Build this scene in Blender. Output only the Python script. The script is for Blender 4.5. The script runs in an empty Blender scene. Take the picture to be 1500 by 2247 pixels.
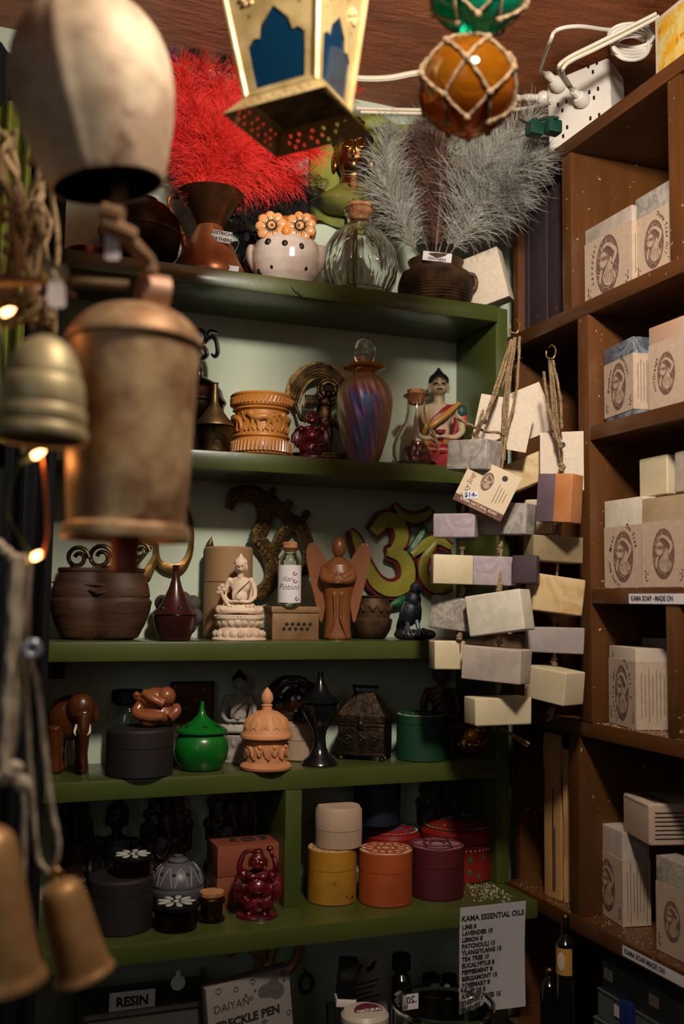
import bpy, bmesh, math, random
import numpy as np
from mathutils import Vector, Matrix, noise as mnoise
random.seed(7); np.random.seed(7)
R = math.radians; PI = math.pi; TAU = 2*math.pi
scn = bpy.context.scene; C = scn.collection

# ------------------------------------------------ camera
F = 2210.0; CZ = 1.55; CX, CY = 750.0, 1123.5
cam_d = bpy.data.cameras.new('camera'); cam = bpy.data.objects.new('camera', cam_d); C.objects.link(cam)
CM = Matrix.Rotation(R(-21), 3, 'Z') @ Matrix.Rotation(R(90+5.1), 3, 'X') @ Matrix.Rotation(R(0.7), 3, 'Z')
cam.matrix_world = Matrix.Translation((0, 0, CZ)) @ CM.to_4x4()
cam_d.sensor_fit = 'VERTICAL'; cam_d.sensor_height = 36; cam_d.lens = F/2247*36
cam_d.clip_start = 0.02; cam_d.dof.use_dof = True; cam_d.dof.focus_distance = 1.19; cam_d.dof.aperture_fstop = 3.8
scn.camera = cam
scn.view_settings.view_transform = 'Standard'; scn.view_settings.look = 'None'
scn.view_settings.exposure = 0.1; scn.view_settings.gamma = 1; scn.view_settings.use_curve_mapping = False

# ------------------------------------------------ world and lamps
w = bpy.data.worlds.new('room_light'); scn.world = w; w.use_nodes = True
w.node_tree.nodes['Background'].inputs[0].default_value = (1.0, 0.78, 0.58, 1)
w.node_tree.nodes['Background'].inputs[1].default_value = 0.007
def lamp(name, kind, loc, power, col, size=0.1, target=None, size_y=None):
    l = bpy.data.lights.new(name, kind); l.energy = power; l.color = col
    if kind == 'AREA':
        l.size = size
        if size_y: l.shape = 'RECTANGLE'; l.size_y = size_y
    else: l.shadow_soft_size = size
    o = bpy.data.objects.new(name, l); C.objects.link(o); o.location = loc
    if target: o.rotation_euler = (Vector(target)-Vector(loc)).to_track_quat('-Z', 'Y').to_euler()
    return o
lamp('ceiling_bulb', 'POINT', (0.30, 0.38, 2.13), 12.0, (1.0, 0.90, 0.76), 0.045)
sp = lamp('key_falloff_spot', 'SPOT', (0.30, 0.36, 2.12), 24.0, (1.0, 0.91, 0.79), 0.04, (0.47, 1.12, 1.84)); sp.data.spot_size = R(100); sp.data.spot_blend = 1.0  # added spot on the ceiling lamp, steepens its fall-off towards the lower shelves
lamp('window_daylight', 'AREA', (-0.9, -0.9, 2.0), 1.6, (0.80, 0.92, 1.0), 0.5, (0.4, 1.1, 1.6), 0.8)
lamp('warm_fill', 'AREA', (0.25, -1.2, 1.95), .6, (1.0, 0.84, 0.66), 0.8, (0.4, 1.1, 1.3))  # added weak warm fill from the front, stands for no particular lamp

# ------------------------------------------------ photo pixel -> world
Rt = CM @ Vector((1, 0, 0)); Up = CM @ Vector((0, 1, 0)); Fw = CM @ Vector((0, 0, -1)); CP = Vector((0, 0, CZ))
def ray(px, py): return Fw + Rt*((px-CX)/F) - Up*((py-CY)/F)
def onY(px, py, y): d = ray(px, py); return CP + d*(y/d.y)
def onX(px, py, x): d = ray(px, py); return CP + d*(x/d.x)
def onZ(px, py, z): d = ray(px, py); return CP + d*((z-CZ)/d.z)
def onD(px, py, dep): return CP + ray(px, py)*dep
def depth(p): return (Vector(p)-CP).dot(Fw)
def spotY(px, y, z):
    k = (px-CX)/F; v = Rt - Fw*k
    return Vector((-(v.y*y + v.z*(z-CZ))/v.x, y, z))
def spotX(px, x, z):
    k = (px-CX)/F; v = Rt - Fw*k
    return Vector((x, -(v.x*x + v.z*(z-CZ))/v.y, z))

# ------------------------------------------------ materials
def lin(c):
    if isinstance(c, str):
        c = tuple(int(c[i:i+2], 16)/255 for i in (0, 2, 4))
    return tuple(((v/12.92) if v <= .04045 else ((v+.055)/1.055)**2.4) for v in c) + (1,)
_mats = {}
def mat(name, col, rough=.6, metal=0, col2=None, nscale=40, bump=0, bscale=None, stretch=(1, 1, 1), spec=.5,
        contrast=(.35, .65), coat=0, trans=0, ior=1.45, emit=0, col3=None, n3=200, t3=.62, sss=0, kind='noise', bdist=.002):
    if name in _mats: return _mats[name]
    m = bpy.data.materials.new(name); m.use_nodes = True; nt = m.node_tree; N = nt.nodes; L = nt.links
    b = N['Principled BSDF']; b.inputs['Base Color'].default_value = lin(col)
    b.inputs['Roughness'].default_value = rough; b.inputs['Metallic'].default_value = metal
    b.inputs['Specular IOR Level'].default_value = spec; b.inputs['IOR'].default_value = ior
    b.inputs['Coat Weight'].default_value = coat; b.inputs['Coat Roughness'].default_value = .15
    b.inputs['Transmission Weight'].default_value = trans
    if sss: b.inputs['Subsurface Weight'].default_value = sss; b.inputs['Subsurface Radius'].default_value = (.006, .004, .002); b.inputs['Subsurface Scale'].default_value = 1
    if emit: b.inputs['Emission Color'].default_value = lin(col); b.inputs['Emission Strength'].default_value = emit
    if col2 or bump:
        tc = N.new('ShaderNodeTexCoord'); mp = N.new('ShaderNodeMapping'); mp.inputs['Scale'].default_value = stretch
        L.new(tc.outputs['Object'], mp.inputs['Vector'])
        def tex(sc, det=5):
            if kind == 'wave':
                t = N.new('ShaderNodeTexWave'); t.inputs['Scale'].default_value = sc; t.inputs['Distortion'].default_value = 9
                t.inputs['Detail'].default_value = 3; t.inputs['Detail Scale'].default_value = 1.3
            elif kind == 'voronoi':
                t = N.new('ShaderNodeTexVoronoi'); t.inputs['Scale'].default_value = sc
                L.new(mp.outputs[0], t.inputs['Vector']); return t.outputs['Distance']
            else:
                t = N.new('ShaderNodeTexNoise'); t.inputs['Distortion'].default_value = 2.2 if kind == 'marble' else 0; t.inputs['Scale'].default_value = sc; t.inputs['Detail'].default_value = det
                t.inputs['Roughness'].default_value = .62
            L.new(mp.outputs[0], t.inputs['Vector']); return t.outputs[0]
        if col2:
            f = tex(nscale); r = N.new('ShaderNodeValToRGB'); L.new(f, r.inputs[0])
            r.color_ramp.elements[0].position = contrast[0]; r.color_ramp.elements[0].color = lin(col)
            r.color_ramp.elements[1].position = contrast[1]; r.color_ramp.elements[1].color = lin(col2)
            out = r.outputs[0]
            if col3:
                t = N.new('ShaderNodeTexNoise'); t.inputs['Scale'].default_value = n3; t.inputs['Detail'].default_value = 4
                L.new(tc.outputs['Object'], t.inputs['Vector'])
                r2 = N.new('ShaderNodeValToRGB'); r2.color_ramp.elements[0].position = t3; r2.color_ramp.elements[1].position = t3+.05
                L.new(t.outputs[0], r2.inputs[0]); mx = N.new('ShaderNodeMix'); mx.data_type = 'RGBA'
                L.new(r2.outputs[0], mx.inputs['Factor']); L.new(out, mx.inputs['A']); mx.inputs['B'].default_value = lin(col3)
                out = mx.outputs['Result']
            L.new(out, b.inputs['Base Color'])
        if bump:
            f = tex(bscale or nscale, 8); bp = N.new('ShaderNodeBump'); bp.inputs['Strength'].default_value = bump
            bp.inputs['Distance'].default_value = bdist; L.new(f, bp.inputs['Height']); L.new(bp.outputs[0], b.inputs['Normal'])
    _mats[name] = m; return m
M = {}
M['green'] = mat('green paint', '444d21', .32, col2='3c451c', nscale=7, bump=.12, bscale=60, coat=.25, col3='8a8f6c', n3=160, t3=.76)
M['wall'] = mat('mint wall paint', 'bcc6b1', .8, col2='aeb8a3', nscale=5, bump=.1, bscale=120)
M['wall_brown'] = mat('brown wall', '4a3526', .8, col2='3a281c', nscale=6)
M['ceil'] = mat('rough sawn orange ceiling board', 'c96e30', .45, col2='8c461c', nscale=30, bump=1.0, bscale=95, bdist=.02, stretch=(.28, 1, 1), contrast=(.3, .7))
M['wood'] = mat('varnished brown shelf wood', '5c3618', .36, col2='42240c', nscale=14, stretch=(1, .12, 1), bump=.15, bscale=90, coat=.2, col3='b39a80', n3=120, t3=.70)
M['wood_v'] = mat('varnished brown stile wood', '60391a', .4, col2='46280e', nscale=14, stretch=(1, 1, .12), bump=.15, bscale=90, coat=.2, col3='b39a80', n3=130, t3=.69)
M['dust'] = mat('pale dust', 'b0a08c', .95, col2='8d7a66', nscale=90, bump=.4, bscale=300)
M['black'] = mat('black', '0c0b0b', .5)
M['blackw'] = mat('black stained wood', '110d0d', .7, col2='1a1110', nscale=30, stretch=(1, 1, .2), bump=.15)
M['blackgloss'] = mat('black lacquer', '111214', .22, coat=.4)
M['brass'] = mat('aged brass', 'a88244', .36, .8, col2='5a4120', nscale=25, bump=.25, bscale=80)
M['brassdark'] = mat('dark antique brass', '6e5733', .4, 1, col2='2b2115', nscale=60, bump=.4, bscale=160)
M['bell'] = mat('dull hammered bell brass', 'd0c0a4', .66, .25, col2='a58b72', nscale=22, contrast=(.38, .62), bump=.35, bscale=22, col3='6f5440', n3=16, t3=.63)
M['bell2'] = mat('tarnished bell copper brass', 'c8ae84', .5, .45, col2='8f6c4c', nscale=26, contrast=(.38, .62), bump=.3, bscale=26, col3='6b4a33', n3=20, t3=.62)
M['copper'] = mat('copper', 'cc8658', .32, .65, col2='8a4f2c', nscale=18, bump=.05)
M['copperdark'] = mat('dark patinated copper', '7a5032', .35, .8, col2='4a2f1c', nscale=22, bump=.05)
M['paper'] = mat('cream card', 'cbbca9', .85, col2='c0b09c', nscale=200, bump=.05)
M['white'] = mat('white paper', 'd6d2d2', .8, col2='c9c4c6', nscale=9)
M['ink'] = mat('dark ink', '17130f', .8)
M['inkbrown'] = mat('brown ink', '55362c', .85, col2='6f4c40', nscale=220)
M['inkblue'] = mat('blue ink', '1b2a6b', .7)
M['glass'] = mat('clear glass', 'fbfdfb', .02, trans=1, ior=1.45)
M['cork'] = mat('cork', 'c68d5c', .9, col2='8a5832', nscale=120, bump=.5, bscale=200)
M['jute'] = mat('jute twine', '9c8262', .95, col2='6f593e', nscale=300, bump=.8, bscale=500)
M['cord'] = mat('cream cotton cord', 'cfc4ae', .9, col2='a99c86', nscale=120, bump=.5, bscale=300)
M['plastic'] = mat('white plastic', 'd8d0c6', .32)
M['cable'] = mat('cream cable', 'd0c4ae', .4)
M['redresin'] = mat('dark red resin', '6a0f18', .3, col2='33070c', nscale=45, coat=.5)
M['pot'] = mat('dark carved bronze pot', '5e4229', .55, .35, col2='2c1d12', nscale=40, bump=.5, bscale=120)
M['terra'] = mat('carved pale sandalwood', 'c98d5f', .6, col2='ad7145', nscale=18, bump=.15, bscale=80, sss=.1)
M['gilt'] = mat('gilt', 'c48f35', .3, .55)

# ------------------------------------------------ mesh helpers
def bm_new(): return bmesh.new()
def lathe(bm, prof, seg=32, c=(0, 0), fn=None, cap=True, off=0.0):
    rings = []
    for r, z in prof:
        ring = []
        for i in range(seg):
            a = TAU*i/seg + off; rr = r if fn is None else fn(r, z, a)
            ring.append(bm.verts.new((c[0]+rr*math.cos(a), c[1]+rr*math.sin(a), z)))
        rings.append(ring)
    for a, b in zip(rings, rings[1:]):
        for i in range(seg):
            j = (i+1) % seg
            bm.faces.new((a[i], a[j], b[j], b[i]))
    if cap:
        if prof[0][0] > 1e-6: bm.faces.new(rings[0][::-1])
        if prof[-1][0] > 1e-6: bm.faces.new(rings[-1])
    return bm
def cyl(bm, r, z0, z1, seg=28, c=(0, 0), bev=0, r2=None):
    r2 = r if r2 is None else r2
    if bev: return lathe(bm, [(r-bev, z0), (r, z0+bev), (r2, z1-bev), (r2-bev, z1)], seg, c)
    return lathe(bm, [(r, z0), (r2, z1)], seg, c)
def box(bm, x0, x1, y0, y1, z0, z1, bev=0, mtx=None, seg=2):
    r = bmesh.ops.create_cube(bm, size=1); vs = r['verts']
    for v in vs: v.co = Vector(((x0+x1)/2+v.co.x*(x1-x0), (y0+y1)/2+v.co.y*(y1-y0), (z0+z1)/2+v.co.z*(z1-z0)))
    if bev:
        es = list({e for v in vs for e in v.link_edges})
        o = bmesh.ops.bevel(bm, geom=es, offset=bev, segments=seg, affect='EDGES', profile=.6)
        vs = list({v for f in o['faces'] for v in f.verts} | {v for v in vs if v.is_valid})
    if mtx:
        for v in vs:
            v.co = mtx @ v.co
    return vs
def ell(bm, c, r, rot=None, u=18, v=12):
    m = Matrix.Translation(c) @ (rot.to_4x4() if rot else Matrix.Identity(4)) @ Matrix.Diagonal((r[0], r[1], r[2], 1))
    bmesh.ops.create_uvsphere(bm, u_segments=u, v_segments=v, radius=1, matrix=m); return bm
def rotm(x=0, y=0, z=0): return Matrix.Rotation(R(z), 3, 'Z') @ Matrix.Rotation(R(y), 3, 'Y') @ Matrix.Rotation(R(x), 3, 'X')
def smooth_path(pts, n=6, closed=False):
    P = [Vector(p) for p in pts]; out = []
    m = len(P)
    if m < 3: return P
    rng = range(m if closed else m-1)
    for i in rng:
        p0 = P[i-1] if (i > 0 or closed) else P[i]*2-P[i+1]
        p1 = P[i]; p2 = P[(i+1) % m]
        p3 = P[(i+2) % m] if (i+2 < m or closed) else p2*2-p1
        for k in range(n):
            t = k/n
            out.append(.5*((2*p1)+(p2-p0)*t+(2*p0-5*p1+4*p2-p3)*t*t+(3*p1-p0-3*p2+p3)*t**3))
    if not closed: out.append(P[-1])
    return out
def tube(bm, pts, rad, seg=8, n=5, closed=False, twist=None):
    P = smooth_path(pts, n, closed) if n else [Vector(p) for p in pts]
    m = len(P); rings = []
    up = Vector((0, .3, 1)).normalized()
    for i, p in enumerate(P):
        if closed: d = P[(i+1) % m]-P[i-1]
        else: d = P[min(i+1, m-1)]-P[max(i-1, 0)]
        if d.length < 1e-9: d = Vector((0, 0, 1))
        d.normalize(); a = d.cross(up)
        if a.length < .05: a = d.cross(Vector((1, 0, 0)))
        a.normalize(); b = d.cross(a)
        up = -b if False else up
        if isinstance(rad, (list, tuple)):
            t = i/(m-1)*(len(rad)-1); k = min(int(t), len(rad)-2); r = rad[k]+(rad[k+1]-rad[k])*(t-k)
        else: r = rad
        ring = []
        for j in range(seg):
            an = TAU*j/seg + (twist*i if twist else 0)
            rr = r*(1+.22*math.cos(3*an)) if twist else r
            aa = TAU*j/seg
            ring.append(bm.verts.new(p+a*math.cos(aa)*rr+b*math.sin(aa)*rr))
        rings.append(ring)
    prs = list(zip(rings, rings[1:]))
    if closed: prs.append((rings[-1], rings[0]))
    for a, b in prs:
        for j in range(seg):
            k = (j+1) % seg; bm.faces.new((a[j], a[k], b[k], b[j]))
    if not closed:
        bm.faces.new(rings[0][::-1]); bm.faces.new(rings[-1])
    return bm
def prism(bm, outline, y0, y1):
    """outline of (x,z) extruded from y0 to y1"""
    n = len(outline)
    a = [bm.verts.new((x, y0, z)) for x, z in outline]; b = [bm.verts.new((x, y1, z)) for x, z in outline]
    bm.faces.new(a); bm.faces.new(b[::-1])
    for i in range(n):
        j = (i+1) % n; bm.faces.new((a[j], a[i], b[i], b[j]))
    return bm
def ribbon(bm, pts, wid, y0, y1, n=6, ridge=0):
    """a stroke in the x-z plane with thickness"""
    P = smooth_path([(x, 0, z) for x, z in pts], n); m = len(P); L_ = []
    for i, p in enumerate(P):
        d = (P[min(i+1, m-1)]-P[max(i-1, 0)]).normalized(); nrm = Vector((-d.z, 0, d.x))
        if isinstance(wid, (list, tuple)):
            t = i/(m-1)*(len(wid)-1); k = min(int(t), len(wid)-2); w_ = wid[k]+(wid[k+1]-wid[k])*(t-k)
        else: w_ = wid
        l = p+nrm*w_/2; r = p-nrm*w_/2
        L_.append([bm.verts.new(v) for v in ((l.x, y0, l.z), (p.x, y0-ridge, p.z), (r.x, y0, r.z), (r.x, y1, r.z), (l.x, y1, l.z))])
    for a, b in zip(L_, L_[1:]):
        for j in range(5):
            k = (j+1) % 5; bm.faces.new((a[k], a[j], b[j], b[k]))
    bm.faces.new(L_[0]); bm.faces.new(L_[-1][::-1])
    return bm
_txt = {}
def text_mesh(s, bold=0.0, shear=0, space=1.0, align='CENTER', ls=1.0):
    key = (s, bold, shear, space, align, ls)
    if key not in _txt:
        cu = bpy.data.curves.new('t', 'FONT'); cu.body = s; cu.size = 1; cu.extrude = .004; cu.offset = bold; cu.shear = shear
        cu.space_character = space; cu.align_x = align; cu.align_y = 'CENTER'; cu.space_line = ls; cu.resolution_u = 2
        o = bpy.data.objects.new('t', cu); C.objects.link(o)
        me = bpy.data.meshes.new_from_object(o.evaluated_get(bpy.context.evaluated_depsgraph_get()))
        bpy.data.objects.remove(o); _txt[key] = me
    return _txt[key]
FRONT = Matrix(((1, 0, 0, 0), (0, 0, -1, 0), (0, 1, 0, 0), (0, 0, 0, 1)))   # text plane -> x-z plane facing -y
def text(bm, s, size, x, y, z, rot=0, bold=0.0, shear=0, space=1.0, align='CENTER', mtx=None, ls=1.0, sx=1.0):
    me = text_mesh(s, bold, shear, space, align, ls); t = bmesh.new(); t.from_mesh(me)
    m = Matrix.Translation((x, y, z)) @ Matrix.Rotation(-R(rot), 4, 'Y') @ FRONT @ Matrix.Diagonal((size*sx, size, size*.3, 1))
    if mtx: m = mtx @ m
    t.transform(m); tmp = bpy.data.meshes.new('x'); t.to_mesh(tmp); bm.from_mesh(tmp); bpy.data.meshes.remove(tmp); t.free()
    return bm

# ------------------------------------------------ object helpers
def link(bm, name, m, parent=None, smooth=True, angle=35, scale=1.0):
    if scale != 1.0: bmesh.ops.scale(bm, vec=(scale,)*3, verts=bm.verts)
    bmesh.ops.recalc_face_normals(bm, faces=bm.faces)
    me = bpy.data.meshes.new(name); bm.to_mesh(me); bm.free()
    if smooth:
        me.polygons.foreach_set('use_smooth', [True]*len(me.polygons)); me.set_sharp_from_angle(angle=R(angle))
    for q in (m if isinstance(m, (list, tuple)) else [m]): me.materials.append(M[q] if isinstance(q, str) else q)
    o = bpy.data.objects.new(name, me); C.objects.link(o)
    if parent: o.parent = parent
    return o
def tag(o, label, cat, group=None, kind=None):
    if label: o['label'] = label
    if cat: o['category'] = cat
    if group: o['group'] = group
    if kind: o['kind'] = kind
    return o
class T:
    """a thing: an Empty at its base; part meshes are authored in photo pixels (x right, z up) and scaled to metres"""
    def __init__(s, name, label, cat, loc, rot=-21, group=None, px=None, sc=None, tilt=None):
        s.o = bpy.data.objects.new(name, None); C.objects.link(s.o); s.o.empty_display_size = .01
        s.o.location = loc; s.o.rotation_euler = (0, 0, R(rot))
        if tilt: s.o.rotation_euler = tuple(R(a) for a in tilt)
        tag(s.o, label, cat, group); s.s = sc or depth(loc)/F
    def add(s, name, m, bm, parent=None, label=None, **k):
        o = link(bm, name, m, parent or s.o, scale=s.s, **k)
        if label: o['label'] = label
        return o
    def lathe(s, name, m, prof, parent=None, label=None, seg=36, **k):
        return s.add(name, m, lathe(bm_new(), prof, seg, **k), parent, label)
    def blob(s, name, m, bm, vox, parent=None, label=None, it=2):
        me = bpy.data.meshes.new('b'); bm.to_mesh(me); bm.free(); o = bpy.data.objects.new('b', me); C.objects.link(o)
        r = o.modifiers.new('r', 'REMESH'); r.mode = 'VOXEL'; r.voxel_size = vox
        q = o.modifiers.new('s', 'SMOOTH'); q.iterations = it; q.factor = .5
        me2 = bpy.data.meshes.new_from_object(o.evaluated_get(bpy.context.evaluated_depsgraph_get()))
        bpy.data.objects.remove(o); b2 = bmesh.new(); b2.from_mesh(me2); bpy.data.meshes.remove(me2)
        return s.add(name, m, b2, parent, label, angle=70)
def shelfT(name, label, cat, px, y, z, rot=-21, group=None): return T(name, label, cat, spotY(px, y, z), rot, group)
def copy_tree(o, parent=None):
    c = o.copy(); C.objects.link(c)
    if parent: c.parent = parent
    for ch in list(o.children): copy_tree(ch, c)
    return c

# ------------------------------------------------ layout numbers
YF, YB, YL = 1.12, 1.238, 1.05          # shelf fronts, back wall, front of lowest shelf
XR = 0.68                                # front of the brown pigeonholes
z1 = onY(760, 626, YF).z; z2 = onY(700, 1003, YF).z; z3 = onY(600, 1407, YF).z; z4 = onY(700, 1688, YF).z; z5 = onY(650, 2033, YL).z
zc = onY(850, 232, YB).z                 # ceiling
xL = 0.085; xRt = 0.655
def rowz(px, py): return onX(px, py, XR).z
w0, w1, w2, w3, w4, w5 = rowz(1400, 190), rowz(1370, 620), rowz(1400, 906), rowz(1400, 1290), rowz(1390, 1604), rowz(1362, 2058)

# ================================================ the setting
def struct(name, m, bm): o = link(bm, name, m, angle=30); o['kind'] = 'structure'; return o
b = bm_new(); box(b, -1.2, 1.6, YB, YB+.05, 0, zc); struct('wall_back', 'wall', b)
b = bm_new(); box(b, .97, 1.02, -.6, YB, 0, zc); struct('wall_right', 'wall_brown', b)
b = bm_new(); box(b, -1.2, -1.15, -.6, YB, 0, zc); struct('wall_left', 'wall_brown', b)
b = bm_new(); box(b, -1.2, 1.6, -.6, YB+.05, zc, zc+.04); struct('ceiling', 'ceil', b)
b = bm_new(); box(b, -1.2, 1.6, -.6, YB+.05, -.05, 0); struct('floor', mat('dark floorboard', '3a2618', .6, col2='2c1c12', nscale=9, stretch=(1, .1, 1)), b)

# ---------------- green shelf unit
g = T('green_shelf_unit', 'green painted wooden shelf unit holding the ornaments and figurines', 'shelf', (xL, YF, z5-.35), 0, sc=1)
gl = g.o.location
def gbox(name, x0, x1, y0, y1, z0, z1_, bev=.002, label=None):
    b = bm_new(); box(b, x0-gl.x, x1-gl.x, y0-gl.y, y1-gl.y, z0-gl.z, z1_-gl.z, bev, seg=2)
    return g.add(name, 'green', b, label=label)
th = .022
for i, (z, yf) in enumerate(((z1, YF), (z2, YF), (z3, YF), (z4, YF), (z5, YL))):
    gbox('shelf_board', xL+.012, xRt-(.012 if i < 4 else 0), yf, YB-.001, z-(th if i < 4 else .021), z, .003)
gbox('side_panel', xRt-.012, xRt+.006, YF+.006, YB-.001, z5, z1-.001)
gbox('side_panel', xL-.012, xL+.012, YF+.004, YB-.001, z5-.35, z1)
pd = spotY(645, YF, z4); gbox('divider', pd.x-.011, pd.x+.009, YF-.004, YB-.001, z5, z4-th)
b = bm_new(); e = onY(645, 622, YF-.0008) - gl
tube(b, [(e.x-.004, e.y, e.z-.003), (e.x+.002, e.y, e.z-.009), (e.x+.012, e.y-.0004, e.z-.016)], [.0004, .0016, .0005], 6, 3)
g.add('paint_chip', 'black', b, label='dark chip in the front edge of the top board')

# ---------------- brown pigeonhole unit
u = T('pigeonhole_unit', 'brown varnished wooden pigeonhole unit full of wrapped soaps', 'shelf', (XR, .9, w5-.3), 0, sc=1)
ul = u.o.location; XB = XR+.26
def ubox(name, x0, x1, y0, y1, z0, z1_, m='wood', bev=.0015):
    b = bm_new(); box(b, x0-ul.x, x1-ul.x, y0-ul.y, y1-ul.y, z0-ul.z, z1_-ul.z, bev); return u.add(name, m, b)
def yat(px): return spotX(px, XR, 1.5).y
yEnd = 1.165; yN = .55; bt = .0175
yA, yBc, yC_, yD, yE = yat(1248), yat(1287), yat(1258), yat(1497), yat(1468)
for z, ye in ((w0, yEnd), (w1, yEnd), (w2, yBc), (w3, yBc), (w4, yEnd), (w5, yEnd)):
    ubox('shelf_board', XR-(.004 if z == w5 else 0), XB, yN, ye, z-bt, z)
sw = .010
ubox('divider', XR+.001, XB, yA-sw, yA+sw, w1, w0-bt, 'wood_v')
ubox('divider', XR+.001, XB, yD-sw, yD+sw, w1, w0-bt, 'wood_v')
ubox('divider', XR-.001, XB, yBc-sw, yBc+sw+.002, w4, w1-bt, 'wood_v')
ubox('divider', XR+.001, XB, yE-sw-.006, yE+sw-.004, w4, w3-bt, 'wood_v')
ubox('divider', XR-.001, XB, yC_-sw, yC_+sw, w5, w4-bt, 'wood_v')
ubox('back_panel', XB, XB+.012, yN, yEnd, w5-.3, w0, 'wood_v')
ubox('end_panel', XR+.02, XB, yEnd, yEnd+.014, w5-.3, w0-bt, 'wood_v')
# crumbly soap dust on the boards
b = bm_new()
for z, y0, y1, n in ((w4, .8, yBc-sw, 260), (w5, .78, 1.15, 300), (w3, .8, yBc-sw, 120), (w1, .8, 1.0, 50)):
    for _ in range(n):
        x = XR + abs(random.gauss(0, .02)); y = random.uniform(y0, y1); r = random.uniform(.0002, .0008)
        m_ = Matrix.Translation((x-ul.x, y-ul.y, z-ul.z+r*.3)); bmesh.ops.create_icosphere(b, subdivisions=1, radius=r, matrix=m_)
o = u.add('soap_crumbs', 'dust', b); o['kind'] = 'stuff'
b = bm_new()
for _ in range(330):
    p = onZ(random.gauss(1085, 38), random.gauss(1950, 14), z5)
    if not (YL < p.y < YB-.01 and p.x < xRt-.02): continue
    r = random.uniform(.0004, .0015); bmesh.ops.create_icosphere(b, subdivisions=1, radius=r, matrix=Matrix.Translation((p.x-gl.x, p.y-gl.y, z5-gl.z+r*.3)))
o = g.add('soap_crumbs', 'dust', b); o['kind'] = 'stuff'

# ================================================ figures used more than once
def fig_buddha(t, H, skin, hair, robe, vox, zoff=0, lean=0, bowl=True, sash=True, feat=None):
    def S(p): return (p[0]*H, p[1]*H, p[2]*H+zoff)
    def E(b, c, r, rot=None): ell(b, S(c), (r[0]*H, r[1]*H, r[2]*H), rot)
    b = bm_new()
    E(b, (0, .04, .45), (.15, .085, .13)); E(b, (0, .04, .3), (.115, .085, .14)); E(b, (0, .05, .54), (.15, .07, .06))
    for s in (-1, 1):
        E(b, (s*.165, .04, .53), (.055, .055, .06))
        tube(b, [S((s*.18, .04, .53)), S((s*.225, .03, .40)), S((s*.235, -.01, .29))], [.046*H, .04*H, .036*H], 10)
        tube(b, [S((s*.235, -.01, .29)), S((s*.16, -.1, .22)), S((s*.05, -.15, .215))], [.036*H, .03*H, .024*H], 10)
        E(b, (s*.045, -.155, .215), (.05, .03, .02), rotm(0, 0, s*20))
        E(b, (s*.098, .01, .735), (.014, .022, .055)); E(b, (s*.038, -.092, .772), (.026, .012, .009))
        tube(b, [S((s*.012, -.1, .79)), S((s*.04, -.102, .803)), S((s*.07, -.085, .792))], .006*H, 6)
    tube(b, [S((0, .03, .56)), S((0, .02, .68))], [.055*H, .045*H], 12, 0)
    E(b, (0, .01, .76), (.09, .095, .115)); E(b, (0, -.03, .715), (.06, .06, .055))
    tube(b, [S((0, -.088, .795)), S((0, -.112, .755)), S((0, -.1, .745))], [.009*H, .015*H, .014*H], 6, 2)
    E(b, (0, -.088, .712), (.03, .014, .011)); E(b, (0, -.085, .70), (.022, .014, .01))
    t.blob('figure', skin, b, vox*H)
    b = bm_new()
    E(b, (0, .035, .815), (.107, .104, .088)); E(b, (0, .035, .885), (.05, .05, .045)); E(b, (0, .035, .93), (.022, .022, .03))
    for s in (-1, 1): E(b, (s*.085, .04, .76), (.02, .05, .06))
    t.blob('hair', hair, b, vox*H)
    b = bm_new()
    E(b, (0, .02, .13), (.25, .16, .11))
    for s in (-1, 1):
        E(b, (s*.2, -.03, .09), (.17, .1, .075), rotm(0, s*8, -s*18)); E(b, (s*.30, -.01, .09), (.075, .07, .07))
        tube(b, [S((s*.33, -.03, .09)), S((s*.2, -.13, .08)), S((-s*.02, -.16, .08))], [.06*H, .05*H, .04*H], 10)
        for k in range(3): tube(b, [S((s*(.1+.06*k), -.13, .17)), S((s*(.16+.05*k), -.16, .1)), S((s*(.14+.03*k), -.15, .03))], .010*H, 6)
    t.blob('robe', robe, b, vox*H)
    if feat:
        b = bm_new()
        for s in (-1, 1):
            tube(b, [S((s*.012, -.097, .80)), S((s*.04, -.099, .812)), S((s*.072, -.082, .80))], .005*H, 5)
            tube(b, [S((s*.018, -.100, .772)), S((s*.04, -.104, .768)), S((s*.064, -.092, .774))], .006*H, 5)
        tube(b, [S((-.025, -.102, .708)), S((0, -.106, .711)), S((.025, -.102, .708))], .006*H, 5)
        t.add('painted_face', feat, b)
    if sash:
        b = bm_new()
        for k in range(4):
            tube(b, [S((.15-.02*k, -.02, .56)), S((.07-.025*k, -.075, .47)), S((-.04-.02*k, -.08, .36)), S((-.1, -.04, .25))], .013*H, 8)
        tube(b, [S((.17, .03, .57)), S((.19, .06, .4)), S((.15, .08, .2))], [.03*H, .04*H, .04*H], 8)
        t.blob('sash', robe, b, vox*H)
    if bowl:
        b = bm_new(); lathe(b, [(.02*H, .235*H), (.05*H, .25*H), (.055*H, .28*H), (.045*H, .28*H), (.04*H, .262*H)], 20)
        bmesh.ops.translate(b, vec=(.0, -.15*H, zoff), verts=b.verts); t.add('alms_bowl', robe, b)
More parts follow.
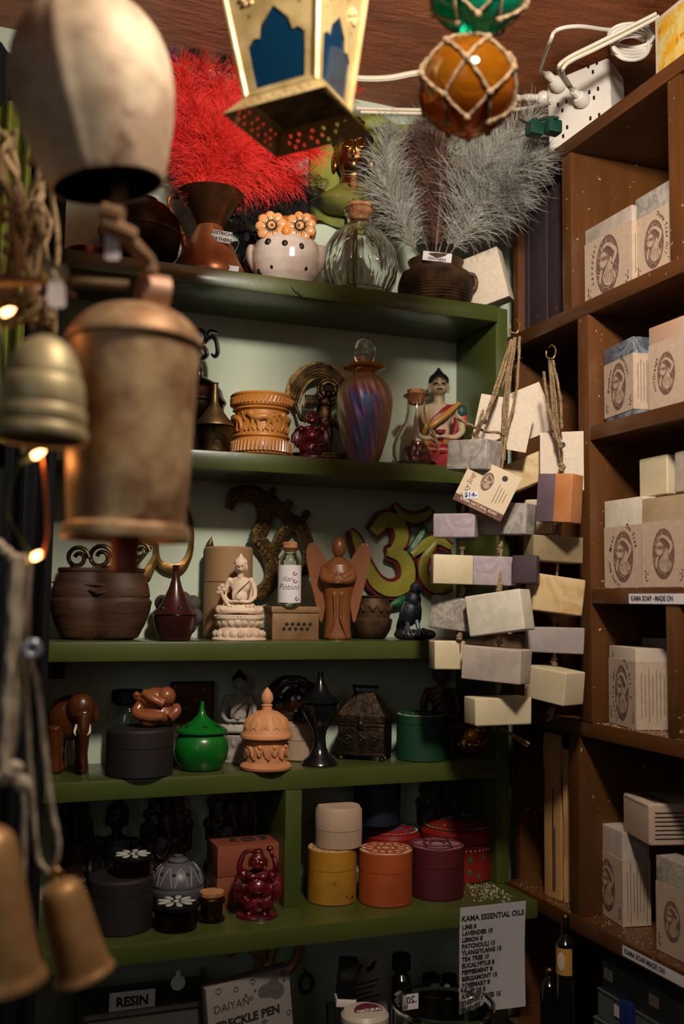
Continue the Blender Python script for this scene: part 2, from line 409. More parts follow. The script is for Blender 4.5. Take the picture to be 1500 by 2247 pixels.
def fig_lotus(t, w, h, m, petals=16):
    b = bm_new()
    lathe(b, [(.96*w, 0), (w, .04*h), (.98*w, .1*h), (.9*w, .14*h), (.86*w, .3*h), (.74*w, .46*h), (.72*w, .5*h), (.78*w, .6*h), (.86*w, .82*h), (.9*w, .86*h), (.9*w, .98*h), (.86*w, h)], 40, fn=lambda r, z, a: r*math.hypot(math.cos(a), .72*math.sin(a)))
    t.add('lotus_base', m, b)
    b = bm_new()
    for row, (z, rr, fl, dz) in enumerate(((.27*h, .9*w, 1, .15*h), (.68*h, .80*w, -1, .15*h))):
        for i in range(petals):
            a = TAU*(i+.5*row)/petals; c = (rr*math.cos(a), .72*rr*math.sin(a), z)
            ell(b, c, (w*.05, w*.15, dz), rotm(0, fl*-12, math.degrees(a)), 10, 8)
            c2 = ((rr+.05*w)*math.cos(a), .72*(rr+.05*w)*math.sin(a), z); ell(b, c2, (w*.03, w*.07, dz*.6), rotm(0, fl*-12, math.degrees(a)), 8, 6)
    for i in range(44):
        a = TAU*i/44; ell(b, (.9*w*math.cos(a), .65*w*math.sin(a), .95*h), (.035*w, .035*w, .035*w), None, 6, 5)
    t.add('lotus_petals', m, b)
def fig_hotei(t, H, m, vox=.012, raised=True, bowl_side=-1, base=None):
    def S(p): return (p[0]*H, p[1]*H, p[2]*H)
    def E(b, c, r, rot=None): ell(b, S(c), (r[0]*H, r[1]*H, r[2]*H), rot)
    b = bm_new()
    lathe(b, [(.30*H, 0), (.31*H, .02*H), (.30*H, .05*H)], 32, fn=lambda r, z, a: r*math.hypot(math.cos(a), .8*math.sin(a)))
    t.add('plinth', base or m, b)
    b = bm_new()
    E(b, (0, .02, .2), (.24, .17, .2)); E(b, (0, .03, .52), (.23, .14, .16)); E(b, (0, 0, .38), (.24, .17, .15))
    E(b, (0, -.09, .44), (.165, .13, .13)); E(b, (-.075, -.13, .59), (.085, .05, .05)); E(b, (.075, -.13, .59), (.085, .05, .05))
    E(b, (0, -.04, .81), (.115, .115, .12)); E(b, (0, -.08, .75), (.105, .08, .065))
    for s in (-1, 1):
        E(b, (s*.055, -.13, .785), (.035, .03, .03)); E(b, (s*.125, -.03, .77), (.02, .03, .075))
        E(b, (s*.27, .0, .42), (.085, .1, .2), rotm(0, s*6, 0)); E(b, (s*.21, 0, .58), (.09, .1, .09))
        tube(b, [S((s*.02, -.15, .84)), S((s*.055, -.155, .855)), S((s*.09, -.12, .835))], .010*H, 6)
        for k in range(3):
            tube(b, [S((s*.04, -.2+.02*k, .3-.05*k)), S((s*.14, -.15, .24-.04*k)), S((s*.2, -.06, .3))], .016*H, 6)
            tube(b, [S((s*(.24+.04*k), -.08, .5)), S((s*(.25+.04*k), -.1, .36)), S((s*(.22+.05*k), -.08, .2))], .013*H, 6)
        tube(b, [S((s*.1, -.12, .08)), S((s*.13, -.15, .04))], .04*H, 8, 0)
    E(b, (0, -.16, .80), (.025, .022, .02)); E(b, (0, -.145, .735), (.05, .02, .018))
    if raised:
        tube(b, [S((.2, 0, .58)), S((.28, -.06, .66)), S((.2, -.08, .78))], [.06*H, .05*H, .035*H], 8); E(b, (.19, -.09, .82), (.045, .035, .035))
        tube(b, [S((-.24, 0, .56)), S((-.34, -.06, .46)), S((-.36, -.1, .36))], [.06*H, .05*H, .04*H], 8); E(b, (-.36, -.11, .34), (.045, .04, .035))
    else:
        tube(b, [S((-.22, 0, .58)), S((-.27, -.05, .72)), S((-.2, -.02, .9)), S((-.08, -.02, .94))], [.06*H, .05*H, .035*H, .03*H], 8)
        tube(b, [S((.22, 0, .58)), S((.27, -.05, .72)), S((.22, -.02, .86))], [.06*H, .05*H, .035*H], 8)
        E(b, (0, -.03, .93), (.08, .08, .04)); E(b, (.17, -.03, .97), (.055, .05, .045)); E(b, (.2, -.06, .9), (.03, .03, .05))
    t.blob('figure', m, b, vox*H, it=1)
    b = bm_new(); E(b, (0, -.215, .42), (.012, .01, .012)); t.add('navel', m, b)
def feather(name, label, cat, group, pts, width, m, quill, dens=230, seed=0, droop=.35, view=Vector((-.36, -.93, -.1)), prof=None, start=.14, hair=8, spread=52):
    rs = np.random.RandomState(seed); P = smooth_path(pts, 12); n = len(P)
    t = T(name, label, cat, P[0], 0, group, sc=1)
    b = bm_new(); tube(b, [p-P[0] for p in P], [.0011, .0009, .0006, .0002], 6, 0); t.add('quill', quill, b)
    V = []; Fc = []
    def pt(u): x = u*(n-1); k = min(int(x), n-2); return P[k].lerp(P[k+1], x-k), (P[k+1]-P[k]).normalized()
    for s in (-1, 1):
        for i in range(dens):
            u = start+(1-start)*(i+rs.rand())/dens; p, tg = pt(min(u, .999)); sd = tg.cross(view).normalized()*s
            nn = sd.cross(tg)*s
            L = width*(prof(u) if prof else math.sin(min(1, (u-start+.06)*2.4)*PI/2)*(1-.45*u**3))*(.65+.45*rs.rand())
            a = R(spread+18*rs.randn()*.6-28*u); d = (sd*math.cos(R(90)-a)+tg*math.sin(R(90)-a)+nn*rs.randn()*.32+view*rs.randn()*.12).normalized()
            q = p.copy(); curl = Vector(rs.randn(3)*.12); hw = .0004; base = len(V); ns = 6
            for k in range(ns+1):
                wv = tg.cross(d).cross(d); wv = (tg-d*tg.dot(d)).normalized()*hw*(1-.7*k/ns)
                V.append((q-P[0]-wv)[:]); V.append((q-P[0]+wv)[:])
                if k and hair:
                    for _ in range(hair//4+1):
                        hd = (d*.7+Vector(rs.randn(3))*.55).normalized()*L*.11; q2 = q-P[0]; h0 = len(V)
                        V.extend([(q2+wv*.5)[:], (q2-wv*.5)[:], (q2+hd)[:]]); Fc.append((h0, h0+1, h0+2))
                d = (d+curl+Vector((0, 0, -droop*.22*(k+1)/ns))+tg*.05).normalized(); q = q+d*(L/ns)
            # strip faces need consecutive indices of the strip only
            idx = []; j = base
            for k in range(ns+1):
                idx.append(j); j += 2
                if k and hair: j += 3*(hair//4+1)
            for k in range(ns): Fc.append((idx[k], idx[k]+1, idx[k+1]+1, idx[k+1]))
    me = bpy.data.meshes.new('vane'); me.from_pydata(V, [], Fc); me.materials.append(M[m] if isinstance(m, str) else m)
    o = bpy.data.objects.new('vane', me); C.objects.link(o); o.parent = t.o
    return t
def label_card(t, name, x, y, z, w, h, lines, size, rot=0, ink='ink', paper='white', bold=.02, shear=0, parent=None, th=.5, gap=1.25, align='CENTER', dx=0):
    """flat card facing -y (local), with lettering just proud of it"""
    b = bm_new(); m_ = Matrix.Translation((x, y, z)) @ Matrix.Rotation(-R(rot), 4, 'Y')
    box(b, -w/2, w/2, 0, th, -h/2, h/2, 0, m_); c = t.add(name, paper, b, parent)
    if lines:
        b = bm_new(); n = len(lines)
        for i, s in enumerate(lines):
            text(b, s, size, dx, -.08, (n-1)/2*size*gap-i*size*gap, 0, bold, shear, 1, align, mtx=m_)
        t.add('lettering', ink, b, c if not parent else parent, smooth=False)
    return c

# ================================================ top shelf
M['redf'] = mat('scarlet plume barbs', 'e8362a', .7, col2='cf201c', nscale=30)
M['blackf'] = mat('black plume barbs', '120e0d', .8)
M['purplef'] = mat('purple plume barbs', '2c1a66', .8)
M['greyf'] = mat('pale grey plume barbs', '9c9b94', .8, col2='86827a', nscale=40)
M['brownf'] = mat('brown plume barbs', '6a4638', .8, col2='3a241c', nscale=40)
M['quilld'] = mat('grey brown quill', '6e6254', .5); M['quill'] = mat('pale quill', 'b8a58a', .5)
M['quillr'] = mat('dark red quill', '6c1212', .5)

# copper jug
t = shelfT('copper_jug', 'copper jug with twisted handle holding the red ostrich feathers', 'jug', 457, 1.178, z1)
jr = 2
b = bm_new()
lathe(b, [(70, 0), (79, 4), (82, 14), (78, 28), (66, 50), (54, 75), (42, 100), (30, 122), (28, 126)], 48); t.add('body', 'copper', b)
b = bm_new(); lathe(b, [(28, 125), (30, 128), (46, 155), (66, 186), (76, 197), (74, 199), (62, 186), (42, 155), (26, 130)], 48, cap=False); t.add('neck', 'copperdark', b)
b = bm_new(); tube(b, [(-70, 0, 193), (-88, 0, 194), (-92, 0, 180), (-84, 0, 155), (-72, 0, 128)], 5, 10); t.add('handle', 'copper', b)
b = bm_new(); tube(b, [(-72, 0, 130), (-58, -8, 102), (-52, -14, 72), (-60, -14, 50)], [6, 6, 6, 3], 12, 12, twist=.32); t.add('twisted_handle', 'copper', b)
b = bm_new()
for i in range(60):
    a = TAU*i/60
    for k, (r, z) in enumerate(((62.5, 56), (60, 63))): ell(b, (r*math.cos(a), r*math.sin(a), z), (1.1, 1.1, 1.1), None, 6, 4)
t.add('punched_dots', 'copper', b)
label_card(t, 'price_label', 32, -47, 88, 44, 25, ['OSTRICH', 'FEATHERS'], 10.5, rot=-10, ink='ink', bold=.03, th=.6)
label_card(t, 'price_label', 60, -62, 12, 25, 13, [], 5, rot=-8)
mouth = Vector(t.o.location) + Vector((0, 0, 190*t.s))
# red plumes fanning out of the jug
reds = [(395, 150, 0), (440, 140, 1), (480, 185, 0), (530, 150, 1), (370, 215, 0), (560, 220, -1), (640, 250, 0), (690, 330, -1), (610, 330, 0), (575, 290, -1.2), (640, 395, 0), (430, 250, -1), (500, 260, -1.2), (375, 290, -.6), (780, 195, 1), (470, 300, -1.6), (690, 290, 1), (520, 345, -1.7)]
for i, (px, py, k) in enumerate(reds):
    tip = onY(px, py, 1.178+.018*k); m0 = mouth+Vector((random.uniform(-.018, .018), random.uniform(-.012, .012), -.03))
    mid = m0.lerp(tip, .55)+Vector((0, 0, .028)); feather('ostrich_feather', 'fluffy scarlet ostrich feather standing in the copper jug' if i != 14 else 'scarlet feather whose tip shows right of the lantern', 'feather', 'scarlet ostrich feathers in the copper jug', [m0, m0+Vector((0, 0, .045)), mid, tip], (.055 if i != 14 else .03), 'redf', 'quillr', 330, i, droop=.5)
for i, (px, py, m, n_) in enumerate([(420, 65, 'blackf', 'left'), (500, 60, 'blackf', 'right')]):
    tip = onY(px, py, 1.20); m0 = mouth+Vector((0, .012, -.03)); feather('ostrich_feather', 'black ostrich feather rising behind the red plumes, %s one of two' % n_, 'feather', 'black ostrich feathers', [m0, m0+Vector((0, .01, .06)), m0.lerp(tip, .6)+Vector((0, 0, .02)), tip], .035, m, 'black', 240, 50+i, droop=.6)
tip = onY(375, 118, 1.205); m0 = mouth+Vector((-.01, .012, -.03)); feather('ostrich_feather', 'purple ostrich feather peeking out at the left of the red plumes', 'feather', None, [m0, m0+Vector((0, .01, .06)), m0.lerp(tip, .6)+Vector((0, 0, .02)), tip], .03, 'purplef', 'black', 200, 60, droop=.5)
m0 = mouth+Vector((.015, .01, -.02)); feather('ostrich_feather', 'black ostrich feather drooping behind the owl burner', 'feather', None, [m0, m0+Vector((.05, .01, .03)), onY(620, 400, 1.2), onY(672, 430, 1.2)], .055, 'blackf', 'black', 420, 61, droop=.9)
m0 = mouth+Vector((.012, .016, -.02)); feather('ostrich_feather', 'second black ostrich feather hanging low between the black jug and the owl', 'feather', None, [m0, m0+Vector((.04, .01, .02)), onY(590, 430, 1.215), onY(612, 470, 1.215)], .055, 'blackf', 'black', 420, 62, droop=1.1)

# owl burner
M['owlw'] = mat('glossy pinkish white glaze', 'c9bcb0', .12, col2='a98f82', nscale=22, coat=1, contrast=(.4, .75))
M['owlo'] = mat('glossy orange brown glaze', 'b5713f', .12, col2='8d4c26', nscale=30, coat=1)
M['petal'] = mat('peach petal glaze', 'e0a268', .15, coat=1, col2='c98650', nscale=60)
M['beak'] = mat('orange beak glaze', 'd8843a', .1, coat=1)
t = shelfT('owl_incense_burner', 'glazed ceramic owl incense burner with flower eyes and round holes', 'incense burner', 627, 1.158, z1)
b = bm_new(); lathe(b, [(48, 0), (54, 3), (68, 22), (77, 48), (78, 72), (70, 94), (56, 108), (40, 112)], 40, fn=lambda r, z, a: r*math.hypot(math.cos(a), .86*math.sin(a)))
for s in (-1, 1): ell(b, (s*72, -4, 62), (15, 20, 34), rotm(0, s*14, 0))
t.blob('body', 'owlw', b, 2.6)
b = bm_new(); ell(b, (0, 2, 124), (66, 48, 36)); ell(b, (-40, 0, 148), (28, 22, 16), rotm(0, 20, 0)); ell(b, (40, 0, 148), (28, 22, 16), rotm(0, -20, 0)); t.blob('head', 'owlo', b, 2.6)
for s in (-1, 1):
    for k in range(9):
        a = TAU*k/9+.3; b = bm_new(); ell(b, (s*31+21*math.cos(a), -44, 121+21*math.sin(a)), (14, 5, 11.5), rotm(0, -math.degrees(a), 0), 12, 8); t.add('petal', 'petal', b)
    b = bm_new(); ell(b, (s*31, -45, 123), (13, 4.5, 13)); t.add('eye_ring', 'ink', b)
    b = bm_new()
    for k in range(22):
        a = TAU*k/22; tube(b, [(s*31+9*math.cos(a), -47, 123+9*math.sin(a)), (s*31+22*math.cos(a), -48.4, 123+22*math.sin(a))], [1.8, .5], 4, 0)
    t.add('eyelashes', 'ink', b)
    b = bm_new(); ell(b, (s*31, -46, 123), (9.5, 6, 9.5)); e = t.add('eye', 'petal', b)
    b = bm_new(); ell(b, (s*31-s*2, -51, 122), (3.6, 3, 3.6)); t.add('pupil', 'inkbrown', b, e)
b = bm_new(); ell(b, (2, -52, 108), (10, 9, 14)); t.add('beak', 'beak', b)
for x, z in ((-36, 82), (0, 76), (34, 72), (-54, 24), (-26, 30), (14, 34), (42, 30)):
    yy = -.86*math.sqrt(max(1, (78 if z > 40 else 69)**2-x*x)); b = bm_new(); ell(b, (x, yy+4, z), (7.2, 6, 8.4)); t.add('hole', 'black', b, label='small round vent hole')

# ribbed bottle
def rib(n, amt): return lambda r, z, a: r*(1+amt*abs(math.sin(n*a/2)) - amt/2) if r > 30 else r
t = shelfT('ribbed_glass_bottle', 'round ribbed clear glass bottle with a cork on the top shelf', 'bottle', 787, 1.160, z1)
b = bm_new(); lathe(b, [(0, 3), (50, 0), (66, 8), (80, 38), (84, 70), (78, 105), (58, 138), (36, 156), (27, 166), (26, 184), (34, 190), (36, 197), (32, 201), (23, 199), (22, 166), (33, 152), (54, 134), (74, 102), (80, 70), (76, 38), (62, 11), (46, 5), (0, 6)], 88, fn=rib(22, .06), cap=False); t.add('bottle', 'glass', b)
t.lathe('cork', 'cork', [(20, 172), (22, 176), (27, 204), (28, 206), (26, 209), (0, 210)])
# bronze pot with feathers
t = shelfT('bronze_pot', 'dark ribbed bronze pot holding the grey and brown feathers', 'pot', 955, 1.170, z1)
b = bm_new(); pr = [(58, 0), (66, 4)] + [(70+12*math.sin(PI*z/80)+(1.6 if i % 2 else -1.2), z+4) for i, z in enumerate(range(4, 74, 3))] + [(64, 82), (56, 92), (60, 102), (62, 106), (56, 106), (50, 92), (46, 60), (0, 50)]
lathe(b, pr, 48); t.add('body', 'pot', b)
b = bm_new(); tube(b, [(60, -8, 78), (82, -8, 76), (88, -8, 55), (76, -8, 36)], 5, 8); t.add('handle', 'pot', b)
label_card(t, 'price_label', -2, -58, 99, 62, 20, ['OSTRICH', 'FEATHERS'], 8.5, rot=-6, bold=.03, th=.6)
pm = Vector(t.o.location)+Vector((0, 0, 95*t.s)); sc_ = t.s
gp = [('pale grey ostrich feather on the left of the bronze pot', [(915, 560), (880, 480), (848, 400), (852, 285)], 'greyf', .042, 1.160, 'grey'),
      ('pale grey ostrich feather arching far right out of the bronze pot', [(975, 560), (1020, 440), (1070, 360), (1165, 262)], 'greyf', .050, 1.160, 'grey'),
      ('pale grey ostrich feather standing behind the left plume', [(940, 560), (915, 430), (905, 340), (935, 265)], 'greyf', .040, 1.19, 'grey'),
      ('warm grey ostrich feather curling down at the right of the bronze pot', [(985, 560), (1045, 480), (1095, 420), (1120, 400)], 'greyf', .045, 1.168, 'grey'),
      ('pale grey ostrich feather spreading low on the far right side', [(985, 560), (1050, 470), (1110, 400), (1165, 350)], 'greyf', .050, 1.15, 'grey'),
      ('pale grey ostrich feather rising under the glass float', [(965, 560), (1000, 430), (1030, 350), (1080, 270)], 'greyf', .045, 1.18, 'grey'),
      ('brown ostrich feather in the middle of the bronze pot', [(955, 560), (965, 440), (965, 360), (950, 300)], 'brownf', .045, 1.152, 'brown'),
      ('dark brown ostrich feather low in the bronze pot', [(960, 560), (985, 480), (1005, 430), (1035, 400)], 'blackf', .042, 1.158, 'brown'),
      ('rusty brown ostrich feather upper middle behind the glass float', [(950, 560), (945, 450), (930, 370), (905, 320)], 'brownf', .035, 1.175, 'brown')]
def px_far(pts): return pts[-1][0] > 1100
for i, (lb, pts, m, wd, yy, _) in enumerate(gp):
    feather('ostrich_feather', lb, 'feather', None, [onY(px, py, yy-(k_/3*.11 if px_far(pts) else 0)) for k_, (px, py) in enumerate(pts)], wd*1.5, m, 'quilld', 360, 80+i, droop=.35 if i != 3 else .9, hair=4, spread=48, start=.06)

# round dark vessel and small bowl at the back left
t = shelfT('dark_round_vessel', 'dark bronze round vessel at the left end of the top shelf', 'vessel', 305, 1.178, z1)
t.lathe('body', mat('very dark bronze', '38241a', .4, .8, col2='20140e', nscale=22), [(30, 0), (50, 6), (82, 45), (90, 90), (84, 122), (60, 150), (34, 160), (36, 168), (30, 168), (28, 158), (0, 150)], seg=48)
b = bm_new(); lathe(b, [(90.5, 86), (92, 89), (90.5, 92)], 48, cap=False); t.add('rim_line', 'brassdark', b)
t = shelfT('small_dark_bowl', 'small dark metal bowl lying behind the price tag on the top shelf', 'bowl', 188, 1.185, z1)
t.lathe('bowl', 'copperdark', [(24, 0), (40, 4), (46, 26), (44, 40), (40, 40), (40, 26), (0, 10)])
b = bm_new(); tube(b, [(-44, -2, 34), (-62, -2, 34), (-66, -2, 18), (-46, -2, 12)], 4, 8); t.add('handle', 'copperdark', b)
t = shelfT('black_jug', 'black metal jug with a loop handle between copper jug and owl', 'jug', 544, 1.214, z1)
t.lathe('body', 'blackgloss', [(34, 0), (40, 8), (44, 50), (36, 90), (24, 118), (30, 140), (26, 140), (18, 116), (0, 100)])
b = bm_new(); tube(b, [(-24, -14, 130), (-30, -22, 138), (4, -40, 136), (22, -40, 110), (16, -36, 70)], 3.4, 8); t.add('handle', 'blackgloss', b)

# gilded head against green cloth
M['lime'] = mat('crumpled lime green cloth', '8a8a2c', .7, col2='5c6420', nscale=12, bump=.3, bscale=40)
t = T('green_cloth', 'crumpled lime green cloth pinned on the wall behind the gilded head', 'cloth', onY(790, 400, YB-.004), 0, sc=depth(onY(790, 400, YB))/F)
b = bm_new(); nx, nz = 46, 46; vs = []
for j in range(nz+1):
    for i in range(nx+1):
        x = -120+i*6.0; z = -110+j*5.7+ (6*math.sin(i*.3)); d = 7+6*math.sin(i*.55+j*.12)+4*mnoise.noise(Vector((x*.03, z*.03, 3)))
        vs.append(b.verts.new((x, -abs(d), z)))
for j in range(nz):
    for i in range(nx): k = j*(nx+1)+i; b.faces.new((vs[k], vs[k+1], vs[k+nx+2], vs[k+nx+1]))
t.add('cloth', 'lime', b)
M['goldface'] = mat('gilded bronze face', 'a5763c', .28, 1, col2='7a4f24', nscale=15)
t = shelfT('gilded_buddha_head', 'gilded deity head with dark curls and an ornate olive collar on the top shelf', 'statue', 772, 1.208, z1+.036); 
b = bm_new(); ell(b, (0, 0, 285), (40, 34, 54)); ell(b, (0, -14, 258), (26, 20, 24)); tube(b, [(0, 4, 250), (0, 6, 190)], [26, 34], 14, 0)
tube(b, [(0, -34, 305), (0, -43, 278), (0, -38, 272)], [3, 6, 6], 8, 2); ell(b, (0, -34, 256), (11, 6, 3.5)); ell(b, (0, -32, 250), (9, 7, 4))
for s in (-1, 1):
    ell(b, (s*16, -33, 292), (10, 4, 3.4)); tube(b, [(s*4, -35, 306), (s*17, -36, 311), (s*31, -26, 303)], 2.2, 6); ell(b, (s*41, 2, 275), (6, 9, 26))
t.blob('face', 'goldface', b, 2.2)
b = bm_new(); ell(b, (0, 10, 312), (43, 36, 40)); ell(b, (0, 8, 355), (22, 20, 20))
for i in range(90):
    a = random.uniform(0, TAU); ph = random.uniform(.15, 1.3); ell(b, (43*math.cos(a)*math.cos(ph), 10+36*math.sin(a)*math.cos(ph), 312+40*math.sin(ph)), (6, 6, 6), None, 8, 6)
for i in range(24):
    a = random.uniform(0, TAU); ph = random.uniform(0, 1.4); ell(b, (22*math.cos(a)*math.cos(ph), 8+20*math.sin(a)*math.cos(ph), 355+20*math.sin(ph)), (6, 6, 6), None, 8, 6)
t.add('curled_hair', 'blackgloss', b)
M['olive'] = mat('olive green painted relief', '75702c', .6, col2='4e4a1c', nscale=30, bump=.2)
b = bm_new(); lathe(b, [(40, 214), (48, 206), (78, 190), (88, 176), (80, 168), (60, 160), (14, 152), (12, -60)], 40, fn=lambda r, z, a: r*math.hypot(math.cos(a), (.42 if z > 155 else .25)*math.sin(a)))
t.add('collar', 'olive', b)
b = bm_new()
for k in range(-5, 6):
    x = k*15.5; z = 168+ .010*x*x*1.0; y = -34+.004*x*x
    tube(b, [(x+7*math.cos(q*.6)*(1-q/14), y-4, z+7*math.sin(q*.6)*(1-q/14)) for q in range(12)], 2, 5, 2)
for s in (-1, 1):
    lathe_b = bm_new(); tube(b, [(s*66+11*math.cos(TAU*q/12), -24, 212+11*math.sin(TAU*q/12)) for q in range(12)], 2.4, 5, 2, closed=True); ell(b, (s*66, -22, 212), (8, 3, 8)); lathe_b.free()
t.add('collar_scrolls', 'olive', b)

# white carton at the right end
t = shelfT('white_carton', 'plain off-white carton leaning at the right end of the top shelf', 'box', 1078, 1.148, z1, rot=-48)
b = bm_new(); box(b, -48, 48, -20, 20, 0, 118, 1.5, Matrix.Rotation(R(-14), 4, 'Y')); bmesh.ops.translate(b, vec=(0, 0, 12.5), verts=b.verts); t.add('carton', 'paper', b)

# ================================================ second shelf
t = shelfT('om_finial_burner', 'dark metal incense burner topped with an om symbol, half hidden by the copper bell', 'incense burner', 432, 1.19, z2)
M['gun'] = mat('brown gunmetal', '5b4640', .25, 1)
t.lathe('bowl', 'gun', [(28, 0), (34, 6), (26, 14), (22, 40), (40, 70), (56, 100), (58, 118)], seg=40)
t.lathe('lid', 'gun', [(60, 118), (62, 122), (60, 128), (56, 132), (52, 148), (38, 166), (18, 178), (8, 182), (6, 190), (8, 196), (4, 204), (4, 222)], seg=40)
b = bm_new()
ribbon(b, [(-22, 262), (-14, 280), (4, 284), (14, 270), (6, 254), (-4, 250), (10, 246), (16, 230), (2, 220), (-14, 224)], [8, 10, 9, 8, 6, 9, 10, 9, 6], -4, 4, 5, 2)
ribbon(b, [(10, 256), (24, 270), (36, 262), (40, 236), (34, 226), (26, 232)], [7, 9, 10, 8, 4], -4, 4, 5, 2); ribbon(b, [(16, 272), (22, 284), (40, 280)], [6, 8, 4], -4, 4, 4, 2)
t.add('om_symbol', 'blackgloss', b)
t = shelfT('brass_cone_burner', 'small tarnished brass incense burner with a tall chimney and cross-shaped vent', 'incense burner', 468, 1.148, z2)
t.lathe('bowl', 'brassdark', [(34, 0), (37, 3), (38, 30), (42, 50), (45, 56), (40, 60)])
M['oldbrass'] = mat('dusty old brass', '9a8058', .45, .9, col2='5a452c', nscale=30, bump=.2)
t.lathe('lid', 'oldbrass', [(44, 60), (43, 66), (30, 80), (20, 94), (11, 108), (8, 118), (7, 154), (9, 157), (4, 157), (4, 130)])
b = bm_new(); box(b, -6, 6, -32, -24, 72, 76); box(b, -2, 2, -32, -24, 68, 80); t.add('cross_vent', 'black', b)

M['sandal'] = mat('honey carved wood', 'b97a35', .42, col2='98602a', nscale=14, stretch=(1, 1, 3), bump=.15, coat=.15)
t = shelfT('carved_wooden_pot', 'round honey-coloured wooden pot carved with a lion frieze', 'pot', 571, 1.158, z2)
t.lathe('body', 'sandal', [(60, 0), (64, 3), (66, 10), (63, 34), (60, 38), (64, 42), (63, 46), (57, 50), (57, 98), (63, 102), (60, 106), (65, 110), (66, 128), (69, 133), (66, 137), (58, 135), (52, 120), (50, 60), (0, 50)], seg=48)
b = bm_new()
for i in range(46):
    a = TAU*i/46; c, s_ = math.cos(a), math.sin(a); a2 = a+.09
    tube(b, [(66*c, 66*s_, 113), (67*math.cos(a2), 67*math.sin(a2), 128)], [2.6, 2], 5, 0)
    tube(b, [(66*c, 66*s_, 8), (65.5*math.cos(a+.03), 65.5*math.sin(a+.03), 32)], [4, 1.6], 6, 0)
t.add('flutes', 'sandal', b)
b = bm_new()
def wrapc(x, z, r=59): a = -PI/2 + x/58; return (r*math.cos(a), r*math.sin(a), z)
for o_ in (-75, 0, 75, 150, 225):
    def W(x, z, r=59): return wrapc(x+o_, z, r)
    tube(b, [W(-18, 84), W(-4, 80), W(14, 82), W(26, 78)], [7, 9, 8, 6], 8); ell(b, W(-18, 88), (9, 6, 8))
    for x0, x1 in ((-14, -20), (-6, -2), (20, 14), (26, 32)): tube(b, [W(x0, 78), W((x0+x1)/2+3, 66), W(x1, 56)], [5, 4, 3], 7)
    tube(b, [W(28, 80), W(36, 88), W(34, 96)], 2, 5); tube(b, [W(-26, 90), W(-34, 84), W(-32, 74)], 2.2, 5)
    for k in range(7): tube(b, [W(-30+k*10, 52), W(-32+k*10, 62)], [3, .8], 5, 0)
t.blob('lion_frieze', 'sandal', b, 1.7, it=1)

# dancing figure in an arch
t = shelfT('dancing_deity_figure', 'antique brass dancing deity under a ribbed arch behind the red figurine', 'figurine', 700, 1.212, z2)
def arc(cx, cz, r, a0, a1, n=9): return [(cx+r*math.cos(R(a0+(a1-a0)*i/(n-1))), cz+r*math.sin(R(a0+(a1-a0)*i/(n-1)))) for i in range(n)]
b = bm_new(); ribbon(b, [(-54, 132), (-58, 160), (-50, 190), (-28, 212), (2, 220), (32, 208), (52, 180), (60, 145), (62, 120)], [12, 36, 42, 40, 36, 34, 32, 28, 24], 3, 9, 6)
t.add('arch', 'brassdark', b)
for o_ in (-13, -7, 0, 7, 13):
    b = bm_new(); tube(b, [(-54, 1, 134), (-57-o_*.7, 1, 160+o_*.2), (-48-o_*.6, 1, 188+o_*.5), (-27-o_*.4, 1, 210+o_*.8), (2, 1, 218+o_), (31+o_*.4, 1, 206+o_*.8), (51+o_*.7, 1, 180+o_*.4), (59+o_*.6, 1, 145)], 2, 6); t.add('arch_ridge', 'brassdark', b)
b = bm_new()
tube(b, [(18+15*math.cos(TAU*q/12), -1, 176+15*math.sin(TAU*q/12)) for q in range(12)], 6, 8, 3, closed=True)
tube(b, [(18+23*math.cos(TAU*q/12), 2, 176+23*math.sin(TAU*q/12)) for q in range(12)], 3, 8, 3, closed=True); t.add('halo', 'brassdark', b)
b = bm_new()
ell(b, (8, -2, 118), (18, 11, 26)); ell(b, (8, -4, 145), (15, 10, 12)); ell(b, (18, -6, 162), (9, 9, 11)); ell(b, (10, -4, 96), (17, 11, 14))
tube(b, [(-2, -4, 112), (-26, -6, 106), (-42, -4, 108), (-50, -2, 128), (-58, -2, 140)], [7, 6, 5, 4, 5], 8)
tube(b, [(20, -6, 138), (36, -10, 144), (46, -10, 132)], [6, 6, 5], 8); tube(b, [(24, -2, 104), (38, -4, 92), (50, -2, 74), (54, -2, 66)], [6, 5, 4, 4], 8)
tube(b, [(-2, -4, 140), (-20, -8, 146), (-30, -6, 138)], [6, 5, 4], 8)
tube(b, [(2, -2, 96), (-4, -4, 72), (2, -2, 40), (4, -2, 20)], [11, 9, 7, 6], 9); tube(b, [(18, -2, 96), (22, -4, 66), (20, -2, 36), (22, -2, 20)], [10, 8, 6, 6], 9); ell(b, (13, 0, 20), (20, 12, 8))
t.blob('figure', 'brassdark', b, 1.8)
b = bm_new()
for k in range(6): tube(b, [(-32+k*5, -9, 160), (-31+k*5, -12, 146), (-33+k*5, -9, 130)], 2.3, 6)
t.add('drapery', 'brassdark', b)
b = bm_new()
for k, (z, hw) in enumerate(((0, 78), (7, 76), (14, 72), (21, 74), (27, 68))): box(b, -hw+8, hw, -16+k, 16-k, z, z+5.6, 1.5)
t.add('plinth', 'brassdark', b)

t = shelfT('red_laughing_buddha', 'red resin laughing Buddha with one hand by its ear, in front of the brass dancer', 'figurine', 682, 1.143, z2)
fig_hotei(t, 112, 'redresin', raised=True)

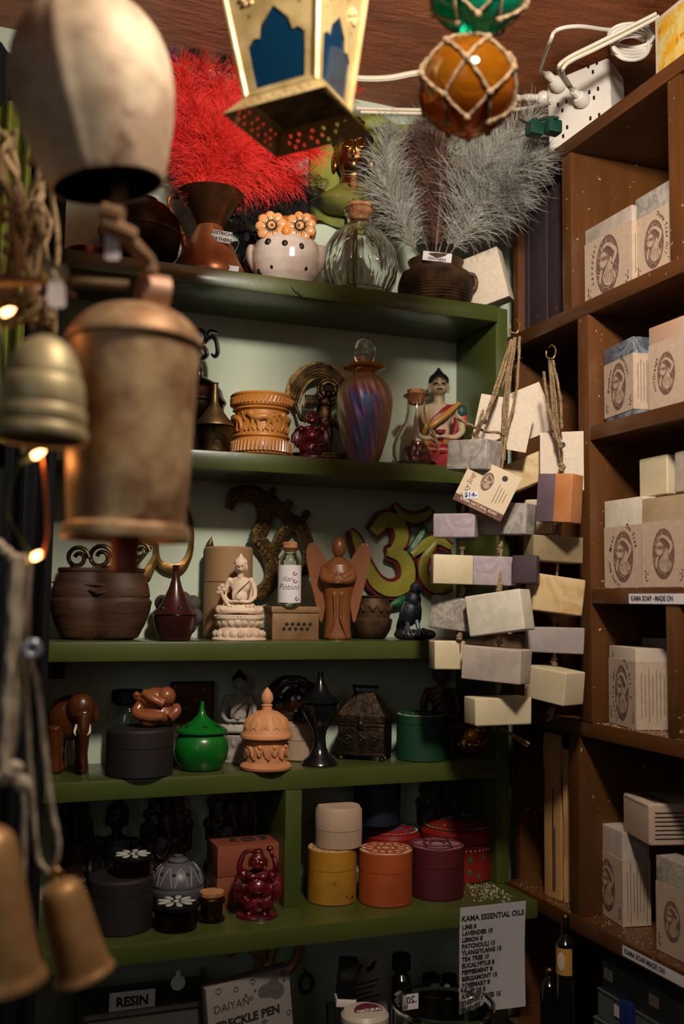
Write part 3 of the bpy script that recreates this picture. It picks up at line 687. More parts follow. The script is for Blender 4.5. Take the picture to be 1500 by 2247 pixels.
# perfume bottle
m = bpy.data.materials.new('iridescent amber glass'); m.use_nodes = True; nt = m.node_tree; pb = nt.nodes['Principled BSDF']
pb.inputs['Base Color'].default_value = lin('8f6a48'); pb.inputs['Roughness'].default_value = .3; pb.inputs['Metallic'].default_value = .3; pb.inputs['Coat Weight'].default_value = .5
pb.inputs['Coat Roughness'].default_value = .25
lw = nt.nodes.new('ShaderNodeLayerWeight'); lw.inputs[0].default_value = .35; cr = nt.nodes.new('ShaderNodeValToRGB'); e = cr.color_ramp.elements
e[0].position = 0; e[0].color = lin('5f93c8'); e[1].position = 1; e[1].color = lin('6f5a34')
for p_, c_ in ((.05, '7f78d0'), (.12, '9a7498'), (.22, 'ad8c70'), (.6, 'a08258')): q = e.new(p_); q.color = lin(c_)
tc = nt.nodes.new('ShaderNodeTexCoord'); ns = nt.nodes.new('ShaderNodeTexNoise'); ns.inputs['Scale'].default_value = 35; nt.links.new(tc.outputs['Object'], ns.inputs[0])
ad = nt.nodes.new('ShaderNodeMath'); ad.operation = 'MULTIPLY_ADD'; ad.inputs[1].default_value = .25; nt.links.new(ns.outputs[0], ad.inputs[0]); nt.links.new(lw.outputs['Facing'], ad.inputs[2])
sb = nt.nodes.new('ShaderNodeMath'); sb.operation = 'SUBTRACT'; sb.inputs[1].default_value = .11; nt.links.new(ad.outputs[0], sb.inputs[0]); nt.links.new(sb.outputs[0], cr.inputs[0]); nt.links.new(cr.outputs[0], pb.inputs['Base Color'])
M['irid'] = m
M['ambergl'] = mat('amber glass lip', 'd9922c', .06, trans=.7)
t = shelfT('perfume_bottle', 'tall iridescent amber glass perfume bottle with swirled ribs and round clear stopper', 'bottle', 797, 1.155, z2)
b = bm_new(); lathe(b, [(28, 0), (32, 2), (42, 30), (54, 75), (61, 115), (62, 145), (56, 170), (42, 188), (27, 195), (24, 198)]+[], 96, fn=lambda r, z, a: r*(1+.022*math.sin(20*a+z*.05)) if r > 28 else r)
# subdivide along height for a true swirl
b.free(); b = bm_new(); ks = [(28, 0), (31, 2), (42, 30), (54, 75), (61, 115), (62, 145), (56, 170), (42, 188), (27, 196), (24, 200)]
pp = smooth_path([(r, 0, z) for r, z in ks], 8); lathe(b, [(p.x, p.z) for p in pp], 120, fn=lambda r, z, a: r*(1+.018*(1-2*abs(math.sin(9*a+z*.045)))*min(1, max(0, (r-27)/12)))); t.add('body', 'irid', b)
t.lathe('lip', 'ambergl', [(24, 200), (26, 204), (36, 210), (46, 213), (47, 217), (43, 220), (20, 219), (14, 205), (14, 200)], seg=48)
b = bm_new(); lathe(b, [(12, 205), (16, 222), (20, 230), (23, 240), (25, 255), (21, 272), (12, 281), (0, 284)], 40); t.add('stopper', 'glass', b)

# small flask
t = shelfT('corked_glass_flask', 'small clear glass flask with a cork, in front of the painted Buddha', 'flask', 912, 1.148, z2)
b = bm_new(); lathe(b, [(0, 3), (34, 0), (44, 6), (52, 24), (52, 46), (42, 74), (26, 100), (21, 120), (20, 150), (28, 154), (29, 158), (26, 161), (18, 160), (17, 120), (22, 98), (38, 72), (48, 46), (48, 26), (41, 10), (30, 5), (0, 6)], 48, cap=False); t.add('flask', 'glass', b)
t.lathe('cork', 'cork', [(15, 138), (17, 142), (20, 170), (18, 172), (0, 172)])
# painted Buddha
M['pskin'] = mat('painted pale skin', 'b5a083', .5, col2='9c8567', nscale=30)
M['pblack'] = mat('painted black hair', '15110f', .5)
M['pred'] = mat('painted crimson robe', '7a1624', .45, col2='a5302a', nscale=50, contrast=(.5, .7), col3='b87a28', n3=220, t3=.66)
t = shelfT('painted_buddha_statue', 'painted seated Buddha with black hair and a crimson and gold robe', 'statue', 962, 1.196, z2)
b = bm_new(); lathe(b, [(78, 0), (80, 8), (70, 14), (76, 26), (80, 34), (72, 40)], 36, fn=lambda r, z, a: r*math.hypot(math.cos(a), .45*math.sin(a))); t.add('base', 'pred', b)
fig_buddha(t, 218, 'pskin', 'pblack', 'pred', .011, zoff=30, feat='ink')
b = bm_new(); ell(b, (52, 8, 112), (10, 10, 30), rotm(0, 6, 0)); t.add('sleeve', mat('painted orange sleeve', 'b8452a', .5), b)
b = bm_new(); ell(b, (50, 8, 140), (13, 13, 16)); t.add('shoulder_cloth', mat('painted teal cloth', '1f4440', .5), b)
b = bm_new()
for s in (-1, 1):
    tube(b, [(s*8, -28, 66), (s*35, -36, 60), (s*62, -20, 66)], [7, 9, 6], 8); tube(b, [(s*10, -34, 50), (s*40, -38, 44), (s*74, -14, 52)], [6, 8, 5], 8)
t.add('robe_folds', mat('painted ochre folds', 'a8702c', .45, col2='8a4a20', nscale=50), b)
b = bm_new(); tube(b, [(44, -4, 156), (14, -20, 128), (-16, -22, 104), (-30, -12, 90)], [5, 7, 7, 5], 8); t.add('robe_border', mat('painted gold border', 'a5752a', .4), b)

# ================================================ third shelf
t = shelfT('large_brown_pot', 'large dark brown carved wooden pot at the left of the third shelf', 'pot', 218, 1.180, z3)
b = bm_new(); pr = [(70, 0), (84, 6), (98, 34), (108, 62), (112, 84), (108, 88), (106, 92), (108, 96), (104, 118), (96, 140), (92, 146), (96, 150), (94, 156), (84, 156), (80, 140), (0, 120)]
lathe(b, pr, 56, fn=lambda r, z, a: r*math.hypot(math.cos(a), .5*math.sin(a))); t.add('body', mat('dark brown carved wood', '4a2c18', .6, col2='2a170c', nscale=18, stretch=(1, 1, 4), bump=.5, bscale=50), b)
b = bm_new(); tube(b, [(-12, -56, 108), (8, -60, 101), (28, -56, 108)], 3.5, 8); tube(b, [(-104, -12, 124), (-60, -48, 118), (0, -56, 119), (60, -48, 118), (104, -12, 124)], 2.4, 6); t.add('carved_swag', 'pot', b)
t2 = T('scrolled_brass_ornament', 'scrolled dark brass ornament lying in the mouth of the large brown pot', 'ornament', spotY(240, 1.180, z3+150*t.s), -21)
b = bm_new()
for cx, cz, r in ((-70, 28, 26), (-20, 30, 28), (30, 32, 24), (66, 44, 22)):
    tube(b, [(cx+(r-q*1.4)*math.cos(q*.7), -8+q, cz+(r-q*1.4)*math.sin(q*.7)) for q in range(14)], 5, 7, 3)
tube(b, [(-84, -10, 6), (-40, -12, 2), (10, -12, 8), (48, -10, 4), (92, -6, 54)], [5, 4, 5, 4, 3], 8)
for k in range(26): ell(b, (-80+k*6, -16, 6+3*math.sin(k*.9)), (2.6, 2, 2.6), None, 6, 5)
t2.add('scrollwork', 'brassdark', b)
t = T('brass_om_hanging', 'brass om symbol with a round loop hanging on the wall behind the small cone burner', 'ornament', onY(385, 1240, YB-.006), 0)
b = bm_new(); ribbon(b, [(-44, 50), (-40, 10), (-20, -6), (6, -8), (26, 14), (34, 50), (32, 90), (20, 130)], [8, 14, 22, 22, 16, 10, 8, 6], -4, 4, 7, 3)
ribbon(b, [(-44, 50), (-70, 70), (-84, 110), (-78, 150)], [8, 18, 22, 10], -4, 4, 6, 3); ribbon(b, [(-44, 20), (-62, -20), (-90, -44)], [12, 24, 8], -4, 4, 6, 3)
t.add('om_symbol', 'brass', b)
M['stone'] = mat('grey carved stone', '4c4340', .8, col2='383130', nscale=40, bump=.5, bscale=120)
t = shelfT('stone_trinket', 'grey carved stone figure hidden behind the dark red cone burner', 'figurine', 388, 1.20, z3)
b = bm_new(); ell(b, (0, 0, 34), (46, 22, 34))
for x, z in ((-34, 78), (-12, 86), (12, 86), (34, 78), (-40, 48), (40, 48)): ell(b, (x, -4, z), (17, 14, 18))
t.blob('figure', 'stone', b, 2.5)
t = shelfT('cone_incense_burner', 'dark red-brown wooden cone incense burner with a funnel lid', 'incense burner', 382, 1.142, z3)
M['dred'] = mat('dark red brown lacquered wood', '3a1614', .28, col2='26100e', nscale=12, coat=.4)
t.lathe('bowl', 'dred', [(30, 0), (34, 2), (40, 20), (46, 42), (48, 52), (44, 55)], seg=40)
t.lathe('lid', 'dred', [(46, 55), (50, 58), (46, 62), (34, 74), (24, 94), (14, 118), (9, 136), (7, 160), (9, 165), (5, 166), (4, 150)], seg=40)
b = bm_new(); ell(b, (-22, -30, 70), (6, 4, 5)); ell(b, (16, -34, 70), (6, 4, 5)); t.add('vent', 'black', b)
M['bamboo'] = mat('pale bamboo wood', 'a07d58', .6, col2='8a6846', nscale=12, stretch=(1, 1, .15), bump=.1)
t = shelfT('bamboo_cylinder_box', 'tall pale wooden cylinder box behind the ivory Buddha', 'box', 498, 1.207, z3)
t.lathe('base', 'bamboo', [(50, 0), (53, 4), (53, 122)], seg=40); t.lathe('lid', 'bamboo', [(53, 123.5), (53, 196), (50, 200), (0, 200)], seg=40)
t = T('brass_leaf_tip', 'pointed dark brass leaf tip rising behind the pale wooden cylinder', 'ornament', spotY(457, 1.229, z3), -21)
b = bm_new(); tube(b, [(0, 0, 0), (0, 0, 120), (-2, 0, 195), (2, 0, 222)], [5, 8, 11, .6], 8); t.add('leaf', 'brassdark', b)
M['ivory'] = mat('ivory resin with sienna wash', 'd6c0a8', .55, col2='b9977c', nscale=28, sss=.15, contrast=(.42, .68))
t = shelfT('ivory_buddha_statue', 'ivory-coloured seated Buddha statue on a double lotus base', 'statue', 524, 1.147, z3)
fig_lotus(t, 60, 56, 'ivory', 18); fig_buddha(t, 143, 'ivory', 'ivory', 'ivory', .0085, zoff=54)
b = bm_new(); tube(b, [(-20, -14, 74), (-34, -16, 92), (-38, -12, 104)], [5, 4, 3], 8)
for x, z in ((-40, 104), (-34, 110), (-44, 112), (-38, 118), (-46, 104)): ell(b, (x, -13, z), (6, 5, 6), None, 8, 6)
t.add('myrobalan_sprig', 'ivory', b)

# large brass om on wall : traced strokes in photo pixels
def px_pts(L, cx, cy): return [(x-cx, cy-y) for x, y in L]
M['ombrass'] = mat('embossed antique brass', '5e4a28', .36, .8, col2='382b18', nscale=60, bump=.5, bscale=140)
t = T('brass_om_plaque', 'large embossed antique brass om symbol leaning on the wall of the third shelf', 'wall ornament', onY(600, 1320, YB-.012), 0)
def om_strokes(b, y0, y1, extra=0, ridge=2):
    c = (600, 1320)
    ribbon(b, px_pts([(494, 1120), (508, 1090), (536, 1084), (562, 1092), (576, 1118), (574, 1150), (558, 1176)], *c), [16, 34, 38, 38, 36, 34, 30], y0, y1, 6, ridge)
    ribbon(b, px_pts([(546, 1176), (572, 1196), (590, 1222), (598, 1252), (590, 1282), (566, 1302), (540, 1306)], *c), [26, 34, 34, 34, 34, 30, 14], y0, y1, 6, ridge)
    ribbon(b, px_pts([(588, 1222), (604, 1196), (618, 1172), (640, 1150), (658, 1138)], *c), [16, 24, 28, 26, 16], y0, y1, 6, ridge)
    ribbon(b, px_pts([(560, 1084), (590, 1096), (612, 1120), (636, 1138), (654, 1150), (672, 1180), (680, 1210), (676, 1244), (662, 1262)], *c), [18, 26, 26, 28, 34, 30, 26, 24, 8], y0, y1, 6, ridge)
    for x, y, r in ((592, 1076, 9), (630, 1104, 13), (672, 1124, 10)): ribbon(b, px_pts([(x-14, y+24), (x, y), (x+4, y-8)], *c), [8, r*1.6, r], y0, y1, 4, ridge)
b = bm_new(); om_strokes(b, -4, 6); t.add('om_symbol', 'ombrass', b)
b = bm_new()
def scroll(b, path, r=1.6, amp=8, n=40, y=-7):
    P = smooth_path([(x-600, y, 1320-yy) for x, yy in path], 10)
    for i in range(n):
        u = i/(n-1)*(len(P)-2); k = int(u); p = P[k]; d = (P[k+1]-P[k]).normalized(); nn = Vector((-d.z, 0, d.x)); s = 1 if i % 2 else -1
        tube(b, [p, p+nn*s*amp*.7+d*3, p+nn*s*amp+d*8, p+nn*s*amp*.4+d*9], [r, r, r*.7], 4, 2)
scroll(b, [(500, 1110), (530, 1086), (562, 1094), (575, 1130), (560, 1174)], n=34); scroll(b, [(555, 1184), (590, 1222), (597, 1255), (575, 1296), (545, 1305)], n=36); scroll(b, [(592, 1215), (620, 1170), (655, 1150), (678, 1200), (668, 1255)], n=36)
t.add('embossed_scrolls', 'brass', b)

M['boxstone'] = mat('mottled soapstone', '8c6a42', .55, col2='5f4426', nscale=20, bump=.2, bscale=60, contrast=(.3, .7))
t = shelfT('stone_jali_box', 'mottled brown soapstone box with pierced lattice sides', 'box', 638, 1.175, z3, rot=-4)
b = bm_new(); box(b, -52, 52, -40, 40, 0, 58, 2); t.add('body', 'boxstone', b)
b = bm_new(); box(b, -55, 55, -43, 43, 58, 72, 3); t.add('lid', 'boxstone', b)
for i in range(5):
    for j in range(2):
        b = bm_new(); box(b, -3.4, 3.4, -1, 1, -3.4, 3.4, 0, Matrix.Translation((-26+i*13+(6 if j else 0), -40.2, 24+j*10)) @ Matrix.Rotation(R(45), 4, 'Y')); t.add('lattice_hole', 'black', b)
for i in range(4):
    b = bm_new(); box(b, -1, 1, -3.4, 3.4, -3.4, 3.4, 0, Matrix.Translation((52.2, -20+i*12, 28+(i % 2)*8)) @ Matrix.Rotation(R(45), 4, 'X')); t.add('lattice_hole', 'black', b)
boxtop = z3+72*t.s
# potion bottle
t = T('potion_bottle', 'small corked glass vial with a rose-printed potion label, standing on the stone box', 'bottle', spotY(634, 1.158, boxtop), -21)
b = bm_new(); lathe(b, [(0, 2), (22, 0), (25, 4), (25, 100), (22, 108), (15, 114), (14, 122), (20, 124), (20, 128), (13, 128), (12, 112), (20, 104), (22, 98), (22, 6), (0, 5)], 40, cap=False); t.add('vial', 'glass', b)
t.lathe('cork', 'cork', [(11, 118), (12, 124), (16, 128), (17, 139), (15, 141), (0, 141)])
def curved_label(t, r, z0, z1, a0, a1, m, name='label', parent=None, c=(0, 0), n=20):
    b = bm_new(); pv = None
    for i in range(n+1):
        a = R(a0+(a1-a0)*i/n); q = [b.verts.new((c[0]+rr*math.cos(a), c[1]+rr*math.sin(a), z)) for rr, z in ((r, z0), (r, z1), (r-.5, z1), (r-.5, z0))]
        if pv:
            for k in range(4): b.faces.new((pv[k], pv[(k+1) % 4], q[(k+1) % 4], q[k]))
        else: b.faces.new(q)
        pv = q
    b.faces.new(pv); return t.add(name, m, b, parent)
def wrap_bm(b, r, c=(0, 0)):
    for v in b.verts:
        a = -PI/2+v.co.x/r; rr = r-(v.co.y); v.co.x = c[0]+rr*math.cos(a); v.co.y = c[1]+rr*math.sin(a)
lab = curved_label(t, 26, 8, 90, -170, -10, 'white')
b = bm_new(); text(b, 'iliar', 17, -4, -.15, 60, shear=.3, bold=-.01); text(b, 'Potion', 19, 0, -.15, 42, shear=.3, bold=-.01); box(b, -24, 18, -.2, 0, 28, 28.6); box(b, -24, 18, -.2, 0, 18, 18.5); wrap_bm(b, 26.1); t.add('lettering', 'ink', b, lab, smooth=False)
M['rose'] = mat('rose red ink', '8e3b48', .8); M['pink'] = mat('pale pink paper', 'c9b2b2', .8)
b = bm_new(); box(b, -26, 19, -.1, 0, 19, 74); wrap_bm(b, 26); t.add('pink_panel', 'pink', b, lab)
b = bm_new()
for x, z in ((12, 73), (13, 56), (18, 18)):
    for q in range(7): a = q*.9; tube(b, [(x+q*.9*math.cos(a), -.5, z+q*.9*math.sin(a)), (x+(q+2)*.8*math.cos(a+.9), -.5, z+(q+2)*.8*math.sin(a+.9))], .9, 4, 0)
wrap_bm(b, 26); t.add('printed_roses', 'rose', b, lab)

# wooden angel
M['angel'] = mat('polished reddish wood', '87522c', .36, col2='6b3e1e', nscale=9, stretch=(1, 1, .25), coat=.2)
t = shelfT('wooden_angel', 'carved reddish wooden angel with rounded wings and praying hands', 'figurine', 740, 1.160, z3)
b = bm_new()
lathe(b, [(28, 0), (31, 4), (29, 20), (27, 50), (29, 85), (35, 120), (37, 145), (32, 164), (18, 176), (8, 182), (7, 188)], 32, fn=lambda r, z, a: r*math.hypot(math.cos(a), .8*math.sin(a)))
for s in (-1, 1):
    tube(b, [(s*28, 0, 158), (s*30, -20, 135), (s*10, -34, 128), (s*2, -36, 140)], [10, 11, 8, 5], 10)
    tube(b, [(s*3, -36, 122), (s*1.5, -38, 150)], [7, 2.5], 8, 0)
    tube(b, [(s*9, -27, 100), (s*6, -26, 60), (s*8, -27, 40), (s*22, -22, 4)], [3, 3, 3, 2], 6)
t.blob('figure', 'angel', b, 1.7)
b = bm_new(); ell(b, (1, -2, 202), (16, 15, 23)); t.add('head', 'angel', b)
for s in (-1, 1):
    b = bm_new(); ol = smooth_path([(s*20, 0, 150), (s*30, 0, 180), (s*48, 0, 208), (s*62, 0, 212), (s*71, 0, 196), (s*68, 0, 160), (s*56, 0, 110), (s*44, 0, 60), (s*36, 0, 36), (s*30, 0, 60)], 6, True)
    prism(b, [(p.x, p.z) for p in ol], 2, 13); bmesh.ops.bevel(b, geom=[e for e in b.edges if abs(e.verts[0].co.y-e.verts[1].co.y) < .1], offset=2.5, segments=2, affect='EDGES')
    for v in b.verts: v.co.y += -.10*abs(v.co.x)+.0016*v.co.x**2
    t.add('wing', 'angel', b)
# clay pot
t = shelfT('small_clay_pot', 'small dark clay pot with moulded swags behind the wooden angel', 'pot', 816, 1.192, z3)
t.lathe('body', 'pot', [(24, 0), (30, 3), (40, 20), (44, 38), (44, 42), (38, 46), (41, 62), (41, 70), (34, 88), (38, 92), (34, 94), (28, 88), (0, 80)], seg=40)
b = bm_new()
for i in range(14):
    a = TAU*i/14; tube(b, [(41*math.cos(a), 41*math.sin(a), 72), (43*math.cos(a+.22), 43*math.sin(a+.22), 60), (41*math.cos(a+.44), 41*math.sin(a+.44), 72)], 2.2, 5, 3)
t.add('swags', 'pot', b)
# painted om
M['omy'] = mat('painted yellow green', 'a39c3a', .45, col2='8a8430', nscale=30); M['omr'] = mat('painted crimson', '6a121a', .45); M['omg'] = mat('painted green', '1d6b34', .4, col2='0f3d1e', nscale=40)
t = T('painted_om_ornament', 'yellow om symbol with crimson edging and a green leaf, leaning behind the raven', 'wall ornament', onY(900, 1330, YB-.012), 0)
c = (900, 1330)
S1 = ([(808, 1172), (836, 1144), (866, 1150), (876, 1180), (862, 1206), (842, 1214)], [22, 34, 34, 32, 26, 14])
S2 = ([(842, 1212), (876, 1222), (892, 1250), (886, 1280), (856, 1294), (820, 1282), (792, 1242), (770, 1190), (756, 1168)], [18, 30, 34, 34, 32, 30, 26, 20, 4])
S3 = ([(858, 1108), (876, 1128), (906, 1138), (936, 1128), (950, 1112)], [4, 16, 20, 16, 4])
S4 = ([(900, 1218), (930, 1196), (962, 1182), (1000, 1200)], [14, 24, 22, 10]); S5 = ([(960, 1186), (930, 1230), (932, 1266), (960, 1290), (1000, 1282)], [12, 20, 22, 22, 14])
b = bm_new()
for P_, W_ in (S1, S2, S3, S4, S5): ribbon(b, px_pts(P_, *c), [x+15 for x in W_], 0, 8, 6)
t.add('crimson_edging', 'omr', b)
b = bm_new()
for P_, W_ in (S1, S2, S3, S4, S5): ribbon(b, px_pts(P_, *c), W_, -6, 2, 6, 3)
t.add('om_symbol', 'omy', b)
b = bm_new(); ribbon(b, px_pts([(890, 1216), (912, 1196), (930, 1168), (928, 1150)], *c), [6, 22, 20, 4], -3, 6, 6, 4); ribbon(b, px_pts([(850, 1330), (880, 1318), (910, 1312)], *c), [8, 22, 8], -3, 6, 6, 3); t.add('leaf', 'omg', b)
# raven
M['raven'] = mat('blue black feathers', '15161b', .38, col2='242833', nscale=50, bump=.6, bscale=160)
t = shelfT('raven_figurine', 'small black raven figurine perched on a dark rock', 'figurine', 905, 1.150, z3)
b = bm_new(); ell(b, (0, 0, 10), (42, 26, 13)); ell(b, (28, 4, 12), (24, 18, 12)); ell(b, (-18, -6, 12), (20, 16, 14))
for i in range(14): a = random.uniform(0, TAU); ell(b, (32*math.cos(a), 18*math.sin(a), 12+random.uniform(-4, 8)), (10, 7, 7), rotm(random.uniform(0, 90), random.uniform(0, 90), 0), 8, 6)
t.blob('rock', mat('dark wet rock', '2a1f1a', .35, col2='17110f', nscale=40, bump=.4), b, 2.4)
b = bm_new(); ell(b, (-6, 2, 62), (22, 24, 34), rotm(0, 10, 0)); ell(b, (0, -4, 88), (18, 18, 20)); ell(b, (6, -8, 112), (14, 15, 15)); tube(b, [(-16, 8, 50), (-26, 14, 30), (-32, 18, 14)], [14, 10, 5], 8)
tube(b, [(10, -20, 113), (18, -32, 108), (20, -38, 102)], [6, 4, 1], 8)
for s in (-1, 1):
    for k in range(6): tube(b, [(s*14-4, -14+k*3, 84-k*2), (s*20-6, -16+k*3, 62-k*3), (s*20-10, -10+k*3, 42-k*3)], [5, 5, 2], 6)
t.blob('body', 'raven', b, 1.6, it=1)
b = bm_new()
for s in (-1, 1):
    tube(b, [(s*10-2, -8, 42), (s*12, -16, 22)], [6, 4], 8, 0)
    for k in (-1, 0, 1): tube(b, [(s*12, -16, 24), (s*12+k*7, -26, 18), (s*12+k*9, -30, 12)], [3, 2.4, 1], 6)
t.add('claws', mat('blue grey claws', '39404c', .4), b)
b = bm_new(); ell(b, (3, -22, 117), (2.2, 2, 2.2)); t.add('eye', mat('red eye', '7a1f1a', .2), b)

# ================================================ fourth shelf
M['elew'] = mat('polished brown wood', '52280f', .3, col2='37190b', nscale=14, stretch=(1, 1, .3), coat=.3)
t = shelfT('wooden_elephant', 'polished brown wooden elephant with pale tusks at the left of the fourth shelf', 'figurine', 168, 1.175, z4, rot=-14)
b = bm_new(); ell(b, (-22, 18, 118), (46, 34, 50)); ell(b, (6, -12, 142), (30, 26, 34)); ell(b, (14, -26, 120), (17, 14, 24))
for x, y in ((-48, 4), (-44, 34), (8, 6), (4, 34)): tube(b, [(x, y, 100), (x, y, 40), (x+2, y, 2)], [19, 14, 16], 12)
tube(b, [(15, -32, 128), (17, -40, 90), (16, -38, 50), (20, -44, 14)], [15, 12, 9, 6], 12)
ell(b, (-20, -4, 136), (16, 5, 30), rotm(0, 12, 0)); ell(b, (34, 0, 132), (9, 9, 26), rotm(0, -10, 0))
t.blob('body', 'elew', b, 2.4)
for s in (-1, 1):
    b = bm_new(); tube(b, [(14+s*13, -32, 108), (14+s*16, -42, 94), (14+s*12, -52, 88)], [3.4, 2.6, .8], 8); t.add('tusk', 'ivory', b)
t = shelfT('glass_jar', 'round clear glass jar with a dark lid behind the black round box', 'jar', 276, 1.212, z4)
b = bm_new(); lathe(b, [(0, 3), (30, 0), (38, 20), (41, 60), (40, 100), (36, 126), (30, 134), (27, 130), (33, 122), (37, 98), (38, 60), (35, 22), (27, 5), (0, 6)], 40, cap=False); t.add('jar', 'glass', b)
t.lathe('lid', 'black', [(30, 134), (36, 138), (36, 160), (30, 164), (0, 164)])
t = shelfT('black_round_box', 'large plain black wooden round box with a carved wood figure on its lid', 'box', 305, 1.148, z4)
t.lathe('base', 'blackw', [(70, 0), (73, 3), (73, 62)], seg=48); t.lathe('lid', 'blackw', [(73, 63.2), (73, 96), (69, 101), (0, 101)], seg=48)
M['weep'] = mat('oiled teak', '8e5230', .33, col2='6c3a20', nscale=10, stretch=(1, 1, 2), coat=.25)
tt = T('curled_wooden_figure', 'oiled wooden figure curled up with its head in its hands, on the black round box', 'figurine', spotY(342, 1.147, z4+101*t.s+.0006), -21)
b = bm_new(); ell(b, (4, 6, 28), (38, 30, 26)); ell(b, (-8, 0, 62), (34, 26, 22), rotm(0, -14, 0)); ell(b, (22, -6, 66), (21, 22, 21))
tube(b, [(-34, -6, 62), (-44, -14, 66), (-38, -20, 74)], [10, 8, 6], 8); tube(b, [(-34, -4, 48), (-40, -16, 30), (-10, -26, 22), (20, -26, 24)], [12, 12, 11, 9], 10)
tube(b, [(30, -10, 20), (44, -4, 34), (42, 4, 46)], [13, 12, 9], 10); tube(b, [(-26, -14, 74), (-4, -26, 62), (20, -24, 50)], [10, 9, 8], 10); ell(b, (-12, -16, 14), (22, 14, 14))
tt.blob('figure', 'weep', b, 1.8)
t = shelfT('small_picture', 'small dark red painted panel standing behind the green burner', 'picture', 418, 1.225, z4, rot=0)
b = bm_new(); box(b, -48, 48, -5, 5, 0, 172, 1.5); t.add('panel', mat('dark red painted panel', '3a1510', .6, col2='5c2414', nscale=60, col3='7a5a20', n3=120, t3=.6), b)
b = bm_new(); box(b, -48, 48, -7, -5, 0, 6); box(b, -48, 48, -7, -5, 166, 172); box(b, -48, -42, -7, -5, 6, 166); box(b, 42, 48, -7, -5, 6, 166); t.add('frame', 'blackw', b)
M['grn'] = mat('bright green lacquer', '0d6b1c', .32, col2='0a4f16', nscale=9, coat=.3)
t = shelfT('green_incense_burner', 'bright green lacquered wooden incense burner with a pointed vented lid', 'incense burner', 440, 1.160, z4)
t.lathe('bowl', 'grn', [(36, 0), (44, 3), (56, 22), (60, 44), (57, 64), (50, 76), (46, 78)], seg=44)
t.lathe('lid', 'grn', [(50, 78), (57, 81), (57, 85), (50, 90), (38, 96), (22, 106), (10, 118), (6, 128), (4.5, 144), (5, 147), (0, 147)], seg=44)
for x, y, z in ((-26, -30, 95), (12, -37, 95), (-40, -10, 94), (36, -18, 95)): b = bm_new(); ell(b, (x, y, z), (5, 4.5, 3.4)); t.add('vent', 'black', b)
t = shelfT('pale_seated_buddha', 'small pale resin Buddha with dark hair in the shade left of the sandalwood jar', 'statue', 521, 1.200, z4)
M['greyresin'] = mat('greyish white resin', 'a39a90', .5, col2='8a7c70', nscale=30)
fig_lotus(t, 40, 60, 'greyresin', 12); fig_buddha(t, 150, 'greyresin', 'pblack', 'greyresin', .012, zoff=58)

t = shelfT('sandalwood_stupa_jar', 'carved sandalwood jar with a domed leafy lid and pointed finial', 'jar', 583, 1.140, z4)
t.lathe('body', 'terra', [(52, 0), (56, 3), (57, 8), (52, 14), (46, 17), (45, 22), (45, 58), (48, 62), (44, 64)], seg=48)
t.lathe('lid', 'terra', [(44, 64), (54, 66), (58, 70), (57, 76), (54, 79), (52, 84), (47, 102), (34, 118), (18, 126), (12, 128), (11, 136), (13, 138), (9, 141), (11, 144), (14, 152), (12, 162), (6, 172), (0, 178)], seg=48)
b = bm_new()
for i in range(12):
    a = TAU*i/12
    for k in (-1, 0, 1):
        a2 = a+k*.12
        tube(b, [(49*math.cos(a2), 49*math.sin(a2), 92-abs(k)*3), (42*math.cos(a2*.0+a+k*.08), 42*math.sin(a+k*.08), 108), (22*math.cos(a), 22*math.sin(a), 125)], [3.4, 3, 1], 6, 3)
t.add('leaf_carving', 'terra', b)
b = bm_new()
for i in range(9):
    a = TAU*i/9
    def W(x, z, r=46): return (r*math.cos(a+x), r*math.sin(a+x), z)
    tube(b, [W(0, 26), W(.15, 46), W(.3, 34), W(.45, 50), W(.6, 30)], [4, 5, 4, 5, 3], 6, 4); ell(b, W(.3, 52), (5, 4, 5))
t.add('vine_carving', 'terra', b)
t = shelfT('pale_round_box', 'plain pale wooden round box behind the black goblet burner', 'box', 655, 1.198, z4)
M['palew'] = mat('pale sanded wood', 'b39a84', .65, col2='a0866e', nscale=10, stretch=(1, 1, .15))
t.lathe('base', 'palew', [(36, 0), (40, 3), (41, 44)]); t.lathe('lid', 'palew', [(41, 45.2), (40, 76), (36, 81), (0, 82)])
tt = T('dark_coiled_ornament', 'dark brown glossy coiled ornament resting on the pale round box', 'ornament', spotY(640, 1.200, z4+82*t.s+.0004), -21)
b = bm_new(); ell(b, (-6, 8, 50), (54, 18, 50)); ell(b, (6, -10, 42), (26, 14, 28)); ell(b, (-30, -4, 30), (20, 14, 22)); ell(b, (30, -2, 70), (22, 12, 18)); tube(b, [(-44, -6, 60), (-20, -12, 86), (20, -10, 90), (44, -6, 60)], 9, 8)
tt.blob('ornament', mat('dark glossy brown', '2c130c', .22, coat=.6), b, 2.4)
t = shelfT('black_goblet_burner', 'black lacquered goblet-shaped incense burner with a wide pointed lid', 'incense burner', 700, 1.150, z4)
t.lathe('goblet', 'blackgloss', [(38, 0), (40, 3), (38, 8), (24, 20), (15, 38), (13, 58), (15, 74), (26, 92), (38, 112), (42, 132), (38, 136)], seg=44)
t.lathe('lid', 'blackgloss', [(42, 134), (49, 138), (49, 141), (40, 144), (26, 152), (17, 164), (11, 178), (7, 186), (5.5, 202), (0, 204)], seg=44)
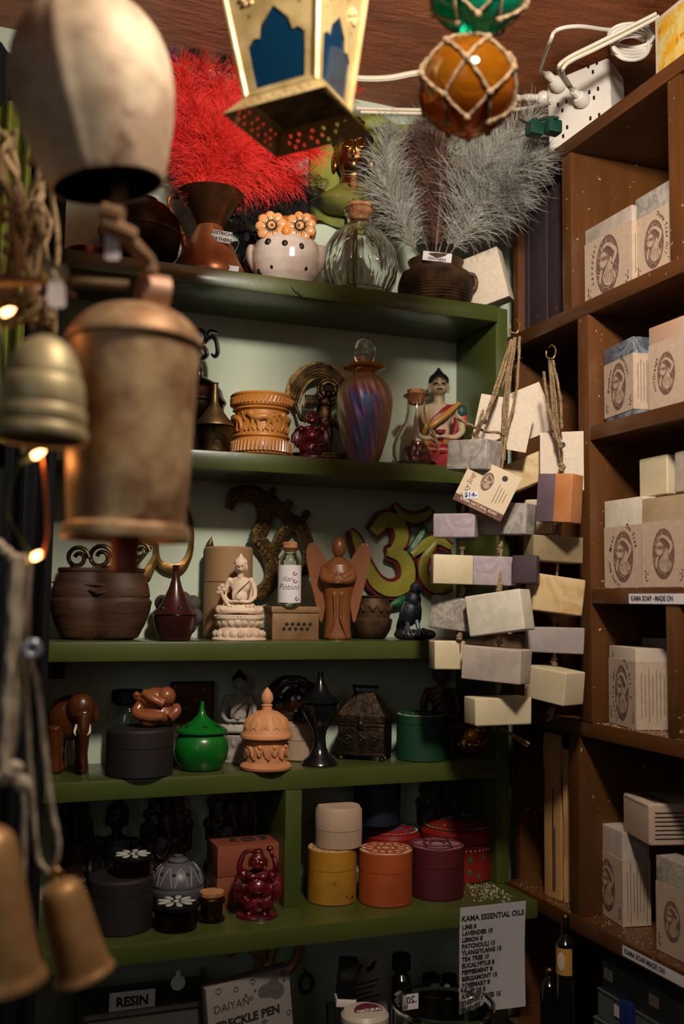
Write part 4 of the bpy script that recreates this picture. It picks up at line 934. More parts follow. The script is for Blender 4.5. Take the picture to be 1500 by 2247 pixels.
# metal chest
M['chest'] = mat('dark embossed metal', '4a3a2c', .42, .85, col2='241b14', nscale=110, bump=.7, bscale=150)
t = shelfT('metal_trinket_chest', 'dark embossed metal casket with a sloping roof lid, handle and small feet', 'chest', 800, 1.180, z4, rot=-38)
b = bm_new(); box(b, -52, 52, -34, 34, 12, 80, 1); t.add('body', 'chest', b)
b = bm_new()
for z in (14, 76): box(b, -54, 54, -36, 36, z-3, z+3, 1)
t.add('bands', 'chest', b)
b = bm_new(); v = [b.verts.new(p) for p in ((-54, -36, 82), (54, -36, 82), (54, 36, 82), (-54, 36, 82), (-54, -36, 96), (54, -36, 96), (54, 36, 96), (-54, 36, 96), (-22, -10, 144), (22, -10, 144), (22, 10, 144), (-22, 10, 144))]
for f in ((3, 2, 1, 0), (0, 1, 5, 4), (1, 2, 6, 5), (2, 3, 7, 6), (3, 0, 4, 7), (4, 5, 9, 8), (5, 6, 10, 9), (6, 7, 11, 10), (7, 4, 8, 11), (8, 9, 10, 11)): b.faces.new([v[i] for i in f])
t.add('lid', 'chest', b, angle=10)
b = bm_new(); tube(b, [(-24, 0, 143), (-27, 0, 158), (-20, 0, 156), (20, 0, 156), (27, 0, 158), (24, 0, 143)], 3.2, 8, 4); t.add('handle', 'chest', b)
b = bm_new(); box(b, -6, 6, -40, -36, 68, 96, 1); ell(b, (0, -41, 80), (5, 3, 5)); t.add('clasp', 'brassdark', b)
for x in (-46, 46):
    for y in (-28, 28): b = bm_new(); lathe(b, [(4, 0), (7, 3), (5, 12)], 12, (x, y)); t.add('foot', 'chest', b)
for x in (-30, 0, 30):
    b = bm_new(); tube(b, [(x+9*math.cos(TAU*q/8), -36, 44+9*math.sin(TAU*q/8)) for q in range(8)], 2, 5, 2, closed=True); ell(b, (x, -36, 44), (4, 2, 4)); t.add('embossed_rosette', 'chest', b)
M['dgreen'] = mat('deep green stained wood', '0b3f20', .6, col2='07301a', nscale=12)
def round_box(name, lab, px, y, z, r, h, m, top, split=.55, group=None, hh=.0):
    t = shelfT(name, lab, 'box', px, y, z, group=group)
    t.lathe('base', m, [(r-3, 0), (r, 2), (r, h*split)], seg=52); t.lathe('lid', m, [(r, h*split+1), (r, h-2.5), (r-2.5, h), (0, h)] if not top else [(r, h*split+1), (r, h-2), (r-1.5, h-.6)], seg=52)
    if top: b = bm_new(); cyl(b, r-1.2, h-.8, h+.2, 52); t.add('pale_top', top, b)
    return t
M['cream'] = mat('bare pale wood top', 'bba78c', .7); M['pinkt'] = mat('mauve stained top', '8a5560', .7)
def flower_lines(t, m, r, h, n, inner, z=.5, layers=2, w=1.0, square=False):
    b = bm_new()
    def ringl(rr, ww): tube(b, [(rr*math.cos(TAU*q/32), rr*math.sin(TAU*q/32), h+.3) for q in range(32)], ww, 4, 0, closed=True)
    for rr in inner: ringl(r*rr, w)
    for L_ in range(layers):
        for i in range(n):
            a = TAU*(i+.5*L_)/n; da = PI/n*.95; r0 = r*inner[-1]; r1 = r*(.95-.12*L_)
            tube(b, [(r0*math.cos(a-da), r0*math.sin(a-da), h+.3), ((r0+r1)*.56*math.cos(a-da*.9), (r0+r1)*.56*math.sin(a-da*.9), h+.3), (r1*math.cos(a), r1*math.sin(a), h+.3), ((r0+r1)*.56*math.cos(a+da*.9), (r0+r1)*.56*math.sin(a+da*.9), h+.3), (r0*math.cos(a+da), r0*math.sin(a+da), h+.3)], w, 4, 3)
    if square:
        q = r*inner[0]*.8; tube(b, [(q*math.cos(TAU*k/3-.5), q*math.sin(TAU*k/3-.5), h+.3) for k in range(3)], w, 4, 0, closed=True)
    return t.add('printed_lotus', m, b)
t = round_box('chakra_box', 'deep green wooden round box with a pale lotus-print top on the fourth shelf', 925, 1.158, z4, 56, 98, 'dgreen', 'cream', .8, group='wooden chakra round boxes'); flower_lines(t, 'dgreen', 56, 98, 12, (.3, .45), w=1.4)
t = shelfT('dark_painted_buddha', 'dark painted seated Buddha in a maroon robe at the right end of the fourth shelf', 'statue', 966, 1.213, z4)
M['bronzed'] = mat('dim brown skin paint', '5c3a2c', .45); M['maroonp'] = mat('maroon paint', '4a1013', .35, col2='2c0a0c', nscale=40)
b = bm_new(); lathe(b, [(52, 0), (54, 10), (46, 18), (50, 30), (44, 44)], 30, fn=lambda r, z, a: r*math.hypot(math.cos(a), .5*math.sin(a))); t.add('base', 'maroonp', b)
fig_buddha(t, 168, 'bronzed', 'pblack', 'maroonp', .012, zoff=38)
t = shelfT('gold_and_red_figurine', 'glossy red figurine with a gold belly at the far right of the fourth shelf', 'figurine', 1037, 1.166, z4)
b = bm_new(); ell(b, (0, 0, 22), (36, 24, 22)); ell(b, (12, 4, 50), (22, 18, 24)); ell(b, (16, 0, 78), (13, 13, 14)); tube(b, [(30, -4, 60), (38, -14, 40), (24, -22, 30)], [9, 8, 6], 8); t.blob('robe', mat('glossy dark red', '5a0d10', .15, coat=1), b, 1.8)
b = bm_new(); ell(b, (-6, -14, 44), (17, 14, 16)); ell(b, (-22, -14, 26), (8, 7, 12)); t.blob('belly', 'gilt', b, 1.6)
t = T('power_socket', 'small dark socket plate with a black round hole above the wooden elephant', 'socket', onY(125, 1472, YB-.002), 0)
b = bm_new(); box(b, -17, 17, -3, 2, -17, 17, 1.5); t.add('plate', mat('grey socket plate', '4c463f', .5), b); b = bm_new(); ell(b, (3, -3, 0), (10, 4, 10)); t.add('socket_hole', 'black', b)

# ================================================ lowest shelf, left bay
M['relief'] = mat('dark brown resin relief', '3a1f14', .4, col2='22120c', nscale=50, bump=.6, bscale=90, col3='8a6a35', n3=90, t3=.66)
def relief(name, lab, px, y, w, h, seed, crown=True):
    t = shelfT(name, lab, 'figurine', px, y, z5, rot=-10); rs = random.Random(seed); b = bm_new()
    lathe(b, [(w*.46, 0), (w*.5, h*.06), (w*.44, h*.12)], 24, fn=lambda r, z, a: r*math.hypot(math.cos(a), .35*math.sin(a)))
    ell(b, (0, 0, h*.34), (w*.36, w*.17, h*.24)); ell(b, (0, -4, h*.66), (w*.17, w*.15, h*.14)); ell(b, (0, 0, h*.84), (w*.12, w*.1, h*.14))
    for s in (-1, 1):
        ell(b, (s*w*.22, 0, h*.66), (w*.13, w*.05, h*.1)); tube(b, [(s*w*.2, 0, h*.5), (s*w*.4, -6, h*.42), (s*w*.42, -6, h*.62)], w*.055, 8); tube(b, [(s*w*.3, -4, h*.3), (s*w*.4, -10, h*.22), (s*w*.16, -14, h*.18)], w*.07, 8)
        ell(b, (s*w*.36, -2, h*.18), (w*.13, w*.1, h*.08))
    tube(b, [(0, -w*.14, h*.64), (w*.06, -w*.2, h*.5), (-w*.08, -w*.2, h*.36), (-w*.2, -w*.18, h*.40)], [w*.07, w*.05, w*.04, w*.03], 8)
    for _ in range(16): a = rs.uniform(0, PI); ell(b, (w*.44*math.cos(a), 6, h*.55+h*.38*math.sin(a)), (w*.07, w*.06, h*.05), None, 8, 6)
    ell(b, (0, 8, h*.58), (w*.42, w*.08, h*.38))
    t.blob('figure', 'relief', b, w*.018); return t
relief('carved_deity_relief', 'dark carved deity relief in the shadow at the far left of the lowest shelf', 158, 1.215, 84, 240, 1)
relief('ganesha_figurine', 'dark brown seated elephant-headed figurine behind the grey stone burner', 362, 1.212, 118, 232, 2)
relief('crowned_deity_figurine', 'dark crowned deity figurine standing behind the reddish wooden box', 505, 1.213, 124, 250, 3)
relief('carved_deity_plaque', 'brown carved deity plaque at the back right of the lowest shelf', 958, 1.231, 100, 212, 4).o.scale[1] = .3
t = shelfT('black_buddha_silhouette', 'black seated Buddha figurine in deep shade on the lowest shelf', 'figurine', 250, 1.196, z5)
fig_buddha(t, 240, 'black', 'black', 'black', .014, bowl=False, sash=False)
t = shelfT('tall_black_round_box', 'tall black wooden round box at the front left of the lowest shelf', 'box', 262, 1.108, z5)
t.lathe('base', 'blackw', [(68, 0), (71, 3), (71, 80)], seg=52); t.lathe('lid', 'blackw', [(71, 81.2), (71, 108), (66, 113), (0, 113)], seg=52)
M['petw'] = mat('pearly white enamel', 'a9aaa2', .3); M['boxbrass'] = mat('polished dark brass', '7a6238', .25, 1, col2='3b2c18', nscale=20)
def petal_box(name, lab, loc, r, h, side='boxbrass'):
    t = T(name, lab, 'box', loc, -21)
    t.lathe('body', side, [(r-2, 0), (r, 1.5), (r, h*.7), (r-4, h*.72)], seg=44)
    b = bm_new(); lathe(b, [(r*.7, h*.72), (r, h*.8), (r, h*.95), (r*.9, h)], 64, fn=lambda q, z, a: q*(1+.05*abs(math.sin(4.5*a)))); t.add('lid', 'blackgloss', b)
    for k in range(9):
        a = TAU*k/9+.2; b = bm_new(); ell(b, (r*.58*math.cos(a), r*.58*math.sin(a), h+.4), (r*.33, r*.15, 2), rotm(0, 0, math.degrees(a)), 14, 8)
        for v in b.verts:
            d = (v.co.x*math.cos(a)+v.co.y*math.sin(a))/r; q = .35+.9*max(0, min(1, (d-.2)/.6)); px_, py_ = d*r*math.cos(a), d*r*math.sin(a); v.co.x = px_+(v.co.x-px_)*q; v.co.y = py_+(v.co.y-py_)*q
        t.add('petal', 'petw', b)
    b = bm_new(); ell(b, (0, 0, h), (r*.13, r*.13, 2.4)); t.add('petal_centre', 'petw', b)
    return t
petal_box('petal_lid_box', 'white-petalled dark round trinket box standing on the tall black box', spotY(290, 1.106, z5+113*t.s+.0004), 43, 42)
t = shelfT('grey_stone_burner', 'grey carved soapstone incense burner with etched petals and round vents', 'incense burner', 388, 1.150, z5)
M['soapst'] = mat('grey soapstone', '57575c', .4, col2='434349', nscale=14); M['soapl'] = mat('pale etched lines', '8c8c92', .6)
t.lathe('bowl', 'soapst', [(36, 0), (42, 4), (56, 30), (58, 48), (56, 54)], seg=44)
t.lathe('lid', 'soapst', [(57, 55), (58, 60), (48, 84), (32, 98), (20, 102), (22, 106), (18, 110), (10, 112), (11, 116), (0, 118)], seg=44)
b = bm_new()
for i in range(10):
    a = TAU*i/10; tube(b, [(57.6*math.cos(a-.25), 57.6*math.sin(a-.25), 61), (47*math.cos(a-.12), 47*math.sin(a-.12), 85.5), (36*math.cos(a), 36*math.sin(a), 96), (47*math.cos(a+.12), 47*math.sin(a+.12), 85.5), (57.6*math.cos(a+.25), 57.6*math.sin(a+.25), 61)], 1, 5, 4)
t.add('etched_petals', 'soapl', b)
for i in range(10): a = TAU*i/10+.31; b = bm_new(); ell(b, (46*math.cos(a), 46*math.sin(a), 84), (4.4, 4.4, 3.6)); t.add('vent', 'black', b)
petal_box('petal_lid_box', 'low silvery round trinket box with a white petal lid at the shelf front', spotY(385, 1.088, z5), 47, 56)
t = shelfT('corked_brass_jar', 'tiny ribbed brass jar with a cork stopper beside the petal box', 'jar', 463, 1.100, z5)
t.lathe('body', 'boxbrass', [(24, 0), (28, 2), (28, 8), (24, 10), (24, 36), (27, 38), (28, 46), (26, 50)], seg=36)
b = bm_new()
for z in (4, 40, 46): 
    for i in range(30): a = TAU*i/30; ell(b, (28*math.cos(a), 28*math.sin(a), z), (2.4, 2.4, 2.4), None, 6, 4)
t.add('beading', 'boxbrass', b); t.lathe('cork', 'cork', [(22, 50), (26, 54), (27, 62), (0, 64)])
M['cedar'] = mat('reddish cedar wood', '8a4a34', .5, col2='6a3322', nscale=10, stretch=(.15, 1, 1.4), bump=.08)
t = shelfT('wooden_moon_box', 'reddish wooden box with a triple moon burned on its lid', 'box', 541, 1.165, z5, rot=0)
b = bm_new(); box(b, -80, 80, -50, 50, 0, 62, 1.5); t.add('base', 'cedar', b); b = bm_new(); box(b, -80, 80, -50, 50, 63.2, 126, 1.5); t.add('lid', 'cedar', b)
b = bm_new(); tube(b, [(16*math.cos(TAU*q/24), 16*math.sin(TAU*q/24), 126.4) for q in range(24)], 1.4, 4, 0, closed=True); tube(b, [(9*math.cos(TAU*q/24), 9*math.sin(TAU*q/24), 126.4) for q in range(24)], 1.2, 4, 0, closed=True)
for s in (-1, 1): tube(b, [(s*24, -16, 126.2), (s*38, 0, 126.2), (s*24, 16, 126.2)], [1, 6, 1], 6, 6)
t.add('burned_moons', 'ink', b)
t = shelfT('red_laughing_buddha', 'dark red laughing Buddha with both arms raised, in front of the reddish wooden box', 'figurine', 564, 1.098, z5)
fig_hotei(t, 150, 'redresin', raised=False)

# lowest shelf, right bay
M['yel'] = mat('mustard stained wood', 'a8761a', .6, col2='7d5512', nscale=18, contrast=(.35, .75), col3='3a2810', n3=60, t3=.66); M['ora'] = mat('orange stained wood', 'a3481a', .6, col2='83380f', nscale=18); M['mar'] = mat('maroon stained wood', '4f0d16', .6, col2='3a0a10', nscale=18)
M['yell'] = mat('ochre print', '8a6a2a', .7); M['oral'] = mat('orange print', '8a3a18', .7); M['marl'] = mat('maroon print', '3f0b14', .7); M['pkline'] = mat('pale mauve line', 'a08a90', .7)
G_ = 'wooden chakra round boxes'
ty = round_box('chakra_box', 'mustard yellow wooden round box with a lotus-print top and a pale box on it', 727, 1.130, z5, 54, 114, 'yel', 'cream', .62, G_); flower_lines(ty, 'yell', 54, 114, 10, (.3, .5), w=1.2, square=True)
to = round_box('chakra_box', 'orange wooden round box with an orange lotus-print top', 845, 1.106, z5, 59, 112, 'ora', 'cream', .62, G_); flower_lines(to, 'oral', 59, 112, 6, (.2, .36, .42), w=2.0)
tm = round_box('chakra_box', 'maroon wooden round box with a mauve lotus-print top', 958, 1.110, z5, 59, 108, 'mar', 'pinkt', .62, G_); flower_lines(tm, 'marl', 59, 108, 4, (.3, .5), w=2.4, layers=1); flower_lines(tm, 'pkline', 59, 108.4, 10, (.28, .34, .5), w=.8, layers=0, square=True)
t = T('pale_round_box', 'pale unfinished wooden round box stacked on the mustard yellow box', 'box', spotY(742, 1.130, z5+114*ty.s+.0006), -21)
t.lathe('base', 'palew', [(48, 0), (51, 2), (52, 38)], seg=48); t.lathe('lid', 'palew', [(52, 39), (51, 78), (46, 86), (0, 88)], seg=48)
M['tinr'] = mat('red enamelled papier mache', '7a1a14', .35, coat=.4)
def painted_tin(lab, px, y, r, h, basecol, fl, seed):
    t = shelfT('painted_round_tin', lab, 'tin', px, y, z5); rs = random.Random(seed)
    t.lathe('base', 'tinr', [(r-4, 0), (r, 3), (r, h*.62)], seg=56); tl = t.lathe('lid', 'tinr', [(r+1, h*.64), (r+2, h*.78), (r-2, h*.82), (r*.8, h*.92), (r*.4, h*.985), (0, h)], seg=56)
    def dome(rr):
        q = rr/r; return h*(1-.18*q**2.4)+.5
    b = bm_new(); lathe(b, [(r*.93, dome(r*.93)-.5), (r*.5, dome(r*.5)-1), (r*.2, dome(r*.2)), (0, h+.6)], 56, cap=False)
    for v in b.verts: v.co.z += 1.0
    t.add('painted_ground', basecol, b, tl)
    for k, (m, n, sz) in enumerate(fl):
        b = bm_new()
        for i in range(n):
            rr = r*.86*math.sqrt(rs.random()); a = rs.uniform(0, TAU); ell(b, (rr*math.cos(a), rr*math.sin(a), dome(rr)+1.2), (sz*rs.uniform(.6, 1.3), sz*.6, .8), rotm(0, 0, rs.uniform(0, 180)), 8, 5)
        for i in range(n//2):
            a = rs.uniform(0, TAU); z = rs.uniform(h*.1, h*.5); ell(b, ((r)*math.cos(a), (r)*math.sin(a), z), (sz*.6, .8+.2*k, sz), rotm(0, 0, math.degrees(a)+90), 8, 5)
        t.add('painted_flowers', m, b)
    b = bm_new()
    for i in range(60): a = TAU*i/60; ell(b, (r*.9*math.cos(a), r*.9*math.sin(a), dome(r*.9)+1.2), (2, 2, .8), None, 6, 4)
    for i in range(48): a = TAU*i/48; ell(b, (r*math.cos(a), r*math.sin(a), h*.54), (2.2, 1.2, 2.4), rotm(0, 0, math.degrees(a)+90), 6, 4)
    t.add('dotted_border', 'cream', b)
    return t
M['pgr'] = mat('teal green enamel', '1f5a48', .4); M['pbl'] = mat('blue enamel', '2b62a8', .35); M['pye'] = mat('yellow enamel', 'c9a233', .4); M['pdk'] = mat('dark olive enamel', '20241a', .4); M['pli'] = mat('light blue enamel', '7fb0d8', .35)
tb = painted_tin('red papier mache round tin painted with blue flowers under the dark blue box', 858, 1.196, 62, 118, 'tinr', (('pbl', 40, 6), ('pli', 26, 3)), 5)
painted_tin('large red papier mache round tin painted with green leaves and bright flowers', 1002, 1.180, 80, 126, 'pdk', (('pgr', 60, 7), ('pbl', 24, 6), ('pye', 14, 4)), 6)
t = T('blue_round_box', 'very dark blue wooden round box standing on the flowered red tin', 'box', spotY(826, 1.192, z5+118*tb.s+.0015), -21)
M['dblue'] = mat('dark blue stained wood', '0e1730', .6, col2='0a1022', nscale=14)
t.lathe('base', 'dblue', [(48, 0), (51, 2), (52, 60)], seg=44); t.lathe('lid', 'dblue', [(52, 61.2), (52, 98), (48, 103), (0, 103)], seg=44)

# ================================================ under the lowest shelf
z6 = onY(700, 2330, 1.15).z; zt = z6
gbox('shelf_board', xL+.012, xRt-.012, YL-.04, YB-.001, z6-.022, z6, .003)
t = T('gilt_om_ornament', 'gilt scrolled om ornament on the wall beneath the lowest shelf', 'wall ornament', onY(570, 2110, YB-.010), 0)
b = bm_new(); ribbon(b, [(-76, 20), (-50, 36), (-22, 34), (2, 8), (-10, -26), (-34, -46)], [10, 22, 24, 22, 18, 10], -4, 5, 6, 4); ribbon(b, [(-8, -26), (20, -10), (30, 20), (42, 52), (60, 66)], [10, 18, 16, 18, 10], -4, 5, 6, 4)
ribbon(b, [(50, 60), (84, 46), (90, 10), (70, -24), (40, -34)], [10, 18, 20, 16, 6], -4, 5, 6, 4); ribbon(b, [(-130, 0), (-118, -30), (-90, -52)], [6, 12, 6], -4, 5, 6, 3)
t.add('om_symbol', 'gilt', b)
M['smoke'] = mat('smoky translucent plastic', '6b665f', .25, trans=.55)
t = T('resin_bin', 'translucent grey plastic bin with a RESIN label under the lowest shelf', 'bin', Vector((spotY(330, 1.12, z6).x, 1.12, z6)), 0)
hB = (z5-.03-z6)/t.s*.66
b = bm_new(); box(b, -150, 130, -40, 100, 0, hB, 4); bmesh.ops.delete(b, geom=[f for f in b.faces if f.normal.z > .9], context='FACES'); t.add('tub', 'smoke', b)
b = bm_new(); box(b, -156, 136, -46, 106, hB-8, hB+4, 3); t.add('lid', 'smoke', b)
lz = (onY(290, 2197, 1.12-40*t.s).z-z6)/t.s; lx = (onY(290, 2197, 1.12-40*t.s).x-t.o.location.x)/t.s
label_card(t, 'bin_label', lx, -41.2, lz, 98, 44, ['RESIN'], 27, bold=.045, rot=-1)
b = bm_new(); lathe(b, [(0, -2), (16, 0), (16, 3), (0, 4)], 24); bmesh.ops.rotate(b, matrix=rotm(90), verts=b.verts); bmesh.ops.translate(b, vec=(lx+98, -42, lz+28), verts=b.verts); box(b, lx+93, lx+103, -45, -41, lz+30, lz+54, 1); t.add('latch', 'plastic', b)
t = T('dark_red_carton', 'dark red carton lying below the RESIN bin', 'box', Vector((spotY(150, 1.085, z6).x, 1.085, z6)), 0)
b = bm_new(); box(b, -10, 60, -30, 20, 0, 30, 1.5); t.add('carton', mat('dark red card', '3a1015', .6), b)
# freckle pen box
t = T('freckle_pen_box', 'grey printed FRECKLE PEN carton under the lowest shelf', 'box', Vector((spotY(560, 1.085, z6).x, 1.085, z6)), 6)
c0 = onY(560, 2216, 1.085-12*t.s); cz_ = (c0.z-z6)/t.s
M['gcard'] = mat('grey printed card', '8d857f', .5, col2='7b736e', nscale=5); M['dcard'] = mat('dark card', '2a2421', .6)
b = bm_new(); box(b, -98, 98, -10, 22, 0, cz_+62, 1.5, Matrix.Rotation(R(-6), 4, 'Y')); bmesh.ops.translate(b, vec=(0, 0, 10.5), verts=b.verts); t.add('carton', 'gcard', b)
TR = Matrix.Translation((0, 0, 10.5)) @ Matrix.Rotation(R(-6), 4, 'Y')
b = bm_new(); text(b, 'DAIYAN', 25, -42, -10.4, cz_+12, mtx=TR, bold=-.005, sx=.9); text(b, 'FRECKLE PEN', 25, -6, -10.4, cz_-24, mtx=TR, bold=.045); text(b, '1.0 mL / 0.03 fl oz   7 Pcs', 9, -6, -10.4, cz_-42, mtx=TR)
t.add('lettering', 'ink', b, smooth=False)
b = bm_new()
for x, z, r in ((-30, 44, 5), (10, 50, 5), (-8, 24, 3), (4, 16, 3.5), (82, 50, 5), (84, 34, 3), (90, -38, 5), (-70, 50, 6), (14, 30, 2.5), (30, -42, 4)): tube(b, [TR @ Vector((x+r*math.cos(TAU*q/10), -10.4, cz_+z+r*math.sin(TAU*q/10))) for q in range(10)], .8, 4, 0, closed=True)
t.add('printed_bubbles', 'ink', b)
b = bm_new()
for x, z, rx, rz in ((46, 22, 26, 16), (58, 34, 14, 12), (66, 16, 18, 18), (32, 18, 12, 8)): ell(b, TR @ Vector((x, -10.2, cz_+z)), (rx, .6, rz), None, 14, 8)
t.add('printed_blot', mat('dark grey print', '4b4743', .6, col2='5d5853', nscale=200), b)
t = T('brass_cord_ring', 'small brass ring hooked on the wall right of the FRECKLE PEN carton', 'ring', onY(672, 2158, YB-.012), 0)
b = bm_new(); tube(b, [(14*math.cos(TAU*q/16), 0, 20*math.sin(TAU*q/16)) for q in range(16)], 4, 8, 2, closed=True); t.add('ring', 'brassdark', b)
b = bm_new(); tube(b, [(0, 0, 20), (0, 12, 24), (0, 22, 24)], 3, 6); t.add('hook', 'brassdark', b)
# small goods in front
def small(name, lab, cat, px, py, y, rot=0):
    p = onY(px, py, y); t = T(name, lab, cat, Vector((p.x, y, z6)), rot); return t, (p.z-z6)/t.s
t, h0 = small('black_tester_box', 'upright glossy black carton with a white base left of the leaflet', 'box', 742, 2140, 1.09, -12)
b = bm_new(); box(b, -20, 20, -16, 16, h0-46, h0+36, 1, Matrix.Rotation(R(5), 4, 'Y')); t.add('sleeve', 'blackgloss', b); b = bm_new(); box(b, -22, 22, -18, 18, h0-62, h0-46, 1, Matrix.Rotation(R(5), 4, 'Y')); t.add('white_band', 'plastic', b)
b = bm_new(); box(b, -24, 24, -18, 18, 0, h0-62, 1); t.add('stand', 'black', b)
t, h0 = small('oil_leaflet', 'printed paper leaflet with small leaf drawings and lines of text', 'leaflet', 822, 2145, 1.13, 0)
M_ = Matrix.Rotation(R(-7), 4, 'Y'); b = bm_new(); box(b, -48, 50, -1, 1, 10, h0+52, 0, M_); t.add('sheet', mat('grey leaflet paper', '8f8680', .7), b)
b = bm_new()
for k in range(5): box(b, -36, 30-9*(k % 3), -1.6, -1, h0-8-11*k, h0-5-11*k, 0, M_)
for x in (-20, 14): ell(b, M_ @ Vector((x, -1.2, h0+22)), (12, .5, 6), rotm(0, -24, 0)); ell(b, M_ @ Vector((x+8, -1.2, h0+30)), (9, .5, 3.5), rotm(0, -30, 0))
t.add('printing', 'ink', b)
for (px, py, y, r, h, lb) in ((880, 2125, 1.10, 22, 62, 'black screw-cap bottle standing before the leaflet'), (945, 2160, 1.15, 20, 44, 'short black bottle left of the price list'), (985, 2160, 1.16, 18, 42, 'short black bottle half behind the price list')):
    t, h0 = small('black_oil_bottle', lb, 'bottle', px, py, y)
    t.lathe('bottle', mat('dark bottle glass', '100c0c', .12, coat=.5), [(r*.9, 0), (r, 3), (r, h0-20), (r*.5, h0-6), (r*.5, h0)]); t.lathe('cap', 'black', [(r*.9, h0-2), (r*.95, h0), (r*.95, h0+h*.45), (r*.8, h0+h*.5), (0, h0+h*.5)])
t, h0 = small('balm_jar', 'cream balm jar with a maroon round label at the bottom edge', 'jar', 800, 2225, 1.02)
t.lathe('jar', 'plastic', [(46, 0), (50, 4), (50, h0-24), (48, h0-20)]); t.lathe('lid', mat('cream tin lid', 'b5aa98', .4), [(52, h0-20), (54, h0-16), (53, h0), (46, h0+8), (0, h0+11)])
b = bm_new(); ell(b, (6, -10, h0+8), (34, 30, 3.2), rotm(14, 0, 0), 28, 8); t.add('round_label', mat('maroon label', '5a1c24', .5), b)
b = bm_new(); text(b, 'NATURAL', 13, 0, 0, 0, bold=.03); bmesh.ops.rotate(b, matrix=rotm(-78), verts=b.verts); bmesh.ops.translate(b, vec=(6, -12, h0+12), verts=b.verts); t.add('lettering', 'white', b, smooth=False)
t, h0 = small('glass_bowl', 'thick-rimmed clear glass bowl with a .20 EA price label', 'bowl', 972, 2205, .985)
b = bm_new(); R_ = 112; lathe(b, [(0, 4), (60, 0), (84, 14), (104, h0*.6), (R_-4, h0-8), (R_+2, h0-2), (R_+2, h0+6), (R_-4, h0+8), (R_-8, h0), (98, h0*.6), (78, 20), (56, 8), (0, 10)], 64, cap=False); t.add('bowl', 'glass', b)
label_card(t, 'price_label', -38, 92, h0-22, 42, 34, [], 10, th=.6)
b = bm_new(); text(b, '.20', 22, -34, 91.6, h0-18, bold=.02, rot=4, sx=-1); text(b, 'EA', 12, -50, 91.6, h0-32, bold=.02, sx=-1); t.add('lettering', 'ink', b, smooth=False)
# essential oil price list on the shelf edge
p0 = onY(1082, 1992, YL-.003); t = T('price_list', 'white KAMA ESSENTIAL OILS price list taped to the edge of the lowest shelf', 'sign', p0, 0)
b = bm_new(); nx, nz = 8, 14; g_ = []
def shp(u, v): return ((-82+164*u)*(1-.02*v)-v*16, -.8-5*math.sin(v*2.6)*.5-3*math.sin(u*5+v*3)*v-22*v*v, 8-214*v+(14*u*0))
for j in range(nz+1):
    for i in range(nx+1): g_.append(b.verts.new(shp(i/nx, j/nz)))
for j in range(nz):
    for i in range(nx): k = j*(nx+1)+i; b.faces.new((g_[k], g_[k+1], g_[k+nx+2], g_[k+nx+1]))
bmesh.ops.solidify(b, geom=b.faces[:], thickness=.5); sh = t.add('sheet', 'white', b)
b = bm_new(); lines = ['LIME 8', 'LAVENDER 10', 'LEMON 8', 'PATCHOULI 15', 'YLANG/YLANG 15', 'TEA TREE 10', 'EUCALYPTUS 8', 'PEPPERMINT 8', 'BERGAMONT 15', 'ROSEMARY 8', 'ORANGE 8', 'KAMA THIEVES 15', 'THIEVES 30', 'THIEVES 15']
text(b, 'KAMA ESSENTIAL OILS', 15.5, 0, 0, -.075*214, bold=.03)
for i, s in enumerate(lines): text(b, s, 12.2, -76, 0, -(.155+.0605*i)*214, bold=.05, align='LEFT')
for v in b.verts:
    u_ = (v.co.x+82)/164; v_ = -v.co.z/214+.037; q = shp(u_, v_); v.co.x, v.co.z = q[0], q[2]; v.co.y = q[1]-1.0+v.co.y*.3
t.add('lettering', 'ink', b, sh, smooth=False)

# ================================================ soaps in the pigeonholes
M['kraftp'] = mat('tan printed card wrapper', 'b59f8a', .8, col2='a9927d', nscale=150)
M['emb'] = mat('sepia print', '5e4238', .85, col2='745548', nscale=260); M['embl'] = mat('unprinted card figure', 'ad9883', .8)
SO = {}
def soapm(k, a, b_, **q):
    q.setdefault('nscale', 26); q.setdefault('contrast', (.42, .6)); M[k] = mat('soap '+k, a, .5, col2=b_, sss=.2, bump=.12, bscale=120, **q)
soapm('s_lav', 'b0a294', '9b8d84'); soapm('s_grey', 'a39c94', '7d7671', nscale=40, kind='marble'); soapm('s_char', '3d4450', '7d828a', nscale=30, kind='marble'); soapm('s_rose', 'b0866c', 'a08f7e', nscale=14)
soapm('s_cream', 'c3b595', 'b8aa8a'); soapm('s_white', 'bfb6a2', 'cbc4b4', nscale=60); soapm('s_tan', 'a68f72', '9a8468'); soapm('s_lico', 'b8a898', '3f2226', nscale=55, contrast=(.62, .68)); soapm('s_brown', '8a6a4e', '7a5c42')
soapm('s_crack', 'a39a8e', '7e766c', nscale=90, kind='marble'); soapm('s_lil', '8f8088', 'a09494', nscale=30, kind='marble'); soapm('s_purp', '63505a', '57464f'); soapm('s_oran', 'b5794a', 'a86c3e'); soapm('s_dark', '2f2228', '3a2a30'); soapm('s_oliv', '8a7a5c', '7c6c50'); soapm('s_swirl', 'c3ab80', 'b59463', nscale=16, kind='marble'); soapm('s_greyp', '958a86', '8c817e'); soapm('s_ambr', 'b0783c', 'a36c34')
